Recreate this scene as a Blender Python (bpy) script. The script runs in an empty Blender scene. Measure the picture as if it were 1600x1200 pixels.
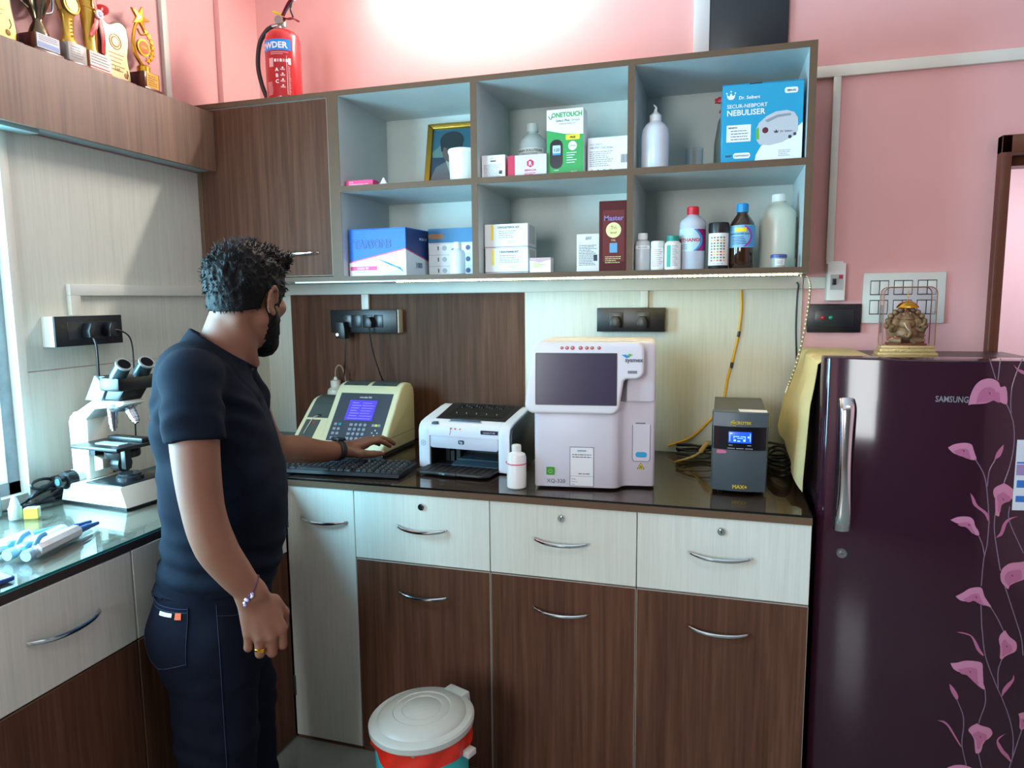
import bpy, bmesh, math, random
import numpy as np
from mathutils import Vector, Matrix
random.seed(7)
PI = math.pi
scene = bpy.context.scene
COL = scene.collection
# ------------------------------------------------------------------ camera, world, lights, exposure
cam_d = bpy.data.cameras.new('camera')
cam_d.sensor_fit = 'HORIZONTAL'; cam_d.sensor_width = 36.0
cam_d.lens = 1093.72 / 1600.0 * 36.0
cam_d.clip_start = 0.02
cam_o = bpy.data.objects.new('camera', cam_d); COL.objects.link(cam_o)
def cam_matrix(loc, pitch, yaw, roll):
    p, y, r = (math.radians(v) for v in (pitch, yaw, roll))
    fwd = Vector((math.sin(y)*math.cos(p), math.cos(y)*math.cos(p), math.sin(p)))
    right = Vector((math.cos(y), -math.sin(y), 0)); up = right.cross(fwd)
    a = math.cos(r)*right + math.sin(r)*up; b = -math.sin(r)*right + math.cos(r)*up
    m = Matrix((a, b, -fwd)).transposed().to_4x4(); m.translation = Vector(loc)
    return m
cam_o.matrix_world = cam_matrix((1.8761, -2.5973, 1.4629), -6.8825, -16.667, -0.5434)
scene.camera = cam_o

world = bpy.data.worlds.new('world'); scene.world = world; world.use_nodes = True
bg = world.node_tree.nodes['Background']
bg.inputs[0].default_value = (0.55, 0.68, 0.80, 1); bg.inputs[1].default_value = 0.2

def area(name, loc, target, sx, sy, power, color, spread=180):
    d = bpy.data.lights.new(name, 'AREA'); d.shape = 'RECTANGLE'; d.size = sx; d.size_y = sy
    d.energy = power; d.color = color; d.spread = math.radians(spread)
    o = bpy.data.objects.new(name, d); COL.objects.link(o); o.location = loc
    o.rotation_euler = (Vector(target) - Vector(loc)).to_track_quat('-Z', 'Y').to_euler()
    return o
# daylight through the window in the left wall (the pane sits just inside the light)
area('window_daylight', (-0.16, -1.74, 1.38), (1.0, -1.40, 1.05), 1.1, 0.92, 165, (0.38, 0.76, 1.0))
# added soft fill behind the camera: one light at the rear wall, one overhead
area('rear_soft_fill', (0.76, -4.40, 1.75), (1.5, 0.0, 1.1), 0.85, 1.3, 62, (0.93, 0.98, 1.0))
area('overhead_fill_rear', (2.6, -2.6, 2.98), (2.6, -2.6, 0.0), 1.2, 0.5, 8, (1.0, 0.97, 0.93))
scene.view_settings.view_transform = 'Standard'
scene.view_settings.look = 'None'
scene.view_settings.gamma = 1.0
scene.view_settings.use_curve_mapping = False
scene.view_settings.exposure = 0.0
scene.cycles.max_bounces = 8
scene.cycles.diffuse_bounces = 4
scene.cycles.glossy_bounces = 4
scene.cycles.transmission_bounces = 6
scene.cycles.transparent_max_bounces = 12
scene.cycles.caustics_reflective = False
scene.cycles.caustics_refractive = False
scene.cycles.sample_clamp_indirect = 6.0

# ------------------------------------------------------------------ materials
def lin(c):
    return tuple(((v/255)/12.92 if v/255 <= 0.04045 else ((v/255+0.055)/1.055)**2.4) for v in c) + (1.0,)
_mats = {}
def new_mat(name):
    m = bpy.data.materials.new(name); m.use_nodes = True
    return m, m.node_tree.nodes, m.node_tree.links, m.node_tree.nodes['Principled BSDF']
def pm(name, rgb, rough=0.5, metal=0.0, coat=0.0, noise=0.0, nscale=20, bump=0.0, bscale=200, emit=0.0, trans=0.0, alpha=1.0, spec=None, sss=0.0):
    """plain procedural material: colour broken by a faint noise, optional bump"""
    if name in _mats: return _mats[name]
    m, N, L, b = new_mat(name)
    c = lin(rgb)
    b.inputs['Base Color'].default_value = c; b.inputs['Roughness'].default_value = rough; b.inputs['Metallic'].default_value = metal
    if coat: b.inputs['Coat Weight'].default_value = coat; b.inputs['Coat Roughness'].default_value = 0.06
    if spec is not None: b.inputs['Specular IOR Level'].default_value = spec
    if trans: b.inputs['Transmission Weight'].default_value = trans
    if alpha < 1: b.inputs['Alpha'].default_value = alpha
    if sss:
        b.inputs['Subsurface Weight'].default_value = sss; b.inputs['Subsurface Radius'].default_value = (0.02, 0.008, 0.004)
        b.inputs['Subsurface Scale'].default_value = 0.3
    if emit:
        b.inputs['Emission Color'].default_value = c; b.inputs['Emission Strength'].default_value = emit
    if noise or bump:
        tc = N.new('ShaderNodeTexCoord')
    if noise:
        n = N.new('ShaderNodeTexNoise'); n.inputs['Scale'].default_value = nscale; n.inputs['Detail'].default_value = 5
        L.new(tc.outputs['Object'], n.inputs['Vector'])
        r = N.new('ShaderNodeMapRange'); r.inputs[1].default_value = 0.25; r.inputs[2].default_value = 0.75
        r.inputs[3].default_value = 1-noise; r.inputs[4].default_value = 1+noise
        L.new(n.outputs['Fac'], r.inputs[0])
        h = N.new('ShaderNodeHueSaturation'); h.inputs['Color'].default_value = c
        L.new(r.outputs[0], h.inputs['Value']); L.new(h.outputs[0], b.inputs['Base Color'])
    if bump:
        n2 = N.new('ShaderNodeTexNoise'); n2.inputs['Scale'].default_value = bscale; n2.inputs['Detail'].default_value = 4
        L.new(tc.outputs['Object'], n2.inputs['Vector'])
        bp = N.new('ShaderNodeBump'); bp.inputs['Strength'].default_value = bump; bp.inputs['Distance'].default_value = 0.003
        L.new(n2.outputs['Fac'], bp.inputs['Height']); L.new(bp.outputs[0], b.inputs['Normal'])
    _mats[name] = m
    return m
def grain_mat(name, cols, sx, sz, fine, rough=0.4, axis='z', coat=0.0, bump=0.02):
    """laminate with a grain that runs along one axis"""
    m, N, L, b = new_mat(name)
    tc = N.new('ShaderNodeTexCoord'); mp = N.new('ShaderNodeMapping')
    g = N.new('ShaderNodeNewGeometry')
    L.new(g.outputs['Position'], mp.inputs['Vector'])
    sc = {'z': (sx, sx, sz), 'x': (sz, sx, sx), 'y': (sx, sz, sx)}[axis]
    mp.inputs['Scale'].default_value = sc
    n = N.new('ShaderNodeTexNoise'); n.inputs['Scale'].default_value = 1.0; n.inputs['Detail'].default_value = 6; n.inputs['Distortion'].default_value = 1.2
    L.new(mp.outputs[0], n.inputs['Vector'])
    mp2 = N.new('ShaderNodeMapping'); L.new(g.outputs['Position'], mp2.inputs['Vector'])
    mp2.inputs['Scale'].default_value = tuple(v*fine for v in sc)
    n2 = N.new('ShaderNodeTexNoise'); n2.inputs['Scale'].default_value = 1.0; n2.inputs['Detail'].default_value = 3
    L.new(mp2.outputs[0], n2.inputs['Vector'])
    mx = N.new('ShaderNodeMix'); mx.data_type = 'FLOAT'; mx.inputs[0].default_value = 0.42
    L.new(n.outputs['Fac'], mx.inputs[2]); L.new(n2.outputs['Fac'], mx.inputs[3])
    cr = N.new('ShaderNodeValToRGB'); e = cr.color_ramp.elements
    e[0].position = 0.33; e[0].color = lin(cols[0]); e[1].position = 0.68; e[1].color = lin(cols[-1])
    if len(cols) > 2:
        k = e.new(0.5); k.color = lin(cols[1])
    L.new(mx.outputs[0], cr.inputs[0]); L.new(cr.outputs[0], b.inputs['Base Color'])
    b.inputs['Roughness'].default_value = rough
    if coat: b.inputs['Coat Weight'].default_value = coat; b.inputs['Coat Roughness'].default_value = 0.04
    bp = N.new('ShaderNodeBump'); bp.inputs['Strength'].default_value = bump; bp.inputs['Distance'].default_value = 0.002
    L.new(n2.outputs['Fac'], bp.inputs['Height']); L.new(bp.outputs[0], b.inputs['Normal'])
    _mats[name] = m
    return m
def glass_mat(name, tint=(0.93, 0.97, 0.96), ior=1.5, rough=0.02):
    """clear sheet: straight-through light plus a Fresnel reflection"""
    m, N, L, b = new_mat(name); N.remove(b); m.use_transparent_shadow = True
    out = N['Material Output']; t = N.new('ShaderNodeBsdfTransparent'); t.inputs[0].default_value = tint + (1,)
    g = N.new('ShaderNodeBsdfGlossy'); g.inputs['Roughness'].default_value = rough
    f = N.new('ShaderNodeFresnel'); ge = N.new('ShaderNodeNewGeometry'); mr = N.new('ShaderNodeMapRange')
    mr.inputs[3].default_value = ior; mr.inputs[4].default_value = 1/ior; L.new(ge.outputs['Backfacing'], mr.inputs[0]); L.new(mr.outputs[0], f.inputs[0])
    x = N.new('ShaderNodeMixShader'); L.new(f.outputs[0], x.inputs[0]); L.new(t.outputs[0], x.inputs[1]); L.new(g.outputs[0], x.inputs[2])
    L.new(x.outputs[0], out.inputs[0]); _mats[name] = m
    return m
WOOD = grain_mat('walnut_laminate', [(72, 48, 37), (88, 59, 45), (104, 72, 56)], 26, 0.9, 5, 0.55)
WOOD.node_tree.nodes['Principled BSDF'].inputs['Specular IOR Level'].default_value = 0.12
WOODX = grain_mat('walnut_laminate_top', [(70, 52, 42), (92, 68, 55), (110, 84, 68)], 26, 0.9, 5, 0.3, axis='x')
WOODY = grain_mat('grey_walnut_laminate_top', [(104, 94, 84), (128, 117, 106), (148, 138, 126)], 20, 0.9, 5, 0.3, axis='y')
VAL = grain_mat('lamplit_walnut_laminate', [(84, 62, 50), (112, 86, 70), (130, 102, 84)], 26, 0.9, 5, 0.5, coat=0.0)  # walnut lightened so the tube lamp's glare is in its colours
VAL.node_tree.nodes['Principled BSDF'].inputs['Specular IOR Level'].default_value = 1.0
LAM = grain_mat('white_woodgrain_laminate', [(203, 207, 197), (211, 215, 205), (218, 221, 211)], 70, 2.2, 4, 0.42)
EDGE = pm('brown_edge_band', (98, 76, 58), 0.5, noise=0.06, nscale=30, spec=0.25)
LTEDGE = pm('pale_edge_band', (176, 166, 156), 0.45)
INNER = pm('pale_grey_laminate', (196, 204, 203), 0.38, noise=0.03, nscale=9)
PINK = pm('pink_wall_paint', (227, 173, 172), 0.6, noise=0.03, nscale=5, bump=0.12, bscale=45)
WHITEP = pm('white_plastic', (228, 230, 226), 0.4)
OFFW = pm('off_white_plastic', (216, 217, 208), 0.42, noise=0.03, nscale=12)
BLACK = pm('black_plastic', (22, 24, 28), 0.35)
BLACKG = pm('black_gloss', (14, 15, 20), 0.12)
DARKG = pm('dark_grey_plastic', (54, 58, 60), 0.45)
CHROME = pm('chrome', (215, 218, 222), 0.14, metal=1.0)
GOLD = pm('gold_metal', (226, 178, 62), 0.25, metal=1.0)
GOLDP = pm('gold_plated_plastic', (220, 180, 80), 0.32, metal=0.7)
CARD = pm('white_card', (226, 226, 226), 0.55)
INK = pm('dark_print', (52, 54, 66), 0.6)
GREYINK = pm('grey_print', (140, 142, 150), 0.6)
GLASS = glass_mat('clear_glass')
TEAL = pm('green_glass_edge', (10, 120, 122), 0.15)
RED = pm('red_paint', (196, 22, 30), 0.25, coat=0.6)
PINKP = pm('magenta_print', (222, 58, 120), 0.5)
BLUEP = pm('blue_print', (20, 112, 200), 0.5)
YEL = pm('yellow_print', (238, 214, 40), 0.5)
LABELW = pm('white_label_paper', (236, 236, 234), 0.6)

# ------------------------------------------------------------------ geometry helpers
class MB:
    """collects shapes into one mesh object; m is the material slot of each shape"""
    def __init__(s): s.bm = bmesh.new()
    def add(s, tmp, m=0, M=None):
        for f in tmp.faces: f.material_index = m
        if M is not None: bmesh.ops.transform(tmp, matrix=M, verts=tmp.verts)
        me = bpy.data.meshes.new('tmp'); tmp.to_mesh(me); tmp.free(); s.bm.from_mesh(me); bpy.data.meshes.remove(me)
        return s
    def box(s, x0, x1, y0, y1, z0, z1, m=0, bev=0.0, seg=2, M=None):
        t = bmesh.new(); bmesh.ops.create_cube(t, size=1.0)
        for v in t.verts:
            v.co = Vector(((x0+x1)/2 + v.co.x*(x1-x0), (y0+y1)/2 + v.co.y*(y1-y0), (z0+z1)/2 + v.co.z*(z1-z0)))
        if bev: bmesh.ops.bevel(t, geom=t.edges[:], offset=bev, segments=seg, profile=0.5, affect='EDGES')
        return s.add(t, m, M)
    def prism(s, pts, plane, a, b, m=0, bev=0.0, seg=2, M=None):
        t = bmesh.new()
        f = {'xz': lambda p, d: (p[0], d, p[1]), 'xy': lambda p, d: (p[0], p[1], d), 'yz': lambda p, d: (d, p[0], p[1])}[plane]
        va = [t.verts.new(f(p, a)) for p in pts]; vb = [t.verts.new(f(p, b)) for p in pts]
        n = len(pts); t.faces.new(va); t.faces.new(vb[::-1])
        for i in range(n): t.faces.new((va[i], vb[i], vb[(i+1) % n], va[(i+1) % n]))
        bmesh.ops.recalc_face_normals(t, faces=t.faces)
        if bev:
            caps = [e for e in t.edges if len(e.link_faces) == 2 and any(len(k.verts) == n for k in e.link_faces)]
            bmesh.ops.bevel(t, geom=caps, offset=bev, segments=seg, profile=0.5, affect='EDGES')
        return s.add(t, m, M)
    def lathe(s, prof, c=(0, 0, 0), seg=32, m=0, sx=1.0, sy=1.0, M=None):
        t = bmesh.new(); rings = []
        for r, z in prof:
            if r < 1e-6: rings.append([t.verts.new((c[0], c[1], c[2]+z))])
            else: rings.append([t.verts.new((c[0]+sx*r*math.cos(2*PI*i/seg), c[1]+sy*r*math.sin(2*PI*i/seg), c[2]+z)) for i in range(seg)])
        for A_, B_ in zip(rings, rings[1:]):
            for i in range(seg):
                j = (i+1) % seg
                if len(A_) == 1 and len(B_) == 1: continue
                if len(A_) == 1: t.faces.new((A_[0], B_[i], B_[j]))
                elif len(B_) == 1: t.faces.new((A_[i], A_[j], B_[0]))
                else: t.faces.new((A_[i], A_[j], B_[j], B_[i]))
        for R_ in (rings[0], rings[-1]):
            if len(R_) > 1: t.faces.new(R_)
        bmesh.ops.recalc_face_normals(t, faces=t.faces)
        return s.add(t, m, M)
    def tube(s, pts, r, seg=8, m=0, sm=0, closed=False, M=None, flat=None):
        pts = [Vector(p) for p in pts]
        if sm: pts = smooth_path(pts, sm)
        n = len(pts); rr = r if callable(r) else (lambda u: r)
        t = bmesh.new(); rings = []; up = None
        for i, p in enumerate(pts):
            d = (pts[min(i+1, n-1)] - pts[max(i-1, 0)]).normalized()
            if up is None: up = d.orthogonal().normalized() if flat is None else Vector(flat)
            up = (up - d*up.dot(d)); up = up.normalized() if up.length > 1e-6 else d.orthogonal().normalized()
            q = d.cross(up); k = rr(i/max(1, n-1)); ka, kb = k if isinstance(k, tuple) else (k, k)
            rings.append([t.verts.new(p + up*math.cos(2*PI*j/seg)*ka + q*math.sin(2*PI*j/seg)*kb) for j in range(seg)])
        for A_, B_ in zip(rings, rings[1:]):
            for j in range(seg): t.faces.new((A_[j], A_[(j+1) % seg], B_[(j+1) % seg], B_[j]))
        t.faces.new(rings[0][::-1]); t.faces.new(rings[-1])
        bmesh.ops.recalc_face_normals(t, faces=t.faces)
        return s.add(t, m, M)
    def cyl(s, p0, p1, r0, r1=None, seg=20, m=0, M=None):
        r1 = r0 if r1 is None else r1
        return s.tube([p0, p1], lambda u: r0+(r1-r0)*u, seg, m, M=M)
    def ball(s, c, r, seg=16, m=0, M=None):
        r = r if isinstance(r, tuple) else (r, r, r)
        t = bmesh.new(); bmesh.ops.create_uvsphere(t, u_segments=seg, v_segments=max(6, seg//2+2), radius=1.0)
        for v in t.verts: v.co = Vector((c[0]+v.co.x*r[0], c[1]+v.co.y*r[1], c[2]+v.co.z*r[2]))
        return s.add(t, m, M)
    def poly(s, pts, m=0, M=None):
        t = bmesh.new(); t.faces.new([t.verts.new(p) for p in pts])
        return s.add(t, m, M)
    def grid(s, fn, nu, nv, m=0, thick=0.0):
        t = bmesh.new(); V = [[t.verts.new(fn(i/nu, j/nv)) for j in range(nv+1)] for i in range(nu+1)]
        for i in range(nu):
            for j in range(nv): t.faces.new((V[i][j], V[i+1][j], V[i+1][j+1], V[i][j+1]))
        bmesh.ops.recalc_face_normals(t, faces=t.faces)
        if thick: bmesh.ops.solidify(t, geom=t.faces[:], thickness=thick)
        return s.add(t, m)
    def text(s, txt, o, size, m=0, x=(1, 0, 0), z=(0, 0, 1), align='LEFT', bold=0.0, depth=0.0003, wrap=None, sx=1.0):
        """lettering whose baseline starts at o, running along x with letters standing along z"""
        me = text_mesh(txt, size, align, bold)
        xv = Vector(x).normalized(); zv = Vector(z).normalized(); nv = xv.cross(zv)
        t = bmesh.new(); t.from_mesh(me)
        for v in t.verts:
            a, b_ = v.co.x*sx, v.co.y
            if wrap: v.co = Vector(wrap(a, b_))
            else: v.co = Vector(o) + xv*a + zv*b_ + nv*depth
        return s.add(t, m)
    def build(s, name, mats, parent=None, loc=None, angle=38, rot=None):
        me = bpy.data.meshes.new(name); s.bm.to_mesh(me); s.bm.free()
        for mt in (mats if isinstance(mats, (list, tuple)) else [mats]): me.materials.append(mt)
        if angle and len(me.polygons):
            me.polygons.foreach_set('use_smooth', [True]*len(me.polygons)); me.set_sharp_from_angle(angle=math.radians(angle))
        o = bpy.data.objects.new(name, me); COL.objects.link(o)
        if parent is not None: o.parent = parent
        if loc is not None: o.location = loc
        if rot is not None: o.rotation_euler = rot
        return o
def smooth_path(P, k):
    P = [Vector(p) for p in P]; out = []
    Q = [P[0]*2-P[1]] + P + [P[-1]*2-P[-2]]
    for i in range(1, len(Q)-2):
        for j in range(k):
            t = j/k; a, b, c, d = Q[i-1], Q[i], Q[i+1], Q[i+2]
            out.append(0.5*((2*b)+(c-a)*t+(2*a-5*b+4*c-d)*t*t+(3*b-a-3*c+d)*t**3))
    out.append(P[-1]); return out
_tc = {}
def text_mesh(txt, size, align='LEFT', bold=0.0):
    key = (txt, size, align, bold)
    if key in _tc: return _tc[key]
    cu = bpy.data.curves.new('lettering', 'FONT'); cu.body = txt; cu.size = size; cu.align_x = align; cu.offset = bold*size
    cu.resolution_u = 2
    ob = bpy.data.objects.new('lettering', cu); COL.objects.link(ob)
    dg = bpy.context.evaluated_depsgraph_get()
    me = bpy.data.meshes.new_from_object(ob.evaluated_get(dg))
    bpy.data.objects.remove(ob); bpy.data.curves.remove(cu)
    _tc[key] = me
    return me
def rrect(x0, x1, z0, z1, r, n=5):
    out = []
    for cx_, cz_, a0 in ((x1-r, z1-r, 0), (x0+r, z1-r, 90), (x0+r, z0+r, 180), (x1-r, z0+r, 270)):
        for i in range(n+1):
            a = math.radians(a0+90*i/n); out.append((cx_+r*math.cos(a), cz_+r*math.sin(a)))
    return out
def tag(o, label, cat, group=None):
    o['label'] = label; o['category'] = cat
    if group: o['group'] = group
    return o
def thing(name, label, cat, loc=(0, 0, 0), rotz=0.0, group=None):
    o = bpy.data.objects.new(name, None); o.empty_display_size = 0.05; COL.objects.link(o)
    o.location = loc; o.rotation_euler = (0, 0, rotz)
    return tag(o, label, cat, group)
def struct(o): o['kind'] = 'structure'; return o
def lines(mb, x0, x1, y, ztop, n, dz, h, m, seed=1, gaps=True):
    """rows of fine print on a front face"""
    rnd = random.Random(seed)
    for i in range(n):
        z = ztop - i*dz; x = x0
        end = x1 - (rnd.random()*0.35*(x1-x0) if gaps else 0)
        while x < end-0.001:
            w = min(rnd.uniform(0.25, 0.9)*h*6, end-x); mb.box(x, x+w, y-0.0003, y+0.0002, z-h, z, m); x += w + h*0.8
# ------------------------------------------------------------------ room shell
ZC = 0.903            # top of both worktops
FLOOR = pm('polished_stone_floor', (128, 134, 126), 0.22, noise=0.18, nscale=7)
struct(MB().box(-0.2, 4.3, -4.6, 1.5, -0.05, 0.0).build('floor', FLOOR))
struct(MB().box(-0.2, 4.3, -4.6, 1.5, 3.1, 3.15).build('ceiling', pm('ceiling_paint', (232, 230, 226), 0.8)))
w = MB()
w.box(-0.2, 2.705, 0.0, 0.12, 0, 3.1); w.box(2.705, 3.55, 0.0, 0.12, 1.93, 3.1); w.box(3.55, 4.3, 0.0, 0.12, 0, 3.1)
struct(w.build('wall_back', PINK))
w = MB()
WY0, WY1, WZ0, WZ1 = -2.40, -1.135, 0.93, 1.89
w.box(-0.12, 0.0, WY1, 0.0, 0, 3.1); w.box(-0.12, 0.0, -4.6, WY0, 0, 3.1)
w.box(-0.12, 0.0, WY0, WY1, 0, WZ0); w.box(-0.12, 0.0, WY0, WY1, WZ1, 3.1)
struct(w.build('wall_left', PINK))
struct(MB().box(4.2, 4.3, -4.6, 1.5, 0, 3.1).build('wall_right', PINK))
w = MB(); w.box(-0.2, 0.1, -4.6, -4.5, 0, 3.1); w.box(1.15, 4.3, -4.6, -4.5, 0, 3.1); w.box(0.1, 1.15, -4.6, -4.5, 0, 1.05); w.box(0.1, 1.15, -4.6, -4.5, 2.45, 3.1)
struct(w.build('wall_front', pm('dim_cream_wall', (104, 96, 90), 0.7)))
struct(MB().box(0.0, 0.022, -0.228, 0.0, 2.178, 3.1).build('trim_1', PINK))
# cladding on the two walls between the worktop and the shelves
struct(MB().box(0.0, 2.138, -0.006, 0.0, 0.90, 1.5329, bev=0.001).build('trim_2', LAM))
struct(MB().box(0.129, 1.153, -0.010, -0.006, 0.90, 1.489).build('trim_3', WOOD))
c = MB(); c.box(0.0, 0.006, WY1+0.022, -0.006, 0.90, 1.271); c.box(0.0, 0.006, WY1+0.022, -0.006, 1.273, 1.936)
struct(c.build('trim_4', LAM))
# window in the left wall
ALU = pm('weathered_aluminium', (150, 160, 166), 0.5, metal=0.3, noise=0.2, nscale=25)
win = MB(); fr = MB()
for (a, b_, c_, d) in ((WY0, WY0+0.04, WZ0, WZ1), (WY1-0.04, WY1, WZ0, WZ1), (WY0, WY1, WZ0, WZ0+0.04), (WY0, WY1, WZ1-0.04, WZ1), (-1.79, -1.75, WZ0, WZ1)):
    fr.box(-0.09, -0.02, a, b_, c_, d, bev=0.003)
wo = struct(fr.build('window_1', ALU))
MB().box(-0.060, -0.056, WY0+0.03, WY1-0.03, WZ0+0.03, WZ1-0.03).build('pane', GLASS, wo)
t5 = MB(); t5.box(0.0, 0.014, WY1-0.004, WY1+0.022, 0.903, 1.936, bev=0.002); t5.box(-0.02, 0.0, WY1-0.004, WY1-0.0002, WZ0, WZ1); t5.box(-0.02, 0.006, WY0, WY1, WZ0-0.03, WZ0+0.003); t5.box(-0.02, 0.006, WY0, WY1, WZ1-0.003, WZ1+0.03)
struct(t5.build('trim_5', OFFW))
# doorway at the right of the back wall, with the corridor behind it
DW = pm('red_brown_door_paint', (92, 46, 26), 0.35, noise=0.08, nscale=8)
d = MB(); d.box(2.688, 2.718, -0.035, 0.13, 0, 1.95, bev=0.003); d.box(2.688, 3.57, -0.035, 0.13, 1.895, 1.95, bev=0.003); d.box(3.525, 3.57, -0.035, 0.13, 0, 1.895, bev=0.003)
d.box(2.718, 3.525, 0.06, 0.13, 1.87, 1.895)
struct(d.build('door_1', DW))
struct(MB().box(2.2, 4.3, 1.15, 1.25, 0, 3.1).build('wall_corridor', pm('corridor_pink_paint', (236, 206, 216), 0.6, noise=0.03, nscale=4)))
area('corridor_fill', (3.15, 0.45, 1.9), (3.15, 1.15, 1.0), 0.8, 0.5, 9, (1.0, 0.93, 0.95))  # added fill that brightens the corridor wall
s = thing('light_switch', 'small white light switch on the corridor wall seen through the doorway', 'switch', (3.262, 1.147, 1.372))
MB().box(-0.026, 0.026, -0.008, 0.002, -0.055, 0.055, bev=0.003).build('plate', WHITEP, s)
MB().box(-0.014, 0.014, -0.013, -0.007, -0.030, 0.030, bev=0.002).build('rocker', OFFW, s)
# tube lamp on the back wall above the frame
tl = thing('tube_light', 'slim lit tube light on the pink wall above the open shelves', 'light', (0.98, -0.004, 2.74))
MB().box(-0.34, 0.34, -0.035, 0.0, -0.018, 0.018, bev=0.003).build('housing', WHITEP, tl)
TUBE = pm('lit_tube', (255, 244, 232), 0.3, emit=285)
MB().cyl((-0.32, -0.052, 0), (0.32, -0.052, 0), 0.016, seg=16).build('tube', TUBE, tl)
# ------------------------------------------------------------------ cable trunking and switch boards
def trunk(label, *boxes):
    b = MB()
    for q in boxes: b.box(*q, bev=0.0015)
    return tag(b.build('cable_trunking', OFFW), label, 'trunking', 'white cable trunking on the walls')
trunk('white cable trunking on the left wall bending down to the black switch board', (0.006, 0.022, -0.965, -0.02, 1.487, 1.521), (0.006, 0.022, -0.965, -0.93, 1.428, 1.487))
trunk('long white cable trunking on the back wall right under the open shelves', (0.0225, 2.136, -0.024, -0.0105, 1.4905, 1.5325))
trunk('short white trunking drop above the black socket board on wood panelling', (0.470, 0.502, -0.026, -0.0105, 1.4285, 1.4900))
trunk('short white trunking drop above the black board behind the white analyzer', (1.593, 1.620, -0.022, -0.0065, 1.4295, 1.4900))
trunk('white trunking stub joining the shelf corner to the circuit breaker box', (2.1385, 2.2075, -0.018, -0.0005, 1.490, 1.528))
trunk('white horizontal trunking high on the pink wall beside the shelves', (2.118, 3.4, -0.018, -0.0005, 2.172, 2.208))
trunk('white vertical trunking on pink wall dropping to the circuit breaker', (2.206, 2.229, -0.020, -0.0005, 1.5795, 2.1715))
trunk('white vertical trunking on the pink left wall above the trophy shelf', (0.0005, 0.016, -0.515, -0.490, 2.145, 2.63))
def sock(mb, x, z, y, M=None):
    for dx, dz in ((0, 0.012), (-0.010, -0.008), (0.010, -0.008)): mb.cyl((x+dx, y-0.0008, z+dz), (x+dx, y+0.001, z+dz), 0.0035, seg=10, m=1)
GREYB = pm('charcoal_switch', (34, 38, 44), 0.3); HOLE = pm('socket_hole', (5, 5, 6), 0.6)
sb = thing('switch_board', 'black switch board with white side box on the left wall above microscope', 'switch board', (0.006, -0.94, 1.383))
MB().box(0.0, 0.045, -0.115, 0.120, -0.044, 0.044, bev=0.002).build('back_box', OFFW, sb)
q = MB(); q.box(0.045, 0.051, -0.115, 0.120, -0.044, 0.044, bev=0.002); q.build('plate', BLACK, sb)
q = MB(); q.box(0.051, 0.053, -0.075, 0.080, -0.026, 0.026, bev=0.001); q.build('socket_panel', GREYB, sb)
sb = thing('socket_board', 'black two-socket board on the dark wood panelling above the cream analyzer', 'socket board', (0.4945, -0.0102, 1.381))
MB().box(-0.151, 0.151, -0.040, 0.0, -0.046, 0.046, bev=0.002).build('back_box', OFFW, sb)
MB().box(-0.151, 0.146, -0.047, -0.040, -0.046, 0.046, bev=0.002).build('plate', BLACK, sb)
for x0 in (-0.10, -0.005):
    q = MB(); q.box(x0, x0+0.045, -0.049, -0.047, -0.024, 0.026, bev=0.001); sock(q, x0+0.022, 0.0, -0.0492); q.build('socket', [GREYB, HOLE], sb)
for x0 in (-0.055, 0.042): MB().box(x0+0.004, x0+0.044, -0.0495, -0.047, -0.024, 0.026, bev=0.002).build('switch', GREYB, sb)
sb = thing('socket_board', 'black socket board half hidden behind the white blood analyzer', 'socket board', (1.560, -0.0065, 1.386))
MB().box(-0.122, 0.122, -0.038, 0.0, -0.043, 0.043, bev=0.002).build('back_box', BLACK, sb)
for x0 in (-0.075, 0.02): MB().box(x0, x0+0.05, -0.040, -0.038, -0.028, 0.028, bev=0.001).build('socket', GREYB, sb)
def plug(label, loc, wall_rot=0.0):
    p = thing('power_plug', label, 'plug', loc, wall_rot); q = MB()
    q.prism([(-0.017, -0.02), (0.017, -0.02), (0.020, 0.0), (0.010, 0.022), (-0.010, 0.022), (-0.020, 0.0)], 'xz', -0.030, 0.0, bev=0.004)
    q.build('plug_body', BLACK, p)
    return p
plug('left of two black plugs in the board behind the white analyzer', (1.510, -0.0470, 1.377)); plug('right of two black plugs in the board behind the white analyzer', (1.605, -0.0470, 1.377))
ad = thing('power_adapter', 'small black adapter with white indicator in the wood panel sockets', 'adapter', (0.407, -0.0607, 1.345))
MB().prism([(-0.021, -0.032), (0.021, -0.032), (0.021, 0.0), (0.016, 0.034), (-0.021, 0.034)], 'xz', -0.034, 0.0, bev=0.003).build('body', BLACK, ad)
q = MB(); q.cyl((-0.012, -0.0345, -0.016), (-0.012, -0.0362, -0.016), 0.006, seg=12); q.build('indicator_lamp', pm('indicator_glow', (225, 240, 245), 0.3, emit=1.5), ad)
q = MB(); q.tube([(0.012, -0.02, -0.030), (0.012, -0.022, -0.07), (0.010, -0.02, -0.12), (-0.004, -0.005, -0.17), (-0.008, 0.0, -0.21), (0.012, 0.005, -0.29)], 0.0028, 8, sm=6); q.build('cord', BLACK, ad)
p = plug('black plug with long cord in the wood panel sockets', (0.527, -0.0612, 1.377))
q = MB(); q.tube([(0.004, -0.02, -0.018), (0.008, -0.022, -0.06), (0.020, -0.018, -0.13), (0.04, -0.012, -0.20), (0.055, 0.005, -0.27), (0.055, 0.01, -0.36)], 0.0032, 8, sm=6); q.build('cord', BLACK, p)
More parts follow.
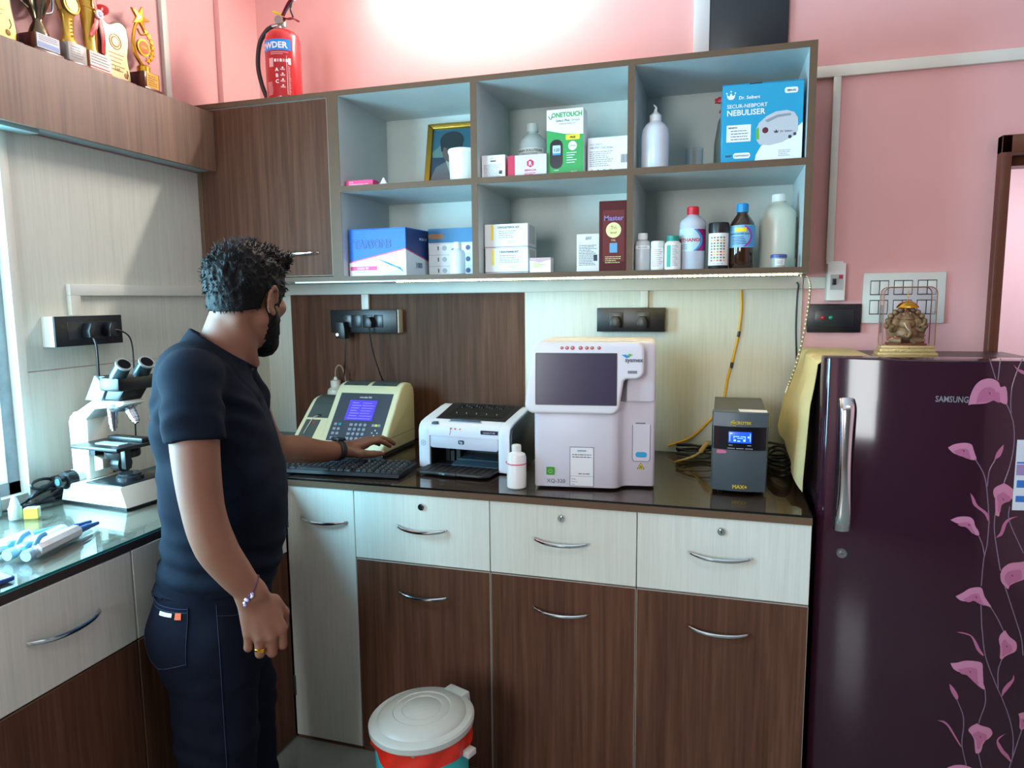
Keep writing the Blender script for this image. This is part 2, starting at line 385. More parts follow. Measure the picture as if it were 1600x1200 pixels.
# plugs on the left wall board
p = plug('large black plug in the left wall switch board', (0.0600, -0.952, 1.383), PI/2)
q = MB(); q.tube([(0, -0.02, -0.018), (0.0, -0.03, -0.05), (-0.002, -0.032, -0.14), (0.004, -0.025, -0.25), (0.01, -0.01, -0.36), (0.02, 0.0, -0.46)], 0.0038, 8, sm=6); q.build('cord', BLACK, p)
p = plug('small black plug at the microscope end of left wall switch board', (0.0600, -0.880, 1.383), PI/2)
q = MB(); q.tube([(0.0, -0.028, 0.0), (0.02, -0.035, -0.006), (0.05, -0.035, -0.03), (0.062, -0.03, -0.09), (0.064, -0.02, -0.22), (0.066, -0.01, -0.40)], 0.0024, 8, sm=6); q.build('cord', BLACK, p)
# boards on the pink wall
sb = thing('switch_board', 'black switch board with red and green lamps on the pink wall', 'switch board', (2.238, -0.0005, 1.390))
MB().box(-0.083, 0.083, -0.020, 0.0, -0.048, 0.048, bev=0.003).build('plate', BLACK, sb)
MB().box(-0.060, 0.060, -0.0225, -0.020, -0.028, 0.028, bev=0.001).build('module_strip', GREYB, sb)
MB().ball((-0.036, -0.0235, 0.002), 0.0075, 12).build('red_lamp', pm('red_lens', (190, 60, 50), 0.2), sb)
MB().ball((-0.010, -0.0235, 0.002), 0.0075, 12).build('green_lamp', pm('green_lens', (50, 150, 110), 0.2), sb)
cb = thing('circuit_breaker', 'white circuit breaker box on the pink wall beside the shelves', 'circuit breaker', (2.236, -0.0005, 1.511))
MB().box(-0.028, 0.028, -0.050, 0.0, -0.062, 0.062, bev=0.003).build('enclosure', WHITEP, cb)
MB().box(-0.030, 0.022, -0.030, 0.0, 0.060, 0.068, bev=0.001).build('mounting_lug', WHITEP, cb)
q = MB(); q.box(-0.018, 0.020, -0.054, -0.050, -0.026, 0.024); q.build('breaker_module', pm('breaker_grey', (176, 178, 176), 0.5), cb)
q = MB(); q.box(-0.013, -0.002, -0.062, -0.054, -0.010, 0.010, bev=0.001); q.build('toggle', BLACK, cb)
q = MB(); q.box(0.006, 0.018, -0.056, -0.0538, 0.010, 0.022, bev=0.001); q.build('test_button', pm('crimson_button', (176, 30, 60), 0.4), cb)
sp = thing('switch_plate', 'large white eight-module switch plate behind the gilded idol', 'switch board', (2.4455, -0.0005, 1.456))
MB().box(-0.122, 0.122, -0.012, 0.0, -0.083, 0.083, bev=0.003).build('plate', pm('pale_switch_plate', (214, 220, 212), 0.4), sp)
for i in range(3):
    for j in range(2):
        q = MB(); x0 = -0.100 + i*0.070; z0 = 0.010 - j*0.064
        q.box(x0, x0+0.055, -0.0130, -0.0118, z0, z0+0.048, m=1)
        for k in range(2): q.box(x0+0.002+k*0.027, x0+0.026+k*0.027, -0.0155, -0.0125, z0+0.003, z0+0.045, bev=0.001)
        q.build('switch_module', [pm('module_white', (222, 226, 220), 0.4), DARKG], sp)
bd = thing('wall_board', 'tall dark board with a white edge strip rising behind the shelves', 'board', (1.93, -0.0005, 2.185))
MB().box(-0.118, 0.132, -0.020, 0.0, 0.0, 0.62, bev=0.002).build('panel', pm('dark_slate_board', (24, 34, 42), 0.35), bd)
MB().box(-0.170, -0.118, -0.024, 0.0, 0.0, 0.62, bev=0.002).build('edge_strip', pm('white_edge_strip', (214, 216, 218), 0.4), bd)
yc = MB(); yc.tube([(1.938, -0.012, 1.488), (1.941, -0.013, 1.42), (1.934, -0.014, 1.34), (1.920, -0.014, 1.26), (1.90, -0.014, 1.17), (1.885, -0.014, 1.08), (1.84, -0.014, 1.02), (1.78, -0.016, 0.96), (1.70, -0.02, 0.925)], 0.0042, 8, m=0, sm=6)
for z, x in ((1.335, 1.933), (1.225, 1.912)): yc.cyl((x, -0.0142, z-0.010), (x+0.003, -0.0142, z+0.010), 0.0052, m=1, seg=10)
tag(yc.build('network_cable', [pm('yellow_cable', (222, 172, 34), 0.45), BLACK]), 'thin yellow cable hanging down the white laminate behind the grey power unit', 'cable')
# ------------------------------------------------------------------ bow handles, cabinets, worktops
def handle(parent, L_=0.164, name='handle', M=None, rise=0.026, loc=(0, 0, 0), rot=None):
    q = MB()
    pts = [(-L_/2, 0.0, 0.004), (-L_/2*0.86, -rise*0.45, 0.002), (-L_/2*0.5, -rise*0.9, -0.002), (0, -rise*1.05, -0.004), (L_/2*0.5, -rise*0.9, -0.003), (L_/2*0.86, -rise*0.45, -0.001), (L_/2, 0.0, 0.0)]
    q.tube(pts, lambda u: (0.0032+0.0022*math.sin(PI*u), 0.0048+0.0022*math.sin(PI*u)), 10, sm=5, M=M)
    return q.build(name, CHROME, parent, loc=loc, rot=rot)
def lock(parent, x, y, z):
    q = MB(); q.cyl((x, y, z), (x, y-0.006, z), 0.0115, 0.010, 20, m=0); q.cyl((x, y-0.006, z), (x, y-0.0085, z), 0.0065, seg=16, m=0)
    q.box(x-0.0012, x+0.0012, y-0.0090, y-0.0084, z-0.004, z+0.004, m=1)
    return q.build('lock', [CHROME, BLACK], parent)
YB = -0.696
def front(parent, name, x0, x1, z0, z1, mat, y=YB, edge=LTEDGE, th=0.018):
    q = MB(); g = 0.0012
    q.box(x0+g, x1-g, y, y+th, z0+g, z1-g, m=1, bev=0.0008, seg=1)
    q.box(x0+0.0028, x1-0.0028, y-0.0006, y+0.002, z0+0.0028, z1-0.0028, m=0)
    return q.build(name, [mat, edge], parent)
def base_unit(label, x0, x1, draw=True, hx=None, white_door=False):
    u = thing('base_cabinet', label, 'cabinet', (x0, 0, 0), 0, 'base cabinets under the back worktop'); w = x1-x0
    q = MB(); q.box(0.001, w-0.001, YB+0.0195, -0.008, 0.012, 0.876); q.box(0.002, w-0.002, YB+0.006, -0.02, 0.0, 0.012)
    q.build('carcass', EDGE, u)
    hx = w/2 if hx is None else hx
    if draw:
        d_ = front(u, 'drawer', 0, w, 0.6575, 0.876, LAM, edge=LAM); handle(d_, loc=(hx, YB-0.0006, 0.771)); lock(d_, hx+0.002, YB-0.0006, 0.840)
        d_ = front(u, 'door', 0, w, 0.014, 0.6555, WOOD); handle(d_, loc=(hx, YB-0.0006, 0.561))
    else:
        d_ = front(u, 'door', 0, w, 0.014, 0.876, LAM, edge=LAM); handle(d_, loc=(hx, YB-0.0006, 0.771))
        for z in (0.19, 0.77):
            MB().box(-0.004, 0.006, YB-0.003, YB+0.016, z-0.035, z+0.035, bev=0.001).build('hinge', DARKG, u)
    return u
base_unit('tall narrow white base cabinet door in the corner beside the man', 0.5372+0.0015, 0.7861, False, 0.676-0.5387)
base_unit('base cabinet behind the pedal bin with white drawer and walnut door', 0.7861, 1.2341, True, 1.0145-0.7861)
base_unit('middle base cabinet below the white analyzer with white drawer and walnut door', 1.2341, 1.6653, True, 1.449-1.2341)
base_unit('end base cabinet next to the fridge with white drawer and walnut door', 1.6653, 2.1146, True, 1.8875-1.6653)
def left_unit(label, y0, y1, hy=None):
    u = thing('base_cabinet', label, 'cabinet', (0.537, 0, 0), 0, 'base cabinets under the left worktop')
    q = MB(); q.box(-0.52, -0.0195, y0+0.001, y1-0.001, 0.002, 0.876); q.build('carcass', EDGE, u)
    R = Matrix.Rotation(PI/2, 4, 'Z')
    def fr(name, z0, z1, mat, edge):
        q = MB(); g = 0.0012
        q.box(-0.018, 0, y0+g, y1-g, z0+g, z1-g, m=1, bev=0.0008, seg=1); q.box(-0.002, 0.0006, y0+0.0028, y1-0.0028, z0+0.0028, z1-0.0028, m=0)
        return q.build(name, [mat, edge], u)
    d_ = fr('drawer', 0.652, 0.876, LAM, LAM)
    if hy is not None: handle(d_, 0.172, loc=(0.0006, hy, 0.772), rot=(0, 0, PI/2))
    fr('door', 0.014, 0.650, WOOD, EDGE)
    return u
left_unit('left base cabinet front with white drawer, bow handle and dark wood below', -1.690, -1.315, -1.500)
left_unit('left base cabinet front without handle between the drawer and the corner', -1.313, -0.700)
left_unit('left base cabinet front at the frame edge below the pipettes', -2.36, -1.692, -2.02)
# worktops: board plus a loose glass sheet
wt = thing('worktop', 'dark glass-topped worktop along the back wall carrying the analyzers', 'worktop', (0, 0, 0))
MB().box(0.5385, 2.112, -0.702, -0.0105, 0.877, 0.8965, bev=0.001).build('board', [WOODX], wt)
q = MB(); q.box(0.5375, 2.1135, -0.7035, -0.702, 0.877, 0.8965); q.build('edge_band', EDGE, wt)
GDARK = glass_mat('tinted_counter_glass', (0.86, 0.86, 0.84), 1.5, 0.015)
q = MB(); q.box(0.5385, 2.113, -0.7035, -0.0125, 0.8970, 0.9028, m=0)
q.bm.faces.ensure_lookup_table()
for f_ in q.bm.faces:
    if abs(f_.normal.z) < 0.5: f_.material_index = 1
q.build('glass_top', [GDARK, pm('dark_glass_edge', (14, 18, 18), 0.1)], wt)
wt = thing('worktop', 'grey glass-topped worktop on the left carrying the microscope and pipettes', 'worktop', (0, 0, 0))
MB().box(0.0075, 0.536, -2.38, -0.0105, 0.877, 0.8965, bev=0.001).build('board', [WOODY], wt)
MB().box(0.536, 0.5375, -2.38, -0.704, 0.877, 0.8965).build('edge_band', pm('dark_edge_band', (48, 40, 38), 0.5), wt)
q = MB(); q.box(0.008, 0.5375, -2.38, -0.0125, 0.8970, 0.9028, m=0)
q.bm.faces.ensure_lookup_table()
for f_ in q.bm.faces:
    if abs(f_.normal.z) < 0.5: f_.material_index = 1
q.build('glass_top', [GLASS, TEAL], wt)
# wall cabinet with open shelves
YU = -0.3806; ZB, ZT = 1.5329, 2.1754
wc = thing('wall_cabinet', 'long brown-edged wall cabinet with a walnut door and six open shelves', 'cabinet', (0, 0, 0))
X0, X1 = 0.0075, 2.1146
q = MB()
def pan(x0, x1, z0, z1):   # panel with brown front lipping
    q.box(x0, x1, YU+0.002, -0.0065, z0, z1, m=0); q.box(x0, x1, YU, YU+0.002, z0, z1, m=1)
pan(X0, X1, ZT-0.0165, ZT); pan(X0, X1, ZB, ZB+0.0165)
pan(X0, X0+0.012, ZB+0.0165, ZT-0.0165)
pan(2.0947, X1, ZB+0.0165, ZT-0.0165)
for a, b_ in ((0.577, 0.5982), (1.0799, 1.1010), (1.5868, 1.6066)): pan(a, b_, ZB+0.0165, ZT-0.0165)
q.build('carcass', [INNER, EDGE], wc)
q = MB(); q.box(X0, X1+0.0004, YU, -0.0065, ZT, ZT+0.0008); q.box(X1, X1+0.0008, YU, -0.0065, ZB, ZT); q.build('outer_facing', EDGE, wc)
MB().box(0.578, X1-0.01, -0.0064, -0.0060-0.0001+0.004, ZB+0.001, ZT-0.001).build('back_panel', INNER, wc) if False else None
q = MB(); q.box(0.598, 2.0947, -0.0105, -0.0066, ZB+0.0165, ZT-0.0165); q.build('back_panel', pm('pale_green_back_panel', (204, 212, 204), 0.45, noise=0.05, nscale=6), wc)
for a, b_ in ((0.5982, 1.0799), (1.1010, 1.5868), (1.6066, 2.0947)):
    q = MB(); q.box(a, b_, YU+0.002, -0.0107, 1.838, 1.858, m=0); q.box(a, b_, YU, YU+0.002, 1.838, 1.858, m=1); q.build('shelf', [INNER, EDGE], wc)
d_ = front(wc, 'door', 0.0200, 0.5575, 1.5515, 2.1565, WOOD, y=YU+0.001, th=0.018)
q = MB(); q.box(0.557, 0.577, YU, YU+0.02, ZB+0.0165, ZT-0.0165); q.build('door_frame_stile', EDGE, wc)
handle(d_, 0.167, loc=(0.4205, YU+0.0004, 1.634), rise=0.022)
# LED strip under the front edge, its loose tail hanging down at the right
LED = pm('led_glow', (255, 232, 138), 0.4, emit=60.0); CLEAR = pm('clear_silicone', (206, 208, 190), 0.3)
ls = thing('led_strip', 'thin lit LED strip under the shelf front with a tail hanging at the right', 'light strip', (0, 0, 0))
q = MB(); q.box(0.40, 2.098, -0.3795, -0.3670, 1.5278, 1.5328, m=0); q.build('strip', [CLEAR], ls)
q = MB()
for i in range(86):
    x = 0.800+i*0.0150
    if x < 2.09 and not (0.0 < (i % 28) < 1.0): q.box(x, x+0.0105, -0.3802, -0.3715, 1.5262, 1.5300)
q.build('diode_row', LED, ls)
tail = [(2.094, -0.373, 1.5255), (2.114, -0.36, 1.519), (2.125, -0.34, 1.49), (2.125, -0.30, 1.42), (2.117, -0.28, 1.34), (2.104, -0.26, 1.26), (2.084, -0.25, 1.19), (2.076, -0.25, 1.165)]
q = MB(); q.tube(tail, (0.0065, 0.003), 8, m=0, sm=6)
for i, p_ in enumerate(smooth_path(tail, 6)):
    if i > 4: q.ball((p_.x-0.001, p_.y-0.005, p_.z), 0.0028, 8, m=1)
q.build('tail', [pm('led_tail_silicone', (128, 124, 100), 0.4), pm('led_chip', (246, 244, 214), 0.4)], ls)
q = MB(); q.tube([(2.116, -0.03, 1.512), (2.122, -0.032, 1.50), (2.120, -0.028, 1.47), (2.120, -0.022, 1.36), (2.128, -0.018, 1.22)], 0.003, 8, sm=5)
tag(q.build('hanging_wire', BLACK), 'thin black wire dropping down the wall from the shelf corner', 'wire')
# trophy shelf on the left wall
sh = thing('wall_shelf', 'boxed wood shelf on the left wall carrying the row of trophies', 'shelf', (0, 0, 0))
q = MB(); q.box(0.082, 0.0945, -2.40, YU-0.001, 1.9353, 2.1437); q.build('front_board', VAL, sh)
q = MB(); q.box(0.0005, 0.082, -2.40, -0.0105, 2.130, 2.1437, m=1) if False else q.box(0.0005, 0.082, -2.40, YU-0.001, 2.130, 2.1437); q.build('top_board', WOODY, sh)
q = MB(); q.box(0.0065, 0.082, -2.40, YU-0.001, 1.940, 1.952); q.build('underside', pm('bluish_underside', (150, 168, 172), 0.4), sh)
q = MB(); q.box(0.012, 0.070, -1.30, -1.06, 1.926, 1.940, bev=0.003); q.build('lamp_cover', pm('teal_lamp_cover', (150, 178, 176), 0.3), sh)
# ------------------------------------------------------------------ goods on the shelves
S1, S2 = 1.8582, 1.5496      # upper and lower shelf tops
def carton(name, label, cat, x, y, z, w, d, h, mats, rotz=0.0, group=None, bev=0.0012, paint=None, loc_base=True):
    """printed carton standing at x,y (front left corner), front face towards -y"""
    q = MB(); q.box(0, w, 0, d, 0, h, m=0, bev=bev, seg=1)
    if paint: paint(q)
    o = q.build(name, mats, loc=(x, y, z), rot=(0, 0, rotz), angle=25)
    return tag(o, label, cat, group)
FT = -0.0004
def pat(q, pts, m): q.prism(pts, 'xz', -0.0005, 0.0005, m)
# upper left cell
def p(q):
    q.text('GLASS', (0.012, FT, 0.013), 0.006, 1); lines(q, 0.012, 0.09, FT, 0.009, 2, 0.0035, 0.0016, 1)
carton('carton', 'flat magenta carton on the upper shelf next to the walnut door', 'box', 0.604, -0.352, S1, 0.104, 0.045, 0.022, [PINKP, CARD], paint=p, rotz=0.02)
q = MB(); q.grid(lambda u, v: (0.022*math.cos(2*PI*u)*(1-v*0.8)*(1+0.3*math.sin(9*u)), 0.016*math.sin(2*PI*u)*(1-v*0.8)*(1+0.3*math.cos(13*u)), 0.024*v*(1+0.25*math.sin(7*u+v))), 18, 6)
tag(q.build('tissue', CARD, loc=(0.735, -0.33, S1), angle=20), 'crumpled white tissue on the upper shelf beside the magenta carton', 'tissue')
# framed portrait leaning on the partition
fp = thing('picture_frame', 'gilt-framed portrait of a dark-haired person in a grey suit on the upper shelf', 'picture', (0.792, -0.105, S1+0.001)); fp.rotation_euler = (math.radians(-14), 0, math.radians(2))
W_, H_ = 0.235, 0.272
q = MB(); prof = 0.022
for a in (((0, 0), (W_, 0), (W_-prof, prof), (prof, prof)), ((W_, 0), (W_, H_), (W_-prof, H_-prof), (W_-prof, prof)), ((W_, H_), (0, H_), (prof, H_-prof), (W_-prof, H_-prof)), ((0, H_), (0, 0), (prof, prof), (prof, H_-prof))):
    q.prism(a, 'xz', -0.012, 0.006, bev=0.004)
q.build('gilt_frame', pm('gilt_moulding', (178, 138, 52), 0.35, metal=0.8, bump=0.4, bscale=160), fp)
q = MB(); q.box(prof-0.002, W_-prof+0.002, -0.001, 0.004, prof-0.002, H_-prof+0.002, m=0)
cx = 0.098
def el(cx_, cz_, rx, rz, m, dy, n=28): q.prism([(cx_+rx*math.cos(2*PI*i/n), cz_+rz*math.sin(2*PI*i/n)) for i in range(n)], 'xz', -0.0012-dy, 0.0, m)
pat2 = lambda pts, m, dy: q.prism(pts, 'xz', -0.0012-dy, 0.0, m)
pat2([(0.021, 0.16), (0.05, 0.185), (0.08, 0.18), (0.07, 0.14), (0.03, 0.13)], 4, 0.0001)
pat2([(0.021, 0.14), (0.09, 0.14), (0.09, 0.07), (0.021, 0.06)], 5, 0.0002)
pat2([(0.021, 0.02), (0.021, 0.055), (0.040, 0.102), (0.075, 0.120), (0.130, 0.120), (0.17, 0.10), (0.20, 0.05), (0.20, 0.02)], 1, 0.0004)
pat2([(0.078, 0.126), (0.122, 0.126), (0.110, 0.06), (0.098, 0.075)], 3, 0.0006)
el(cx+0.003, 0.168, 0.039, 0.050, 2, 0.0007); el(cx, 0.206, 0.047, 0.034, 6, 0.0009)
pat2([(0.052, 0.203), (0.058, 0.163), (0.065, 0.163), (0.068, 0.203)], 6, 0.0009); pat2([(0.144, 0.203), (0.138, 0.163), (0.132, 0.163), (0.128, 0.203)], 6, 0.0009)
el(0.084, 0.171, 0.005, 0.0025, 6, 0.0011); el(0.114, 0.171, 0.005, 0.0025, 6, 0.0011); el(0.099, 0.143, 0.009, 0.0022, 7, 0.0011); pat2([(0.096, 0.169), (0.103, 0.169), (0.105, 0.155), (0.094, 0.155)], 7, 0.0010)
q.build('portrait_photo', [pm('photo_teal', (44, 96, 118), 0.3), pm('photo_grey_suit', (128, 116, 122), 0.4), pm('photo_skin', (126, 88, 80), 0.4), pm('photo_shirt', (196, 190, 170), 0.4), pm('photo_cloud', (110, 138, 132), 0.4), pm('photo_navy', (34, 44, 78), 0.4), pm('photo_hair', (26, 26, 34), 0.4), pm('photo_lip', (112, 66, 62), 0.4)], fp)
q = MB(); q.box(prof-0.003, W_-prof+0.003, -0.0042, -0.0034, prof-0.003, H_-prof+0.003); q.build('front_glass', GLASS, fp)
cp = thing('container', 'plain white lidded tub in front of the portrait on the upper shelf', 'container', (1.022, -0.300, S1))
q = MB(); q.lathe([(0, 0), (0.042, 0), (0.044, 0.004), (0.047, 0.096), (0, 0.096)]); q.build('body', pm('white_tub', (232, 232, 224), 0.4), cp)
q = MB(); q.lathe([(0, 0.095), (0.050, 0.095), (0.0505, 0.104), (0.048, 0.108), (0.03, 0.112), (0, 0.113)]); q.build('lid', pm('white_tub_lid', (238, 238, 232), 0.4), cp)
# lower left cell
BL1 = pm('carton_blue', (8, 96, 186), 0.5, noise=0.05, nscale=30); PALE = pm('carton_pale_blue', (200, 220, 236), 0.45); NAVY = pm('carton_navy', (30, 52, 110), 0.45)
tb = thing('carton', 'large blue and white pipette tip carton on the lower shelf', 'box', (0.6035, -0.345, S2), math.radians(-3.5))
q = MB(); w, d, h = 0.226, 0.178, 0.163
q.box(0, w, 0, d, 0, h-0.002, m=0, bev=0.001, seg=1)
pat(q, [(0.0004, 0.0), (w-0.0004, 0.0), (w-0.0004, 0.090), (0.0004, 0.048)], 1)
q.prism([(0.0004, 0.046), (w-0.0004, 0.089), (w-0.0004, 0.093), (0.0004, 0.050)], 'xz', -0.0008, 0.0004, 2)
q.prism([(0.004, 0.020), (0.112, 0.020), (0.112, 0.034), (0.004, 0.034)], 'xz', -0.0009, 0.0004, 2)
q.prism([(0.12, 0.0), (w-0.001, 0.0), (w-0.001, 0.03)], 'xz', -0.0007, 0.0004, 3)
q.text('MICRO TIP', (0.032, -0.0009, 0.0235), 0.0095, 4, bold=0.015); q.text('UNIVERSAL PIPETTE TIPS', (0.02, -0.0006, 0.0125), 0.006, 5)
q.text('TARSONS', (0.020, -0.0006, 0.098), 0.0375, 6, bold=0.07, sx=0.9); q.text('TARSONS', (0.0210, -0.0012, 0.0985), 0.0375, 0, bold=0.005, sx=0.9)
for k in range(4): q.tube([(0.118+k*0.012, -0.001, 0.058-k*0.004), (0.165+k*0.012, -0.001, 0.037-k*0.004), (0.205+k*0.003, -0.001, 0.026-k*0.004)], lambda u: 0.0008+0.0010*u, 6, 5)
# right side print
q.prism([(0.0005, 0.0), (d-0.0005, 0.0), (d-0.0005, 0.055), (0.0005, 0.090)], 'yz', w-0.0004, w+0.0006, 1); q.prism([(0.0005, 0.088), (d-0.0005, 0.052), (d-0.0005, 0.056), (0.0005, 0.092)], 'yz', w-0.0004, w+0.0009, 2)
q.prism([(0.0005, 0.093), (d-0.0005, 0.057), (d-0.0005, h-0.003), (0.0005, h-0.003)], 'yz', w-0.0004, w+0.0005, 6)
q.text('1000', (w+0.0008, 0.068, 0.028), 0.026, 6, x=(0, 1, 0), bold=0.03); q.text('MICRO TIP', (w+0.0008, 0.10, 0.126), 0.012, 4, x=(0, 1, 0), bold=0.02)
q.build('carton_body', [BL1, CARD, PINKP, PALE, CARD, pm('carton_print_blue', (70, 140, 205), 0.5), NAVY], tb)
q = MB(); q.prism([(0, 0), (0.095, 0), (0.108, -0.006), (0.122, 0.0), (w, 0), (w, d), (0, d)], 'xy', h-0.002, h+0.0005); q.build('carton_flap', BL1, tb)
tr = carton('carton', 'blue-topped carton printed with three rows of racks behind the small white bottle', 'box', 0.852, -0.215, S2, 0.218, 0.18, 0.168, [CARD, pm('carton_teal_blue', (10, 104, 150), 0.45), INK, pm('grey_line', (170, 172, 176), 0.5), pm('rack_violet', (70, 70, 120), 0.5), pm('brown_patch', (150, 106, 70), 0.5)],
  paint=lambda q: [q.box(0.0003, 0.2177, -0.0006, 0.002, 0.118, 0.1675, 1), q.box(0.001, 0.217, 0.001, 0.179, 0.1675, 0.169, 1), q.prism(rrect(0.0, 0.060, 0.132, 0.150, 0.009), 'xz', -0.0010, 0, 5)] + [q.box(0.0003, 0.2177, -0.0006, 0.001, 0.04*k+0.034, 0.04*k+0.0355, 3) for k in range(3)] + [q.box(0.036, 0.040, -0.0008, 0.001, 0.04*k+0.012, 0.04*k+0.026, 2) for k in range(3)] + [q.prism([(0.085, 0.04*k+0.012), (0.105, 0.04*k+0.012), (0.108, 0.04*k+0.024)], 'xz', -0.0008, 0, 2) for k in range(3)] + [q.prism([(xx+0.009*math.cos(2*PI*i/14), 0.04*k+0.019+0.009*math.sin(2*PI*i/14)) for i in range(14)], 'xz', -0.0008, 0, mm) for k in range(3) for xx, mm in ((0.062, 3), (0.152, 4), (0.186, 4))])
def bottle(name, label, x, y, z, prof, mats, cap, group=None, cat='bottle', seg=32, extra=None, bodyname='body'):
    t = thing(name, label, cat, (x, y, z), 0, group)
    q = MB(); q.lathe(prof, seg=seg); q.build(bodyname, mats[0], t)
    if cap:
        q = MB(); q.lathe(cap, seg=seg)
        zs = [c_[1] for c_ in cap]; r_ = max(c_[0] for c_ in cap)
        for i in range(24):
            a = 2*PI*i/24; q.box(r_*0.985, r_*1.02, -0.0008, 0.0008, min(zs)+0.002, max(zs)-0.003, M=Matrix.Rotation(a, 4, 'Z'))
        q.build('cap', mats[1], t)
    if extra: extra(t)
    return t
def wrap_label(t, r, z0, z1, a0, a1, mats, paint=None, name='label'):
    """paper label curved round a bottle; a is measured from the front (-y) in degrees"""
    q = MB(); r = r+0.0004
    q.grid(lambda u, v: (r*math.sin(math.radians(a0+(a1-a0)*u)), -r*math.cos(math.radians(a0+(a1-a0)*u)), z0+(z1-z0)*v), 28, 2)
    if paint: paint(q, lambda off: (lambda a, b_: (math.sin(a/r)*(r+0.0004+off), -math.cos(a/r)*(r+0.0004+off), b_)))
    return q.build(name, mats, t)
def cpatch(q, wf, pts, m, n=10):
    """patch of a label given in (arc, height) coordinates"""
    (a0, b0), (a1, b1), (a2, b2), (a3, b3) = pts
    q.grid(lambda u, v: wf((a0*(1-u)+a1*u)*(1-v)+(a3*(1-u)+a2*u)*v, (b0*(1-u)+b1*u)*(1-v)+(b3*(1-u)+b2*u)*v), n, 4, m)
def ctext(q, wf, txt, a, b_, size, m, bold=0.0, align='CENTER'):
    q.text(txt, (0, 0, 0), size, m, align=align, bold=bold, wrap=lambda x_, y_: wf(a+x_, b_+y_))
MILKY = pm('milky_plastic', (216, 224, 226), 0.35, sss=0.0)
bottle('bottle', 'small white dropper bottle in front of the blue-topped rack carton', 1.011, -0.338, S2, [(0, 0), (0.024, 0), (0.0265, 0.003), (0.0265, 0.070), (0.022, 0.080), (0.013, 0.085), (0.013, 0.088), (0, 0.088)], [pm('bluish_white_plastic', (206, 222, 230), 0.4), WHITEP], [(0, 0.087), (0.014, 0.087), (0.012, 0.108), (0, 0.109)])
# upper middle cell
def p(q):
    q.text('LOT', (0.03, FT, 0.062), 0.006, 1); q.box(0.031, 0.05, FT, 0, 0.054, 0.058, 1); lines(q, 0.008, 0.075, FT, 0.045, 9, 0.0045, 0.0016, 2, 3); q.box(0.060, 0.071, FT, 0, 0.014, 0.025, 1)
carton('carton', 'small square white reagent carton beside the red-edged one on the upper shelf', 'box', 1.104, -0.345, S1, 0.082, 0.07, 0.075, [CARD, INK, GREYINK], paint=p)
def p(q):
    q.box(0.0003, 0.024, -0.0006, 0.002, 0.0003, 0.0675, 1); q.box(-0.0005, 0.001, 0.001, 0.069, 0.0003, 0.0675, 1)
    q.prism([(0.076+0.013*math.cos(PI/6+PI/3*i), 0.040+0.013*math.sin(PI/6+PI/3*i)) for i in range(6)], 'xz', -0.0008, 0, 1); q.text('R', (0.076, -0.0010, 0.0335), 0.018, 0, align='CENTER', bold=0.03)
    q.text('RENCOA', (0.076, -0.0008, 0.016), 0.0095, 1, align='CENTER', bold=0.02); lines(q, 0.056, 0.098, FT, 0.011, 2, 0.004, 0.0018, 1, 4)
carton('carton', 'silvery carton with crimson edge and hexagon emblem on the upper shelf', 'box', 1.196, -0.350, S1, 0.130, 0.07, 0.068, [pm('silver_card', (206, 206, 222), 0.3), pm('crimson_print', (196, 28, 70), 0.45)], paint=p)
def ex(t):
    def p(q, W):
        wf = W(0.0003); ctext(q, wf, 'WASH SOLUTION', 0, 0.103, 0.0115, 1, 0.02)
        for k in range(2): cpatch(q, wf, [(-0.03, 0.097-k*0.004), (0.03, 0.097-k*0.004), (0.03, 0.099-k*0.004), (-0.03, 0.099-k*0.004)], 2)
        q.tube([wf(0.024*math.cos(a), 0.078+0.014*math.sin(a)) for a in [2*PI*i/24 for i in range(25)]], 0.0006, 5, 1)
    wrap_label(t, 0.0505, 0.03, 0.116, -62, 62, [pm('cream_label', (222, 224, 212), 0.55), INK, GREYINK], p)
bottle('bottle', 'milky round reagent bottle with white label behind the low cartons', 1.235, -0.180, S1, [(0, 0), (0.048, 0), (0.0505, 0.004), (0.0505, 0.125), (0.046, 0.145), (0.030, 0.163), (0.018, 0.170), (0.017, 0.176), (0, 0.176)], [pm('milky_grey_plastic', (190, 198, 192), 0.35), pm('pale_cap', (204, 208, 202), 0.4)], [(0, 0.176), (0.0195, 0.176), (0.0195, 0.200), (0.017, 0.204), (0, 0.204)], extra=ex)
GRN = pm('carton_green', (30, 150, 74), 0.42)
